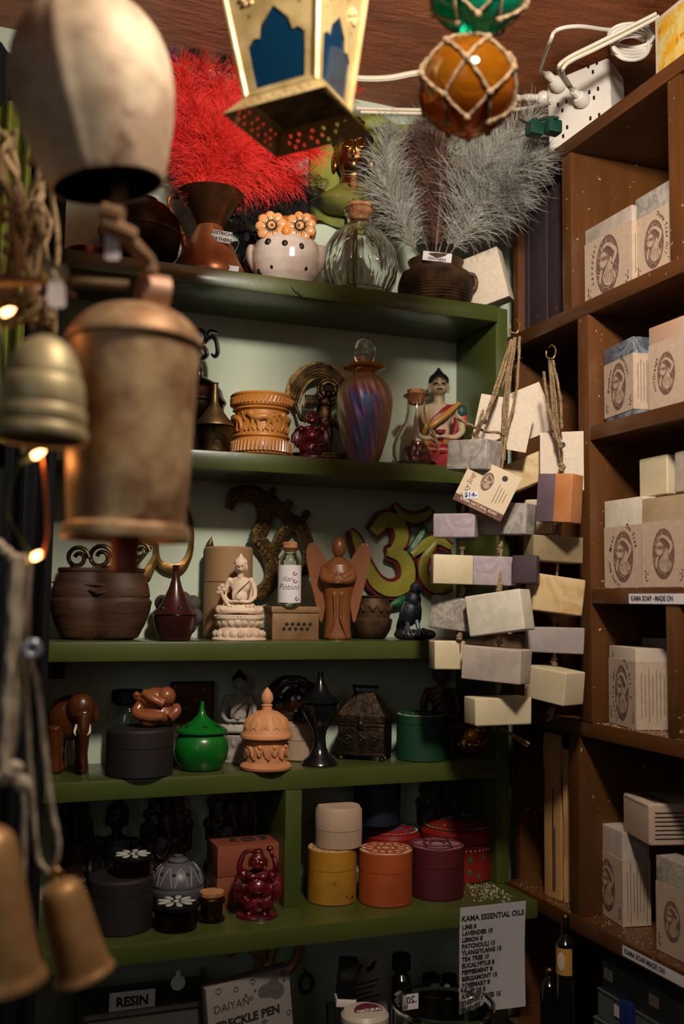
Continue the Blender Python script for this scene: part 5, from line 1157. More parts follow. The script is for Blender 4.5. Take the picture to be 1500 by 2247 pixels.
def emblem_mesh():
    """oval badge: woman holding a round drum, lettered KAMA / NATURAL SOAP; unit half-width 1, half-height 1.62, facing -y"""
    dk = bm_new(); ol = [(math.cos(TAU*i/48)*1.0*(1+.015*math.sin(9*i)), math.sin(TAU*i/48)*1.62) for i in range(48)]; prism(dk, ol, -.012, 0)
    lt = bm_new()
    def P(pts, y=-.024, n=5, closed=True): q = smooth_path([(x, 0, z) for x, z in pts], n, closed); prism(lt, [(p.x, p.z) for p in q], y, -.010)
    P([(-.38, .84), (-.1, .72), (.06, .40), (-.02, .04), (-.3, -.14), (-.58, -.06), (-.72, .22), (-.66, .6)])         # drum / face disc
    ribbon(lt, [(-.32, 1.0), (-.12, 1.12), (.16, 1.06), (.5, .82), (.74, .52), (.62, .2), (.40, -.1)], [.14, .17, .18, .2, .22, .2, .16], -.024, -.010, 5)   # raised arm
    P([(.08, .1), (.28, .36), (.42, .1), (.46, -.3), (.66, -.72), (.6, -1.05), (.2, -1.18), (-.2, -1.05), (-.42, -.62), (-.18, -.28)])                       # torso and drape
    ribbon(lt, [(-.5, -.16), (-.62, -.5), (-.66, -.9)], [.14, .16, .1], -.024, -.010, 5)
    for r0 in (1.26, 1.42): ribbon(lt, [(math.cos(R(a))*.93*r0/1.55, math.sin(R(a))*1.5*r0/1.5) for a in range(205, 336, 10)], .03, -.018, -.010, 2)
    rs = random.Random(3)
    for i in range(44):
        a = rs.uniform(-.9, PI+.9); r0 = rs.uniform(.78, .93); ribbon(lt, [(r0*math.cos(a), r0*1.62*math.sin(a)), ((r0-.12)*math.cos(a+.12), (r0-.12)*1.62*math.sin(a+.12))], .018, -.016, -.010, 1)
    ln = bm_new()
    for pts in ([(.1, .05), (0, -.3), (-.3, -.6)], [(.42, -.2), (.5, -.6), (.62, -.95)], [(.2, -.3), (.1, -.7), (-.05, -1.0)], [(.3, -.35), (.28, -.7), (.25, -1.05)], [(.1, -.4), (-.1, -.7), (-.25, -.9)], [(.36, -.4), (.42, -.75), (.45, -1.0)], [(-.1, -.45), (-.25, -.62), (-.36, -.7)], [(.24, .3), (.2, .14), (.3, .08)], [(.1, .92), (.3, .78), (.46, .5)]):
        ribbon(ln, pts, .03, -.034, -.020, 4)
    ribbon(ln, [(-.33+.36*math.cos(R(a)), .35+.46*math.sin(R(a))) for a in range(0, 361, 24)], .035, -.034, -.02, 2)
    text(ln, 'KAMA', .36, -.33, -.03, .40, rot=-6, bold=.03, sx=.75)
    for i, ch in enumerate('NATURAL SOAP'): a = R(222+i*8.6); text(ln, ch, .24, .80*math.cos(a), -.03, 1.38*math.sin(a), rot=math.degrees(a)+90, bold=.02) if ch != ' ' else None
    out = bm_new()
    for k, q in enumerate((dk, lt, ln)):
        me = bpy.data.meshes.new('e'); bmesh.ops.recalc_face_normals(q, faces=q.faces); q.to_mesh(me); q.free(); n0 = len(out.faces); out.from_mesh(me); out.faces.ensure_lookup_table()
        for f in out.faces[n0:]: f.material_index = k
        bpy.data.meshes.remove(me)
    me = bpy.data.meshes.new('emblem'); out.to_mesh(me); out.free()
    for k in ('emb', 'embl', 'inkbrown'): me.materials.append(M[k])
    return me
EMB = emblem_mesh()
def put_emblem(t, parent, x, y, z, hw, rot=0):
    o = bpy.data.objects.new('emblem', EMB); C.objects.link(o); o.parent = parent; k = hw*t.s; o.scale = (k, k, k); o.location = (x*t.s, y*t.s, z*t.s); o.rotation_euler = (0, -R(rot), 0); return o
def arc_text(b, s, cx, cz, rx, rz, a0, step, size, y, flip=False, bold=.01, shear=.25):
    for i, ch in enumerate(s):
        if ch == ' ': continue
        a = R(a0+step*i); text(b, ch, size, cx+rx*math.cos(a), y, cz+rz*math.sin(a), rot=math.degrees(math.atan2(rz*math.sin(a), rx*math.cos(a)))+(90 if flip else -90), bold=bold, shear=shear)
def side_lines(b, w, h, x, y0, z0, n, seed):
    rs = random.Random(seed)
    for k in range(n):
        L_ = h*rs.uniform(.55, .95); yy = y0+w*(k+.5)/n; box(b, x, x+.3, yy-.45, yy+.45, z0+h*.5-L_/2, z0+h*.5+L_/2)
def wrapped_soap(lab, pl, pr, pyb, h, d, m, lh, zb, texts=(), xo=.012, yaw=0, emb=True, roll=0, grp='wrapped soap bars in the pigeonholes', hide=0, seed=1, eb=.5, face='kraftp'):
    """soap bar standing on a board: front face (towards -x) spans photo columns pl..pr; h, lh in local px"""
    a = spotX(pl, XR+xo, zb); c = spotX(pr, XR+xo, zb); W = a.y-c.y; mid = (a+c)/2
    s = depth(mid)/F; w_ = W/s
    t = T('soap_bar', lab, 'soap', Vector((mid.x, mid.y, zb+.0008)), -90+yaw, grp, sc=s)
    mt = Matrix.Rotation(R(roll), 4, 'Y')
    b = bm_new(); box(b, -w_/2+1, w_/2-1, 1, d-1, 0, h, 2.0, mt); bm_ = t.add('bar', m, b)
    if lh:
        z0 = h*hide
        b = bm_new(); o2 = w_/2
        box(b, -o2, o2, 0, 1.2, z0, z0+lh); box(b, -o2, o2, d-1.2, d, z0, z0+lh); box(b, -o2, -o2+1.2, 1.2, d-1.2, z0, z0+lh); box(b, o2-1.2, o2, 1.2, d-1.2, z0, z0+lh); wr = t.add('wrapper', face, b)
        if emb: put_emblem(t, wr, 0, -.05, z0+lh*.5, w_*.25 if lh*.3 > w_*.25 else lh*.29)
        b = bm_new(); k = w_*.25
        for (s_, side) in texts:
            if side == 'tl': arc_text(b, s_, 0, z0+lh*.5, k*1.35, k*2.0, 100+8.5*len(s_)*.5+32+8.5*len(s_)*.5, -8.5, 13, -.3, bold=.02)
            elif side == 'tr': arc_text(b, s_, 0, z0+lh*.5, k*1.35, k*2.0, 74, -7.8, 13, -.3, bold=.02)
            elif side == 'bl': arc_text(b, s_, 0, z0+lh*.5, k*1.45, k*1.9, 192, 5.4, 9.5, -.3, flip=True, bold=.02)
            elif side == 'br': arc_text(b, s_, 0, z0+lh*.5, k*1.45, k*1.9, 288, 5.4, 9.5, -.3, flip=True, bold=.02)
        for q in (-1, 1):
            if not any(x[1] in ('bl', 'br') for x in texts):
                tube(b, [(q*w_*.40, -.3, z0+lh*.08), (q*w_*.42, -.3, z0+lh*.26)], .7, 4, 0)
                for j in range(4): ell(b, (q*w_*(.37+.05*(j % 2)), -.3, z0+lh*(.1+.05*j)), (2.6, .3, 1.5), rotm(0, 40*q, 0), 6, 4)
        side_lines(b, d*.8, lh, o2, d*.12, z0, 7, seed)
        t.add('printing', 'ink', b, wr, smooth=False)
    return t
wrapped_soap('tan wrapped bar of soap lettered Lavender in the top pigeonhole', 1283, 1387, 640, 176, 50, 's_lav', 142, w1, (('Lavender', 'tl'),), xo=.014)
wrapped_soap('wrapped soap with Thyme lettering leaning half over the Lavender bar', 1393, 1480, 605, 200, 46, 's_grey', 150, w1, (('Thyme Tree Oil', 'tr'),), xo=.020, yaw=-1, seed=2)
wrapped_soap('brownish soap bar at the back right of the top pigeonhole', 1462, 1494, 600, 236, 40, 's_brown', 0, w1, xo=.085)
wrapped_soap('blue-black marbled soap lettered Bamboo Charcoal', 1318, 1398, 905, 172, 62, 's_char', 122, w2, (('Bamboo', 'tl'), ('Charcoal', 'tr')), xo=.010, yaw=-8, hide=.08, seed=3)
wrapped_soap('pink and tan soap lettered Orange Clove at the right frame edge', 1424, 1502, 885, 190, 44, 's_rose', 150, w2, (('Orange', 'tl'), ('Clove', 'bl')), xo=.008, seed=4)
s1 = wrapped_soap('creamy soap lettered Mint Tea Tree with hemp seed oil', 1326, 1412, 1290, 196, 44, 's_white', 136, w3, (('Mint', 'tl'), ('Tea Tree', 'tr'), ('Hemp Seed Oil', 'bl'), ), xo=.012, seed=5)
wrapped_soap('tall pale wrapped soap beside the Mint Tea Tree bar, out of focus', 1412, 1503, 1290, 200, 46, 's_tan', 146, w3, (), xo=.008, seed=6, yaw=3)
wrapped_soap('wrapped Licorice Bar with Vit. E showing dark swirls on top', 1320, 1412, 1590, 172, 74, 's_lico', 144, w4, (('Licorice Bar', 'tl'), ('with Vit. E', 'tr')), xo=.012, yaw=-14, seed=7)
wrapped_soap('plain wrapped soap standing behind the Licorice bar', 1408, 1466, 1590, 186, 40, 's_greyp', 150, w4, (), xo=.062, emb=False)
wrapped_soap('wrapped soap with a marbled top standing in the lowest pigeonhole', 1293, 1376, 2040, 196, 66, 's_lav', 138, w5, (), xo=.028, yaw=-9, seed=8)
wrapped_soap('wrapped soap with a crumbly top at the lower right frame edge', 1440, 1512, 2110, 206, 60, 's_crack', 150, w5, (), xo=.012, seed=9)
# unwrapped cream blocks stacked on row three
def plain_block(lab, px, pyc, xo, w_, h, d, m, zb, yaw=0):
    p = spotX(px, XR+xo, zb); t = T('soap_block', lab, 'soap', Vector((p.x, p.y, zb+.0006)), -90+yaw, 'unwrapped soap blocks stacked in the third row'); b = bm_new(); box(b, -w_/2, w_/2, 0, d, 0, h, 6, seg=3); t.add('block', m, b); return t
zb = s1.o.location.z+196*s1.s
plain_block('plain cream soap block lying on the row behind the Mint Tea Tree bar', 1432, 1060, .028, 96, 88, 60, 's_cream', zb)
plain_block('grey-pink soap block at the right frame edge above the pale wrapped soap', 1500, 1050, .028, 62, 92, 60, 's_lav', zb)
for lab, px, wd in (('creamy soap bar supporting the cream block at the back left', 1425, 80), ('soap bar supporting the grey-pink block at the back right', 1496, 66)):
    p = spotX(px, XR+.062, w3); t = T('soap_block', lab, 'soap', Vector((p.x, p.y, w3+.0006)), -90, 'unwrapped soap blocks stacked in the third row', sc=s1.s); b = bm_new(); box(b, -wd/2, wd/2, 0, 44, 0, 197, 3); t.add('block', 's_white', b)
# lying box in the lowest row
p = spotX(1432, XR+.020, w5+.088); t = T('soap_carton', 'printed soap carton lying across the two lowest wrapped soaps', 'soap', Vector((XR+.022, p.y+.03, w5+206*.00047+.004)), -90-14, sc=.00047)
b = bm_new(); box(b, -76, 70, 0, 150, 0, 92, 7, seg=3); t.add('carton', 'kraftp', b)
b = bm_new()
for k in range(7): box(b, 70, 70.4, 14, 130-9*(k % 3), 14+k*9.5, 17+k*9.5)
for k in range(12): tube(b, [(-50+9*k, 20, 92.3), (-46+9*k, 60, 92.3)], .8, 4, 0)
t.add('printing', 'ink', b)
b = bm_new(); box(b, -66, 60, -.4, .4, 84, 85); t.add('flap_edge', 'inkbrown', b)
# shelf edge labels
def edge_label(lab, px0, px1, z, s_, h=.0105, x=XR-.0012):
    a = spotX(px0, x, z); c = spotX(px1, x, z); W = a.y-c.y; m_ = (a+c)/2; t = T('shelf_label', lab, 'label', Vector((x, m_.y, z)), -90, 'white shelf edge labels', sc=.00045); w_ = W/t.s; hh = h/t.s
    b = bm_new(); box(b, -w_/2, w_/2, 0, .6, -hh/2, hh/2); cd = t.add('strip', 'white', b); b = bm_new(); text(b, s_, hh*.72, -w_/2+8, -.2, 0, bold=.045, align='LEFT', sx=.82)
    t.add('lettering', mat('violet black ink', '241c30', .7), b, cd, smooth=False)
edge_label('white strip lettered KAMA SOAP - MADE on the middle board edge', 1379, 1560, w3-.0115, 'KAMA SOAP - MADE ON')
edge_label('white strip lettered KAMA SOAP-MADE ON along the lowest board edge', 1365, 1560, w5-.009, 'KAMA SOAP-MADE ON', x=XR-.0052)

# binders, envelopes
M['bind'] = mat('dark purple binder cloth', '3a2a31', .7, col2='2e2027', nscale=60)
for (a_, c_, h, lb) in ((1127, 1160, 365, 'dark purple binder at the left of the three'), (1161, 1200, 380, 'middle dark purple binder of the three'), (1201, 1238, 395, 'dark purple binder next to the brown stile')):
    p = spotX((a_+c_)/2, XR+.03, w1); q = spotX(a_, XR+.03, w1).y-spotX(c_, XR+.03, w1).y; t = T('binder', lb, 'binder', Vector((XR+.03, p.y, w1+.0004)), -90, 'dark binders in the top left pigeonhole'); hw = q/t.s/2*.97; H_ = min(h*.98, (w0-bt-w1)/t.s*.965)
    b = bm_new(); box(b, -hw, hw, 0, 150, 0, H_, 2.5); t.add('cover', 'bind', b); b = bm_new(); box(b, -hw+3, hw-3, 148, 151, 4, H_-4); t.add('pages', 'paper', b)
    b = bm_new(); lathe(b, [(0, 0), (3, .5), (2, 1.4)], 12); bmesh.ops.rotate(b, matrix=rotm(90), verts=b.verts); bmesh.ops.translate(b, vec=(0, -.5, 40), verts=b.verts); t.add('stud', 'brass', b)
M['kraft'] = mat('golden kraft paper', 'b88c56', .6, col2='a27a46', nscale=9, bump=.25, bscale=40)
for i, (px, w_, h, lb, xo, yw) in enumerate(((1212, 58, 400, 'kraft paper envelope with a long printed line in the lower left pigeonhole', .012, 4), (1241, 20, 330, 'second kraft envelope squeezed against the brown stile', .016, 0))):
    p = spotX(px, XR+xo, w5); t = T('kraft_envelope', lb, 'envelope', Vector((XR+xo, p.y, w5+.0006)), -90+yw, 'kraft envelopes'); H_ = min(h, (w4-bt-w5)/t.s*.96)
    b = bm_new(); nz = 16; L_ = []
    for k in range(nz+1):
        z = H_*k/nz; ww = w_/2*(1+(.0 if k < 9 else -.10*math.sin((k-9)*.9))); L_.append([b.verts.new(v) for v in ((-ww, 0, z), (0, -4-2*math.sin(k*.7), z), (ww, 0, z), (ww, 6, z), (0, 9, z), (-ww, 6, z))])
    for u_, v_ in zip(L_, L_[1:]):
        for j in range(6): b.faces.new((u_[j], u_[(j+1) % 6], v_[(j+1) % 6], v_[j]))
    b.faces.new(L_[0][::-1]); b.faces.new(L_[-1]); t.add('envelope', 'kraft', b)
    if i == 0:
        b = bm_new()
        for q, (x, z0, z1_) in enumerate(((10, 20, 235), (16, 24, 150))):
            rs = random.Random(q); z = z0
            while z < z1_: L2 = rs.uniform(3, 9); box(b, x, x+2, -7.2, -5.6, z, z+L2); z += L2+2.4
        t.add('printed_lines', 'ink', b)
for px, y0, lb, m in ((1138, 0, 'dark red book standing at the far left of the lower left pigeonhole', mat('dark red cloth', '34100f', .7)), (1166, 0, 'black folder left of the kraft envelopes', 'black')):
    p = spotX(px, XR+.05, w5); t = T('book', lb, 'book', Vector((XR+.05, p.y, w5+.0004)), -90); H_ = (w4-bt-w5)/t.s*.95; b = bm_new(); box(b, -11, 11, 0, 140, 0, H_, 1.5); t.add('cover', m, b); b = bm_new(); box(b, -8, 8, 138, 141, 4, H_-4); t.add('pages', 'paper', b)

# ================================================ soap ropes on hooks
M['hook'] = M['brass']
def strand(name, m, pts, rad, parent_t, seg=7, twist=.5):
    L0 = parent_t.o.location; b = bm_new(); Pw = [Vector(p)-L0 for p in pts]
    inv = parent_t.o.matrix_basis.to_3x3().inverted(); tube(b, [inv @ p for p in Pw], rad, seg, 8, twist=twist); o = link(b, name, m, parent_t.o); return o
def rope_thing(lab, hookpx, dep, path, knots, tail=None):
    p = onD(hookpx[0], hookpx[1], dep); t = T('soap_rope', lab, 'rope', p, 0, 'jute ropes strung with soap bars', sc=dep/F)
    for k, off in enumerate((-4, 4, 0)):
        strand('strand', 'jute', [onD(x+off*(1 if i else .4)*(1 if i < len(path)-1 else .2), y, d_+.002*k) for i, (x, y, d_) in enumerate(path[0])], .0013, t)
    for pth in path[1:]: strand('strand', 'jute', [onD(x, y, d_) for x, y, d_ in pth], .0016, t)
    b = bm_new()
    for x, y, d_ in knots:
        q = onD(x, y, d_)-p
        for r_ in range(3): ell(b, q+Vector((random.uniform(-.0015, .0015), random.uniform(-.001, .001), -.003+.003*r_)), (.0042, .0036, .0026), rotm(random.uniform(-30, 30), 0, random.uniform(0, 90)), 10, 7)
    o = link(b, 'knot', 'jute', t.o); b = bm_new()
    for _ in range(160):
        pl = random.choice(path); i = random.randrange(len(pl)-1); u_ = random.random(); a_, c_ = pl[i], pl[i+1]; q = onD(a_[0]+(c_[0]-a_[0])*u_, a_[1]+(c_[1]-a_[1])*u_, a_[2]+(c_[2]-a_[2])*u_)-p; d = Vector((random.gauss(0, 1), random.gauss(0, 1), random.gauss(0, 1))).normalized()*random.uniform(.003, .008); tube(b, [q, q+d*.6, q+d+Vector((0, 0, -.002))], .00012, 3, 0)
    f = link(b, 'loose_fibres', 'jute', t.o); f['kind'] = 'stuff'
    return t
DM = 1.16
rope_thing('middle jute rope of soaps hanging from the brass hook under the binders', (1128, 735), DM, [[(1130, 740, DM), (1112, 860, DM), (1106, 960, DM), (1102, 1010, DM)], [(1140, 738, DM), (1132, 860, DM-.004), (1110, 955, DM-.006), (1100, 1030, DM-.02)], [(1124, 742, DM+.01), (1108, 830, DM+.01), (1085, 870, DM+.012)], [(1100, 1010, DM), (1099, 1120, DM), (1099, 1200, DM-.02), (1096, 1300, DM-.05), (1094, 1420, DM-.05), (1092, 1530, DM-.02), (1094, 1588, DM)], [(1108, 950, DM), (1060, 945, DM-.01), (1003, 918, DM-.01)]], [(1108, 948, DM), (1098, 1205, DM-.02), (1096, 1288, DM-.05), (1094, 1404, DM-.05), (1092, 1508, DM-.03)])
DL = 1.135
rope_thing('left jute rope of soaps looped off the same hook', (1120, 742), DM+.006, [[(1122, 745, DM+.006), (1090, 850, DM-.01), (1070, 900, DL), (1045, 955, DL)], [(1045, 950, DL), (1030, 1000, DL), (1014, 1130, DL), (1014, 1240, DL), (1012, 1350, DL), (1008, 1440, DL)], [(1060, 900, DL-.01), (1050, 930, DL-.01), (1042, 960, DL)]], [(1044, 958, DL), (1013, 1196, DL), (1013, 1298, DL), (1008, 1396, DL)])
DR = 1.145
rope_thing('right jute rope of soaps hanging from the second hook in the wide pigeonhole', (1208, 785), DR, [[(1206, 790, DR), (1214, 870, DR), (1220, 940, DR), (1230, 985, DR-.01)], [(1212, 790, DR), (1228, 870, DR), (1232, 940, DR)], [(1192, 815, DR), (1204, 900, DR), (1218, 945, DR)], [(1230, 980, DR-.012), (1232, 1020, DR), (1228, 1160, DR), (1222, 1250, DR), (1216, 1360, DR), (1216, 1460, DR), (1212, 1560, DR), (1200, 1582, DR)]], [(1232, 1026, DR), (1226, 1160, DR), (1216, 1356, DR), (1216, 1452, DR), (1210, 1560, DR)])
t = T('jute_offcut', 'frayed end of jute twine sticking out below the middle soap rope', 'twine', onD(1095, 1598, DM), 0, sc=DM/F)
strand('strand', 'jute', [onD(1095, 1598, DM), onD(1130, 1615, DM), onD(1160, 1632, DM)], .0016, t); strand('strand', 'jute', [onD(1097, 1596, DM), onD(1130, 1620, DM), onD(1156, 1638, DM)], .0012, t)
for px, py, d_, lb in ((1128, 722, DM+.0, 'small brass hook holding the left and middle soap ropes'), (1207, 778, DR, 'small brass hook holding the right soap rope')):
    t = T('cup_hook', lb, 'hook', onD(px, py, d_), -21); b = bm_new(); tube(b, [(6, 40, 26), (6, 10, 24), (12, 0, 10), (6, 0, -8), (-8, 0, -6), (-9, 0, 8)], 2, 8); t.add('hook', 'brass', b)
def bar(lab, x0, x1, y0, y1, dep, d, yaw, m, roll=0, tiltx=0, m2=None, split=None, name='hanging_soap', bev=4):
    """x0..x1 / y0..y1: photo box of the bar; d = its depth in px; yaw >0 shows the left side, <0 the right side"""
    cx, cy = (x0+x1)/2, (y0+y1)/2; p = onD(cx, cy, dep); t = T(name, lab, 'soap', p, 0, 'soap bars strung on the jute ropes')
    base = -21-math.degrees(math.atan((cx-CX)/F)); a = abs(R(yaw)); w_ = ((x1-x0)-d*math.sin(a))/math.cos(a); h = (y1-y0)*.94
    t.o.rotation_euler = Matrix((rotm(0, 0, base+yaw) @ rotm(tiltx, roll, 0))).to_euler()
    if m2:
        xs = -w_/2+w_*split; b = bm_new(); box(b, -w_/2, xs, -d/2, d/2, -h/2, h/2, 2); t.add('bar', m, b); b = bm_new(); box(b, xs, w_/2, -d/2, d/2, -h/2, h/2, 2); t.add('bar', m2, b, label='differently coloured half of the bar')
    else:
        b = bm_new(); box(b, -w_/2, w_/2, -d/2, d/2, -h/2, h/2, bev, seg=3)
        for v in b.verts: v.co += Vector([mnoise.noise(v.co*.03+Vector((cx, cy, k*9.0)))*2.2 for k in range(3)])
        t.add('bar', m, b)
    return t
bar('grey marbled soap at the top of the left rope', 980, 1098, 965, 1036, DL-.004, 60, -34, 's_grey', roll=4)
bar('lavender soap on the left rope under the price tag', 950, 1050, 1127, 1182, DL, 50, -12, 's_lil')
bar('cream half of the long soap on the left rope with a purple swirl', 943, 1130, 1218, 1285, DL-.006, 44, 12, 's_cream', m2='s_lil', split=.48, roll=1)
bar('dark purple soap end at the right of the long cream and lilac bar', 1124, 1184, 1217, 1283, DM-.045, 36, -10, 's_dark')
bar('grey crackled soap on the left rope beside the raven', 943, 1050, 1308, 1384, DL+.012, 50, -10, 's_crack', roll=6)
bar('yellowish soap at the bottom of the left rope', 940, 1066, 1404, 1470, DL+.012, 52, 16, 's_cream')
bar('cream soap slab hanging askew under the blank card', 1108, 1222, 998, 1066, DM+.035, 24, -8, 's_swirl', roll=-22)
bar('grey veined soap on the middle rope below the price tag', 1028, 1176, 1104, 1176, DM-.01, 56, -26, 's_grey', roll=2)
bar('pale soap behind the grey veined bar', 1150, 1222, 1095, 1175, DM+.05, 40, -20, 's_cream')
bar('large ivory soap with a sliced corner on the middle rope', 1024, 1168, 1298, 1392, DM-.055, 60, -24, 's_white', roll=-8)
bar('pinkish grey soap second from the bottom of the middle rope', 1012, 1164, 1418, 1497, DM-.055, 56, -26, 's_lav', roll=3)
bar('brown soap behind the middle rope above the pinkish grey bar', 1062, 1160, 1390, 1432, DM+.04, 40, -10, 's_brown')
bar('pale cream soap at the bottom of the middle rope', 1018, 1166, 1527, 1590, DM-.045, 60, 26, 's_cream')
bar('half purple half orange soap at the top of the right rope', 1178, 1276, 1038, 1150, DR-.03, 50, -28, 's_purp', m2='s_oran', split=.5, roll=4)
bar('olive tan soap on the right rope under the orange one', 1147, 1278, 1176, 1236, DR, 56, 26, 's_oliv', roll=2)
bar('cream swirled soap with an amber underside on the right rope', 1152, 1280, 1262, 1348, DR-.01, 50, 24, 's_swirl', roll=7)
bar('flat grey soap on the right rope', 1150, 1280, 1374, 1434, DR, 50, 8, 's_greyp', roll=1)
bar('cream and amber soap at the bottom of the right rope', 1150, 1280, 1464, 1540, DR-.016, 66, -40, 's_cream', roll=6)
# cards and tag
def card(name, lab, cx, cy, dep, w_, h, roll, yaw, hole, lines=None, face='paper'):
    p = onD(cx, cy, dep); t = T(name, lab, 'card', p, 0, sc=dep/F); base = -21-math.degrees(math.atan((cx-CX)/F)); t.o.rotation_euler = (rotm(0, 0, base+yaw) @ rotm(0, roll, 0)).to_euler()
    b = bm_new(); box(b, -w_/2, w_/2, 0, 1.2, -h/2, h/2); t.add('card', face, b)
    if hole: b = bm_new(); lathe(b, [(0, 0), (6.5, 0), (6.5, .3), (0, .3)], 20); bmesh.ops.rotate(b, matrix=rotm(90), verts=b.verts); bmesh.ops.translate(b, vec=(hole[0], -.1, hole[1]), verts=b.verts); t.add('punched_hole', 'black', b)
    return t
card('blank_card', 'blank cream card tied at the top of the left soap rope', 1104, 928, DM+.01, 122, 112, 12, -6, (-42, -4))
card('blank_card', 'blank cream card tilted behind the first blank card', 1160, 905, DM+.04, 92, 110, -22, 4, None)
card('blank_card', 'blank cream card tied above the purple and orange soap', 1232, 1012, DR+.014, 94, 130, 0, -6, (2, 36))
t = card('price_tag', 'printed Spicy Soap Rope tag with a $14 sticker', 1068, 1072, DM-.05, 116, 106, 26, -4, (26, 36), face=mat('cream printed tag', 'c4b195', .7))
b = bm_new(); box(b, -58, 58, -.7, 0, -53, -37); st = t.add('brown_band', 'inkbrown', b)
b = bm_new(); text(b, 'KAMA NATURAL SOAP', 8.5, 0, -1, -43, bold=.02); text(b, 'www.kamasoap.com', 5, 0, -1, -49.5); t.add('lettering', 'paper', b, st, smooth=False)
b = bm_new(); text(b, 'Spicy Soap Rope', 17, -41, -.5, 6, rot=90, shear=.3, bold=-.005, sx=.8)
for k in range(4): box(b, 22+k*7, 23.2+k*7, -.5, 0, -24+k*3, 20-k*4)
t.add('lettering', 'inkbrown', b, smooth=False); put_emblem(t, t.o, -6, -.4, 14, 13, rot=0)
label_card(t, 'price_sticker', -26, -.9, -28, 32, 17, ['$14-'], 15, rot=26, ink='inkblue', bold=.03, th=.4)

# ================================================ power strip and cables on top of the pigeonholes
p = spotX(1262, XR+.035, w0); t = T('power_strip', 'white plastic power strip block standing on top of the brown unit', 'power strip', Vector((XR+.026, p.y-.022, w0+.0006)), -58, sc=.00082)
H_ = 128; TRm = Matrix.Rotation(R(-5), 4, 'Y') @ Matrix.Rotation(R(-8), 4, 'X')
b = bm_new(); box(b, -52, 52, 0, 62, 0, H_, 7, TRm, 3); bmesh.ops.translate(b, vec=(0, 0, 9), verts=b.verts); t.add('housing', 'plastic', b)
TRm = Matrix.Translation((0, 0, 9)) @ TRm
for i in range(3):
    for j in range(2):
        b = bm_new(); cx, cz = -26+52*j, 26+46*i
        for x, z in ((-7, 6), (7, 6), (0, -7)): box(b, cx+x-1.8, cx+x+1.8, -.6, .5, cz+z-3.5, cz+z+3.5, .4, TRm)
        t.add('socket_slots', 'black', b)
def plugT(lab, P0, d, s=.00046):
    d = Vector(d).normalized(); t = T('mains_plug', lab, 'plug', P0, 0, 'white plugs in the power strip', sc=s); q = Vector((0, 0, 1)).rotation_difference(d).to_matrix().to_euler(); t.o.rotation_euler = q
    t.lathe('body', 'plastic', [(16, 0), (18, 4), (18, 18), (13, 28), (10, 30)], seg=24)
    b = bm_new(); pr = [(10, 30)]
    for k in range(5): pr += [(10, 32+5*k), (8, 34+5*k), (8, 36+5*k)]
    lathe(b, pr, 20); t.add('strain_relief', 'plastic', b); return t
dpt = depth(p)
# the strip's own frame
SM = Matrix.Translation(t.o.location) @ Matrix.Rotation(R(-58), 4, 'Z') @ Matrix.Scale(t.s, 4) @ TRm
outw = (SM.to_3x3() @ Vector((0, -1, 0))).normalized()
def plugT(lab, P0, d, s=.00050):
    d = Vector(d).normalized(); t = T('mains_plug', lab, 'plug', P0, 0, 'white plugs in the power strip', sc=s); q = Vector((0, 0, 1)).rotation_difference(d).to_matrix().to_euler(); t.o.rotation_euler = q
    t.lathe('body', 'plastic', [(17, 0), (19, 4), (19, 20), (14, 30), (10, 32)], seg=24)
    b = bm_new(); pr = [(10, 32)]
    for k in range(5): pr += [(10, 34+5*k), (8, 36+5*k), (8, 38+5*k)]
    lathe(b, pr, 20); t.add('strain_relief', 'plastic', b); return P0+d*58*s
def px_of(P): q = Vector(P)-CP; z_ = q.dot(Fw); return (CX+F*q.dot(Rt)/z_, CY-F*q.dot(Up)/z_, z_)
e1 = px_of(plugT('white plug in the upper left socket with a looping white cable', SM @ Vector((-26, -1.5, H_-22)), outw+Vector((0, 0, .25))-Rt*.4))
e2 = px_of(plugT('white plug in the middle socket with a cream cable', SM @ Vector((10, -1.5, H_*.50)), outw-Rt*.1))
e3 = px_of(plugT('white plug joining the thick pipe-like cable left of the power strip', SM @ Vector((-56, 20, H_-16)), -Rt+Up*.05))
def cable(lab, pts, r, m, name='cable', grp='cables above the shelves'):
    P = [onD(*q) for q in pts]; t = T(name, lab, 'cable', P[0], 0, grp, sc=1); b = bm_new(); tube(b, [q-P[0] for q in P], r, 8, 8); t.add('sheath', m, b); return t
cable('thick white cable running from behind the lantern to the plug', [(700, 160, 1.27), (780, 172, 1.27), (850, 172, 1.27), (920, 160, 1.27), (1040, 150, 1.25), (e3[0]-30, e3[1]-2, e3[2]+.01), e3], .0042, 'cable')
cable('cream double flex along the top of the wall, upper strand', [(780, 238, 1.31), (860, 240, 1.32), (950, 242, 1.33), (1060, 246, 1.35), (1150, 238, 1.33), (1210, 226, 1.25)], .0022, 'cable')
cable('cream double flex along the top of the wall, lower strand', [(790, 246, 1.31), (860, 248, 1.32), (950, 250, 1.33), (1060, 255, 1.35)], .0022, 'cable')
cable('white cable looping over the power strip', [e1, (e1[0]-14, e1[1]-10, e1[2]), (1206, 92, dpt-.1), (1222, 66, dpt-.1), (1270, 58, dpt-.1), (1340, 66, dpt-.08), (1400, 60, dpt-.08)], .0024, 'plastic')
cable('cream cable sweeping up to the right over the power strip', [e2, (e2[0]-14, e2[1]-16, e2[2]-.004), (1225, 150, dpt-.12), (1245, 128, dpt-.12), (1300, 100, dpt-.12), (1380, 60, dpt-.13), (1440, 30, dpt-.14)], .0024, 'cable')
cable('second cream cable beside the sweeping one', [(e2[0]+4, e2[1]+3, e2[2]), (e2[0]-6, e2[1]-12, e2[2]-.002), (1234, 156, dpt-.118), (1252, 134, dpt-.118), (1306, 108, dpt-.118), (1386, 68, dpt-.128), (1446, 36, dpt-.138)], .0024, 'cable')
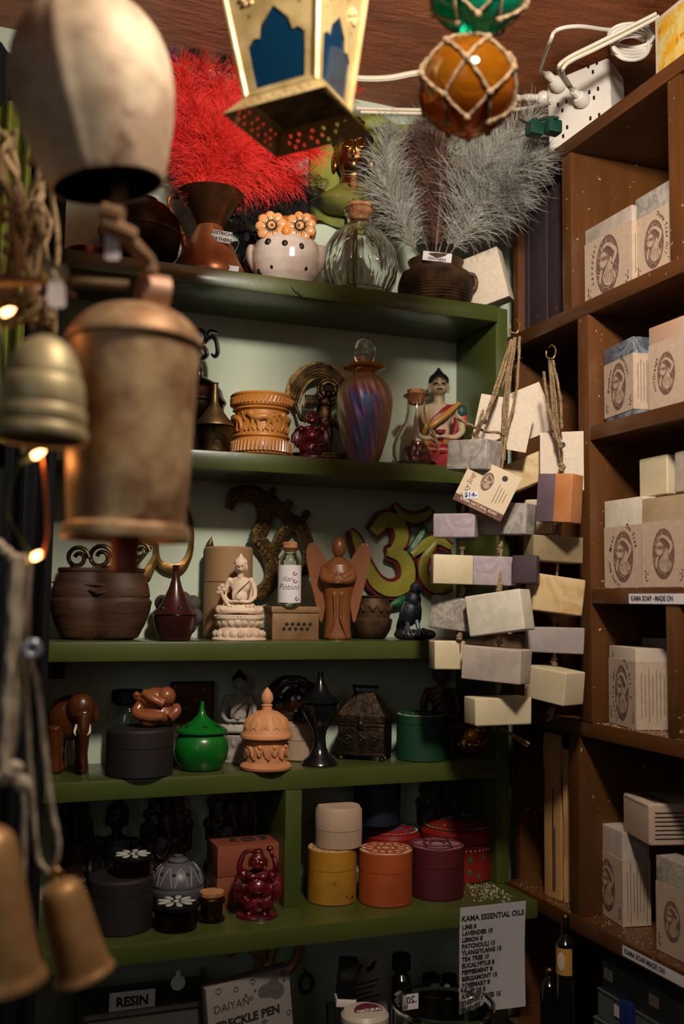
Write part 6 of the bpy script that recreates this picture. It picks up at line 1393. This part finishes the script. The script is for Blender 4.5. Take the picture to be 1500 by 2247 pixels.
cable('white cable rising to the ceiling', [(1345, 120, dpt-.07), (1338, 60, dpt-.07), (1340, -10, dpt-.07), (1342, -60, dpt-.07)], .0026, 'plastic')
P = []
for k in range(5):
    for a in range(0, 360, 40): P.append((1385+ (50-3*k)*math.cos(R(a)), 78+26*math.sin(R(a))+k*7, dpt-.10+.012*math.sin(R(a+40*k))))
cable('coiled bundle of white cable on top of the brown unit', P, .0022, 'plastic', name='cable_bundle')
cable('dark green string light wire with clips by the corner', [(1140, 262, 1.22), (1165, 272, 1.21), (1190, 262, 1.2), (1225, 258, 1.19)], .0016, mat('dark green flex', '0f2a20', .5), name='string_light_wire')
for i, (px, py) in enumerate(((1172, 284), (1212, 280))):
    t = T('string_light_socket', 'dark green string light socket at the left end of the brown unit, %s' % ('left' if i == 0 else 'right'), 'light', onD(px, py, 1.20), 0, 'string light sockets'); b = bm_new(); box(b, -17, 17, -14, 14, -15, 15, 5); t.add('socket', 'dgreen2' if 'dgreen2' in M else mat('dark green plastic', '10352a', .35), b)
    b = bm_new(); lathe(b, [(8, 12), (7, 24), (0, 28)], 16); t.add('cap', mat('dark green plastic', '10352a', .35), b)
t = T('picture_frame', 'cream framed yellow floral picture on top of the brown unit at the right edge', 'picture', spotX(1475, XR+.02, w0)+Vector((0, 0, .0008)), -90, sc=.00046)
b = bm_new(); box(b, -60, 60, 0, 14, 0, 170, 2); t.add('frame', 'paper', b); b = bm_new(); box(b, -48, 48, -1.5, 0, 12, 158, .5); t.add('print', mat('yellow floral print', 'd09a20', .5, col2='c9bd7a', nscale=45, contrast=(.45, .6), col3='b8730f', n3=70, t3=.6), b)
t = T('black_adapter', 'black power adapter standing beside the cable bundle', 'adapter', spotX(1402, XR+.05, w0)+Vector((0, 0, .0006)), -90, sc=.00048)
b = bm_new(); box(b, -26, 26, 0, 40, 0, 80, 5); t.add('housing', 'blackgloss', b)

# ================================================ beads organisers and oil bottles, lower right
zc6 = onX(1400, 2420, XR+.02).z
ubox('shelf_board', XR, XB, yN, yEnd, zc6-bt, zc6)
M['clearp'] = mat('clear hazy plastic', '9aa0a0', .18, trans=.75)
rs = random.Random(11); cols = ['6b6058', '8a7a6a', '4a5560', '7c3a30', '8f8f8a', '3a4a3c', 'a08a6a', '2a3560']
z = zc6+.0005
for k in range(4):
    hgt = .031; pc = onX(1420, 2200, XR+.012); t = T('bead_organiser', 'clear plastic bead organiser with small compartments, %s of the stack of four' % ['lowest', 'second from the bottom', 'third from the bottom', 'topmost'][k], 'organiser', Vector((XR+.012+.003*k, .885-.004*k, z)), -90, 'clear bead organisers', sc=.001)
    b = bm_new(); W2, D2, h2 = 118, 90, hgt*1000-1
    box(b, -W2, W2, 0, 1.2, 0, h2); box(b, -W2, W2, D2, D2+1.2, 0, h2); box(b, -W2, W2, 1.2, D2, 0, 1.2); box(b, -W2, -W2+1.2, 1.2, D2, 1.2, h2); box(b, W2-1.2, W2, 1.2, D2, 1.2, h2)
    for j in range(1, 9): x = -W2+2*W2*j/9; box(b, x-.5, x+.5, 1.2, D2, 1.2, h2-2)
    t.add('tray', 'clearp', b); b = bm_new(); box(b, -W2-1, W2+1, -1, D2+2, h2-1.6, h2+.4, .5); t.add('lid', 'clearp', b)
    for j in range(9):
        x = -W2+2*W2*(j+.5)/9; b = bm_new(); c_ = rs.choice(cols)
        for _ in range(26): ell(b, (x+rs.uniform(-10, 10), 3.5+rs.uniform(0, 14), 3+rs.uniform(0, 15)), (1.9, 1.9, 1.9), None, 6, 5)
        o = t.add('beads', mat('beads '+c_, c_, .2, coat=.5), b); o['kind'] = 'stuff'
        if (j+k) % 3 == 0: b = bm_new(); box(b, x-8, x+8, -1.4, -1, 12, 24); t.add('compartment_label', 'paper', b)
    z += hgt+.0008
p = onX(1382, 2225, XR-.004); t = T('blue_carton', 'small deep blue carton in front of the bead organisers', 'box', Vector((XR-.012, p.y, zc6+.0005)), -90, sc=.00045); b = bm_new(); box(b, -18, 18, 0, 20, 0, (p.z-zc6)/t.s+26, 1.5); t.add('carton', mat('deep blue card', '12215a', .5), b)
for (px, py, lb, hh) in ((1240, 2100, 'dark dropper bottle with a gold label in the corner', 66), (1205, 2190, 'black dropper bottle low in the corner left of the gold-labelled one', 40)):
    p = onX(px, py, XR-.03); t = T('dropper_bottle', lb, 'bottle', Vector((p.x, p.y, zc6+.0005)), -60, 'dropper bottles in the corner', sc=depth(p)/F); h0 = (p.z-zc6)/t.s
    t.lathe('bottle', mat('dark bottle glass', '100c0c', .12, coat=.5), [(18, 0), (20, 4), (20, h0+30), (9, h0+44), (8, h0+50)], seg=28); t.lathe('cap', 'brassdark', [(9, h0+50), (10, h0+52), (9, h0+hh+20), (5, h0+hh+24), (0, h0+hh+24)], seg=24)
    if hh > 50:
        lb_ = curved_label(t, 20.6, h0-34, h0+22, -160, -20, mat('gold label', 'a87c34', .5)); b = bm_new(); ell(b, (0, -21, h0-6), (9, 1, 20)); t.add('label_figure', 'cream', b, lb_)
t = T('corner_crate', 'black crate under the dropper bottles in the corner', 'crate', Vector((.60, 1.16, z6+.0006)), 0, sc=.0005); b = bm_new(); box(b, -40, 60, -60, 60, 0, 60, 2); t.add('crate', 'black', b)

# ================================================ hanging things in the foreground
def hang(name, lab, cat, px, py, dep, tilt=0, yaw=0, group=None, pitch=0):
    p = onD(px, py, dep); t = T(name, lab, cat, p, 0, group, sc=dep/F)
    base = -21-math.degrees(math.atan((px-CX)/F)); t.o.rotation_euler = (rotm(0, 0, base) @ rotm(pitch, tilt, 0) @ rotm(0, 0, yaw)).to_euler(); return t
zh = zc-.02
# dark cloth at far left, scarf
M['navy'] = mat('dark navy cloth', '0d131f', .85, col2='1a1714', nscale=5)
def drape(name, lab, pl, pr, y, zlo, zhi, m, amp, nfold):
    a = onY(pl, 1320, y); c = onY(pr, 1320, y); t = T(name, lab, 'cloth', Vector(((a.x+c.x)/2, y, zlo)), 0, sc=1); b = bm_new(); n = 60; nz = 10; W = c.x-a.x; g_ = []
    for j in range(nz+1):
        for i in range(n+1): u_ = i/n; v_ = j/nz; g_.append(b.verts.new((-W/2+W*u_, amp*math.sin(u_*nfold*TAU+.6*math.sin(v_*4))+amp*.4*mnoise.noise(Vector((u_*6, v_*4, 1))), (zhi-zlo)*v_)))
    for j in range(nz):
        for i in range(n): k = j*(n+1)+i; b.faces.new((g_[k], g_[k+1], g_[k+n+2], g_[k+n+1]))
    bmesh.ops.solidify(b, geom=b.faces[:], thickness=.002); t.add('cloth', m, b); return t
drape('hanging_cloth', 'dark navy cloth hanging at the far left beside the shelves', -160, 112, 1.06, .9, onY(50, 112, 1.06).z, 'navy', .010, 5)
drape('striped_scarf', 'yellow green scarf hanging at the far left behind the large bell', -160, 30, 1.02, 1.70, onY(0, 225, 1.02).z, 'lime', .008, 4)
# big bell
t = hang('hanging_bell', 'large pale dented metal bell at the top left with a black mouth', 'bell', 236, 408, .62, tilt=-10, group='hanging metal bells')
def fb(r, z, a):
    q = r*math.hypot(math.cos(a), .92*math.sin(a)); d = (a-R(246)+PI) % TAU-PI
    return q*(1+.035*math.exp(-(d/.10)**2))*(1+.012*mnoise.noise(Vector((math.cos(a)*2, math.sin(a)*2, z*.02))))
pr_o = [(122, 0), (130, 20), (152, 90), (170, 160), (177, 215), (174, 275), (160, 325), (132, 372), (92, 405), (40, 424), (0, 428)]
po = smooth_path([(r, 0, z) for r, z in pr_o], 4)
b = bm_new(); lathe(b, [(p_.x, p_.z) for p_ in po], 96, fn=fb, cap=False); lathe(b, [(122, 0), (122*.96, 0)], 96, fn=fb, cap=False); t.add('bell', 'bell', b)
b = bm_new(); lathe(b, [(p_.x*.96, p_.z*.98) for p_ in po], 96, fn=fb, cap=False); t.add('inner_surface', mat('darkened bell inside', '1c1613', .8), b)  # the mouth's darkness is put into the inner surface's colour
b = bm_new(); tube(b, [(0, 0, 424), (-16, 0, 450), (0, 0, 470), (16, 0, 450), (0, 0, 424)], 5, 8); t.add('loop', 'brassdark', b)
b = bm_new(); tube(b, [(0, 0, 400), (0, 0, 80)], 6, 8, 0); ell(b, (0, 0, 70), (20, 18, 34)); t.add('clapper', 'blackw', b)
b = bm_new(); tube(b, [(0, 0, 462), (0, 0, 900)], 9, 8, 0); t.add('cord', 'jute', b)
# second bell
t = hang('hanging_bell', 'tall tarnished copper-brass bell with a domed cap and flanged rim', 'bell', 275, 1186, .62, tilt=1, group='hanging metal bells')
b = bm_new(); po = smooth_path([(r, 0, z) for r, z in [(139, 0), (141, 6), (138, 28), (130, 36), (127, 44), (134, 120), (137, 230), (141, 340), (143, 420), (140, 452)]], 3)
lathe(b, [(p_.x, p_.z) for p_ in po], 80, fn=lambda r, z, a: r*(1+.014*mnoise.noise(Vector((math.cos(a)*2.4, math.sin(a)*2.4, z*.014)))), cap=False); lathe(b, [(139, 0), (129, 2), (122, 40), (130, 300), (134, 450)], 80, cap=False); t.add('bell', 'bell2', b)
b = bm_new(); po = smooth_path([(r, 0, z) for r, z in [(150, 436), (151, 442), (143, 462), (122, 490), (88, 512), (44, 525), (0, 528)]], 3)
lathe(b, [(p_.x, p_.z) for p_ in po], 80, cap=False); lathe(b, [(150, 436), (143, 438), (130, 464), (60, 508), (0, 520)], 80, cap=False); t.add('cap', 'bell2', b)
b = bm_new(); tube(b, [(0, 0, 440), (0, 0, 0)], 4, 8, 0); t.add('clapper_wire', 'brassdark', b); b = bm_new(); lathe(b, [(28, -70), (32, -66), (32, 30), (26, 40)], 24, c=(0, 0)); t.add('clapper', mat('red brown clapper wood', '8a3a1a', .5), b)
b = bm_new(); lathe(b, [(40, -32), (40, 32), (34, 32), (34, -32), (40, -32)], 28, cap=False); bmesh.ops.rotate(b, matrix=rotm(0, 90, 14), verts=b.verts); bmesh.ops.translate(b, vec=(34, 0, 562), verts=b.verts)
t.add('hanger_band', mat('pale copper band', 'a8836c', .55, .4), b)
inv_ = (Matrix.Translation(t.o.location) @ t.o.rotation_euler.to_matrix().to_4x4()).inverted()
M['leather'] = mat('tan rough cord', '8a6a48', .85, col2='6a4f34', nscale=120, bump=.4)
b = bm_new()
def W(*q): return inv_ @ onD(*q)
tube(b, [W(330, 600, .62), W(325, 575, .62), W(300, 545, .61), (W(262, 500, .61)), W(245, 460, .61), W(262, 430, .62), W(255, 300, .66)], .0048, 10); tube(b, [W(228, 490, .60), W(262, 505, .60), W(292, 520, .605)], .0055, 10); tube(b, [W(225, 465, .60), W(268, 478, .60)], .006, 10); o_ = link(b, 'cord', 'leather', t.o)
# third bell
t = hang('hanging_bell', 'ridged pale brass bell at the left edge with a flared rim', 'bell', 86, 968, .54, tilt=2, group='hanging metal bells')
pr = [(100, 0), (104, 8), (102, 26), (96, 34), (99, 40), (97, 66), (91, 74), (93, 84), (87, 132), (80, 140), (80, 150), (68, 188), (48, 216), (22, 233), (0, 238)]
b = bm_new(); po = smooth_path([(r, 0, z) for r, z in pr], 2); lathe(b, [(p_.x, p_.z) for p_ in po], 64, cap=False); lathe(b, [(100, 0), (94, 2), (84, 60), (70, 120), (50, 180), (0, 220)], 64, cap=False); t.add('bell', mat('greenish pale brass', 'c4b98e', .5, .45, col2='938865', nscale=18, bump=.4, bscale=30), b)
b = bm_new(); tube(b, [(0, 0, 228), (-14, 0, 246), (0, 0, 262), (14, 0, 246), (0, 0, 228)], 5, 8); t.add('loop', 'brassdark', b)
# lower bells
for (px, py, dep, tl, k, lb, rb) in ((186, 2140, .60, -17, 1.0, 'small gold brass bell tilted at the lower left', 66), (18, 2160, .54, -10, 1.6, 'large gold brass bell cut off by the lower left corner', 52)):
    t = hang('hanging_bell', lb, 'bell', px, py, dep, tilt=tl, group='hanging metal bells')
    po = smooth_path([(r*k*rb/66, 0, z*k) for r, z in [(68, 0), (66, 8), (60, 20), (56, 60), (52, 140), (48, 184), (40, 204), (20, 216), (0, 218)]], 3)
    b = bm_new(); lathe(b, [(p_.x, p_.z) for p_ in po], 56, cap=False); lathe(b, [(p_.x*.94, p_.z*.97) for p_ in po], 56, cap=False); lathe(b, [(po[0].x, 0), (po[0].x*.94, 0)], 56, cap=False); t.add('bell', mat('warm gold brass', 'c29c68', .48, .45, col2='8f6d45', nscale=20, bump=.3, bscale=34), b)
    b = bm_new(); tube(b, [(0, 0, 212*k), (-10*k, 0, 226*k), (0, 0, 240*k), (10*k, 0, 226*k), (0, 0, 212*k)], 5*k, 8); t.add('loop', 'brass', b)
    b = bm_new(); tube(b, [(0, 0, 190*k), (0, 0, 20*k)], 3, 6, 0); ell(b, (0, 0, 16*k), (9*k, 9*k, 14*k)); t.add('clapper', 'brassdark', b)
# white cords
for i, (lb, pts, r) in enumerate((('cream cotton cord hanging straight from the fairy light to the small bell', [(52, 1225, .6), (58, 1400, .6), (62, 1600, .6), (72, 1760, .6), (84, 1880, .6), (108, 1915, .6)], .0015),
        ('cream cotton cord swinging out right and down to the small bell', [(60, 1430, .6), (82, 1500, .6), (98, 1640, .6), (112, 1760, .6), (128, 1850, .6), (120, 1900, .6), (110, 1915, .6)], .0015),
        ('thick cream cord at the far left under the fairy light', [(30, 1230, .58), (24, 1400, .58), (12, 1560, .58), (6, 1720, .58)], .0026),
        ('cream cord second from the left', [(44, 1230, .59), (36, 1420, .59), (28, 1560, .59), (8, 1690, .59)], .0024),
        ('cream cord crossing behind the glass bead', [(62, 1235, .6), (54, 1430, .6), (40, 1560, .6), (20, 1680, .6)], .0022),
        ('pale cord from the left edge to the lower fairy light', [(-20, 1180, .6), (12, 1208, .6), (34, 1225, .6), (60, 1226, .6)], .0028),
        ('thin pale cord hanging below the knot to the corner bell', [(52, 1700, .6), (54, 1800, .6), (50, 2000, .6)], .0016))):
    P = [onD(*q) for q in pts]; t = T('cotton_cord', lb, 'cord', P[0], 0, 'cream cotton cords at the left', sc=1); b = bm_new(); tube(b, [q-P[0] for q in P], r, 8, 8, twist=.4); t.add('cord', 'cord', b)
t = hang('glass_bead', 'pale blue glass ring bead on the cream cords', 'bead', 70, 1424, .59); b = bm_new(); tube(b, [(15*math.cos(TAU*q/16), 0, 15*math.sin(TAU*q/16)) for q in range(16)], 8, 10, 2, closed=True); t.add('bead', mat('pale blue glass', 'b8c4d8', .1, trans=.5), b)
t = hang('cord_knot', 'bundled knot of cords above the corner bell', 'cord', 32, 1700, .58); b = bm_new()
for k in range(9): ell(b, (random.uniform(-26, 26), random.uniform(-12, 12), random.uniform(-26, 26)), (20, 15, 13), rotm(random.uniform(0, 90), random.uniform(0, 90), 0), 10, 8)
t.blob('knot', 'cord', b, 3.5)
M['tanm'] = mat('tan macrame cord', 'a58a66', .9, col2='80684a', nscale=120); M['jute2'] = mat('olive tan jute', '9a8560', .95, col2='75613f', nscale=150, bump=.5)
t = hang('macrame_bundle', 'tangled bundle of knotted jute cords and twigs at the left edge', 'cords', 60, 480, .71); rs = random.Random(4)
for k in range(20):
    x = rs.uniform(-110, 50); b = bm_new(); pts = [(x, rs.uniform(-20, 20), 190)]
    for j in range(7): x += rs.uniform(-26, 30); pts.append((max(-115, min(66, x)), rs.uniform(-24, 24), 190-62*(j+1)+rs.uniform(-14, 14)))
    tube(b, pts, rs.uniform(5, 9), 7, 5, twist=.3); t.add('cord', 'tanm' if k % 2 else 'jute2', b)
b = bm_new()
for k in range(46): ell(b, (rs.uniform(-110, 56), rs.uniform(-26, 10), rs.uniform(-230, 180)), (12, 10, 13), rotm(rs.uniform(0, 90), rs.uniform(0, 90), 0), 8, 6)
t.add('knots', 'jute2', b)
t = hang('twig', 'pale tan twig lying across under the bell hanger', 'twig', 190, 622, .63); b = bm_new(); tube(b, [(-200, 10, -14), (-60, 0, 0), (90, 0, 4)], [9, 10, 11], 10); tube(b, [(-78, -6, 12), (-50, -8, -16), (-22, -10, -34)], [7, 6, 5], 8); t.add('twig', mat('olive tan twig', '7d6540', .7, col2='5c482c', nscale=30), b)
t = hang('wooden_beads', 'pair of pale greenish wooden beads above the hanging white tag', 'bead', 116, 592, .62); b = bm_new(); ell(b, (-10, 0, 0), (18, 16, 24)); t.add('bead', mat('pale green grey bead', '8f9478', .6), b); b = bm_new(); ell(b, (20, -6, -6), (15, 14, 20)); t.add('bead', mat('pale green grey bead', '8f9478', .6), b)
for (px, py, w_, h, lb, c0_) in ((246, 540, 32, 62, 'blank white price tag hanging by a thread below the large bell', (262, 455)), (124, 645, 38, 60, 'blank white price tag hanging at the left from the wooden beads', (118, 590))):
    t = hang('hanging_tag', lb, 'tag', px, py, .60, tilt=-3, group='blank white hanging tags'); b = bm_new(); hw, hh = w_/2, h/2; prism(b, [(-hw+7, hh), (hw-7, hh), (hw, hh-14), (hw, -hh+4), (hw-5, -hh), (-hw+5, -hh), (-hw, -hh+4), (-hw, hh-14)], 0, 1.5); t.add('tag', mat('lilac white tag', 'cfc2c2', .6), b)
    b = bm_new(); tube(b, [(0, 0, hh-6), ((c0_[0]-px)*.4, 0, (py-c0_[1])*.7), (c0_[0]-px, 2, py-c0_[1])], 3, 6); t.add('thread', 'cord', b)
# fairy lights
M['bulb'] = mat('warm glowing bulb', 'ffb070', .3, emit=9); M['gflex'] = mat('dark green flex', '0f2a20', .5)
cable('dark green fairy light wire hanging at the left', [(-30, 640, .62), (4, 760, .62), (10, 900, .62), (50, 985, .62), (20, 1060, .63), (16, 1130, .63), (56, 1200, .62), (70, 1228, .62)], .0016, 'gflex', name='fairy_light_wire', grp=None)
for i, (px, py, lb) in enumerate(((70, 1003, 'glowing warm fairy light under the ridged bell'), (68, 1226, 'glowing warm fairy light at the top of the cream cords'), (3, 690, 'glowing warm fairy light at the left edge above the ridged bell'))):
    t = hang('fairy_light', lb, 'light', px, py, .62, tilt=60, group='warm fairy lights'); b = bm_new(); lathe(b, [(9, -30), (11, -8), (9, 0)], 16); t.add('socket', 'gflex', b)
    b = bm_new(); lathe(b, [(6, 0), (9, 8), (8, 22), (0, 34)], 16); t.add('bulb', 'bulb', b)
    L = lamp('fairy_glow', 'POINT', onD(px+14, py+4, .612), .022, (1, .42, .12), .006)
b = bm_new(); P = [onD(*q) for q in ((92, 1000, .62), (100, 1080, .62), (104, 1170, .62), (92, 1222, .62))]; t = T('copper_wire_loop', 'copper wire loop between the two lower fairy lights', 'wire', P[0], 0, sc=1); tube(b, [q-P[0] for q in P], .0011, 8, 8); t.add('wire', 'copper', b)

# lantern
def holed_panel(outer, inners, y0, th_, mtx):
    b = bm_new(); es = []
    for loop in [outer]+inners:
        vs = [b.verts.new((x, y0, z_)) for x, z_ in loop]
        for i in range(len(vs)): es.append(b.edges.new((vs[i], vs[(i+1) % len(vs)])))
    bmesh.ops.triangle_fill(b, use_beauty=True, use_dissolve=False, edges=es)
    r = bmesh.ops.extrude_face_region(b, geom=b.faces[:]); bmesh.ops.translate(b, vec=(0, th_, 0), verts=[v for v in r['geom'] if isinstance(v, bmesh.types.BMVert)])
    for v in b.verts: v.co = mtx @ v.co
    return b
M['lgold'] = mat('pale gold lantern metal', 'b09a6c', .42, .5, col2='8a7448', nscale=30, bump=.3, bscale=60); M['blueg'] = mat('deep teal blue glass', '0a2f48', .05, trans=.55)
t = hang('moroccan_lantern', 'pale gold pierced metal lantern with deep blue glass windows, hanging at the top', 'lantern', 655, 232, .80, tilt=-3, yaw=-27)
hb, ht, Hh = 84, 128, 330; tl_ = math.atan((ht-hb)/Hh)
ogee = [(-58, 14), (-64, 60), (-68, 104), (-54, 118), (-40, 116), (-34, 142), (-18, 158), (0, 176), (18, 158), (34, 142), (40, 116), (54, 118), (68, 104), (64, 60), (58, 14)]
for k in range(4):
    mm = Matrix.Rotation(R(90*k), 4, 'Z') @ Matrix.Translation((0, -hb, 0)) @ Matrix.Rotation(tl_, 4, 'X')
    holes = [ogee]+[[(x+4*math.cos(TAU*q/6), z_+4*math.sin(TAU*q/6)) for q in range(6)] for x, z_ in ((-76, 190), (76, 190), (-40, 232), (40, 232), (0, 214), (-60, 166), (62, 168))]
    pn = t.add('side_panel', 'lgold', holed_panel([(-hb, 0), (hb, 0), (ht, Hh), (-ht, Hh)], holes, 0, 2, mm), smooth=False)
    b = bm_new()
    for x, z_ in ((-58, 206), (58, 206), (0, 248)):
        for q in range(6): a = TAU*q/6; ell(b, mm @ Vector((x+13*math.cos(a), -1.5, z_+13*math.sin(a))), (7, 4, 7), None, 8, 6)
    t.add('embossed_flowers', 'lgold', b, pn)
    b = bm_new(); prism(b, [(x*.99, z_*.99+1) for x, z_ in [(-62, 10), (-72, 106), (-40, 124), (0, 180), (40, 124), (72, 106), (62, 10)]], 3, 5)
    for v in b.verts: v.co = mm @ v.co
    t.add('glass_pane', 'blueg', b, pn)
    b = bm_new(); tube(b, [mm @ Vector((-hb, 0, 0)), mm @ Vector((-ht, 0, Hh))], 7, 8, 0); tube(b, [mm @ Vector((-hb, 0, 2)), mm @ Vector((hb, 0, 2))], 6, 8, 0); t.add('edge_bead', 'lgold', b)
    h1, h2, sk = 88, 122, 40; sl = math.hypot(h2-h1, sk); an = math.atan2(h2-h1, sk)
    ms = Matrix.Rotation(R(90*k), 4, 'Z') @ Matrix.Translation((0, -h1, -2)) @ Matrix.Rotation(-an+0, 4, 'X')
    holes = []
    for x in (-70, -48, 48, 70, -14, 14):
        for z_, dx in ((-14, 0), (-28, 8), (-40, -4)): holes.append([(x+dx+4.2*math.cos(TAU*q/6+.3), z_+5*math.sin(TAU*q/6+.3)) for q in range(6)])
    t.add('skirt_panel', 'lgold', holed_panel([(-h1, 0), (h1, 0), (h2, -sl), (-h2, -sl)], holes, 0, 2, ms), smooth=False)
b = bm_new(); box(b, -hb, hb, -hb, hb, -2, 0); t.add('floor_plate', 'brassdark', b)
b = bm_new(); lathe(b, [(0, 1), (30, 1), (32, 4), (32, 70), (28, 74), (0, 72)], 24); t.add('reflection_blob', 'ivory', b)  # added pale cylinder, stands in for the whitish reflection in the blue glass
b = bm_new(); v0 = [(s1_*ht, s2_*ht, Hh) for s1_, s2_ in ((-1, -1), (1, -1), (1, 1), (-1, 1))]; vv = [b.verts.new(q) for q in v0]; vt = b.verts.new((0, 0, Hh+150))
for i in range(4): b.faces.new((vv[i], vv[(i+1) % 4], vt))
t.add('roof', 'lgold', b)
# glass floats in nets
def net_float(lab, px, py, r, m, dep, seed):
    t = hang('netted_glass_float', lab, 'glass float', px, py, dep, group='glass floats in jute nets'); b = bm_new(); ell(b, (0, 0, 0), (r, r, r*.93), None, 40, 28); t.add('float', m, b)
    rs = random.Random(seed); b = bm_new(); K = 6; rr = r*1.035; zs = [(.98, .0), (.62, .5), (.05, 0), (-.55, .5), (-.9, 0)]; nd = []
    for j, (zz, of) in enumerate(zs): nd.append([Vector((rr*math.sqrt(max(0, 1-zz*zz))*math.cos(TAU*(i+of)/K+.5), rr*math.sqrt(max(0, 1-zz*zz))*math.sin(TAU*(i+of)/K+.5), rr*.93*zz)) for i in range(K)])
    def link2(a_, c_):
        q = [a_.lerp(c_, k/6) for k in range(7)]; q = [Vector((v.x, v.y, v.z/.93)).normalized()*rr for v in q]; q = [Vector((v.x, v.y, v.z*.93)) for v in q]; tube(b, q, 3.3, 7, 2, twist=.5)
    for j in range(len(nd)-1):
        for i in range(K):
            i2 = (i+(1 if zs[j][1] else -1)) % K; link2(nd[j][i], nd[j+1][i]); link2(nd[j][i], nd[j+1][i2])
    for row in nd:
        for v in row: ell(b, v*1.02, (8, 8, 8), None, 8, 6)
    tube(b, [(0, 0, rr*.9), (2, 0, rr*1.04)], 7, 8, 0); t.add('net', mat('brown net twine', '6f5a40', .95, col2='4f3e2a', nscale=200, bump=.6), b); return t
M['amber'] = mat('amber glass', '96570c', .05, trans=.82, ior=1.3); M['teal'] = mat('teal green glass', '0a8060', .05, trans=.7, ior=1.3)
net_float('amber glass float in a jute net hanging beside the lantern', 1026, 190, 108, 'amber', .80, 1)
net_float('teal green glass float in a jute net cut off by the top edge', 1050, -34, 112, 'teal', .80, 2)

# fine relief, print and beading too small to pick apart one by one
_fine = ('flutes', 'punched_dots', 'painted_flowers', 'dotted_border', 'beading', 'embossed_scrolls', 'leaf_carving', 'vine_carving', 'printed_bubbles', 'printing', 'printed_lines', 'knots', 'knot', 'etched_petals', 'lotus_petals', 'eyelashes', 'swags', 'collar_scrolls', 'lion_frieze', 'printed_lotus', 'printed_roses', 'burned_moons', 'leaf', 'curled_hair', 'embossed_flowers')
for o in bpy.data.objects:
    if o.parent and o.type == 'MESH' and o.name.split('.')[0] in _fine and 'kind' not in o: o['kind'] = 'stuff'
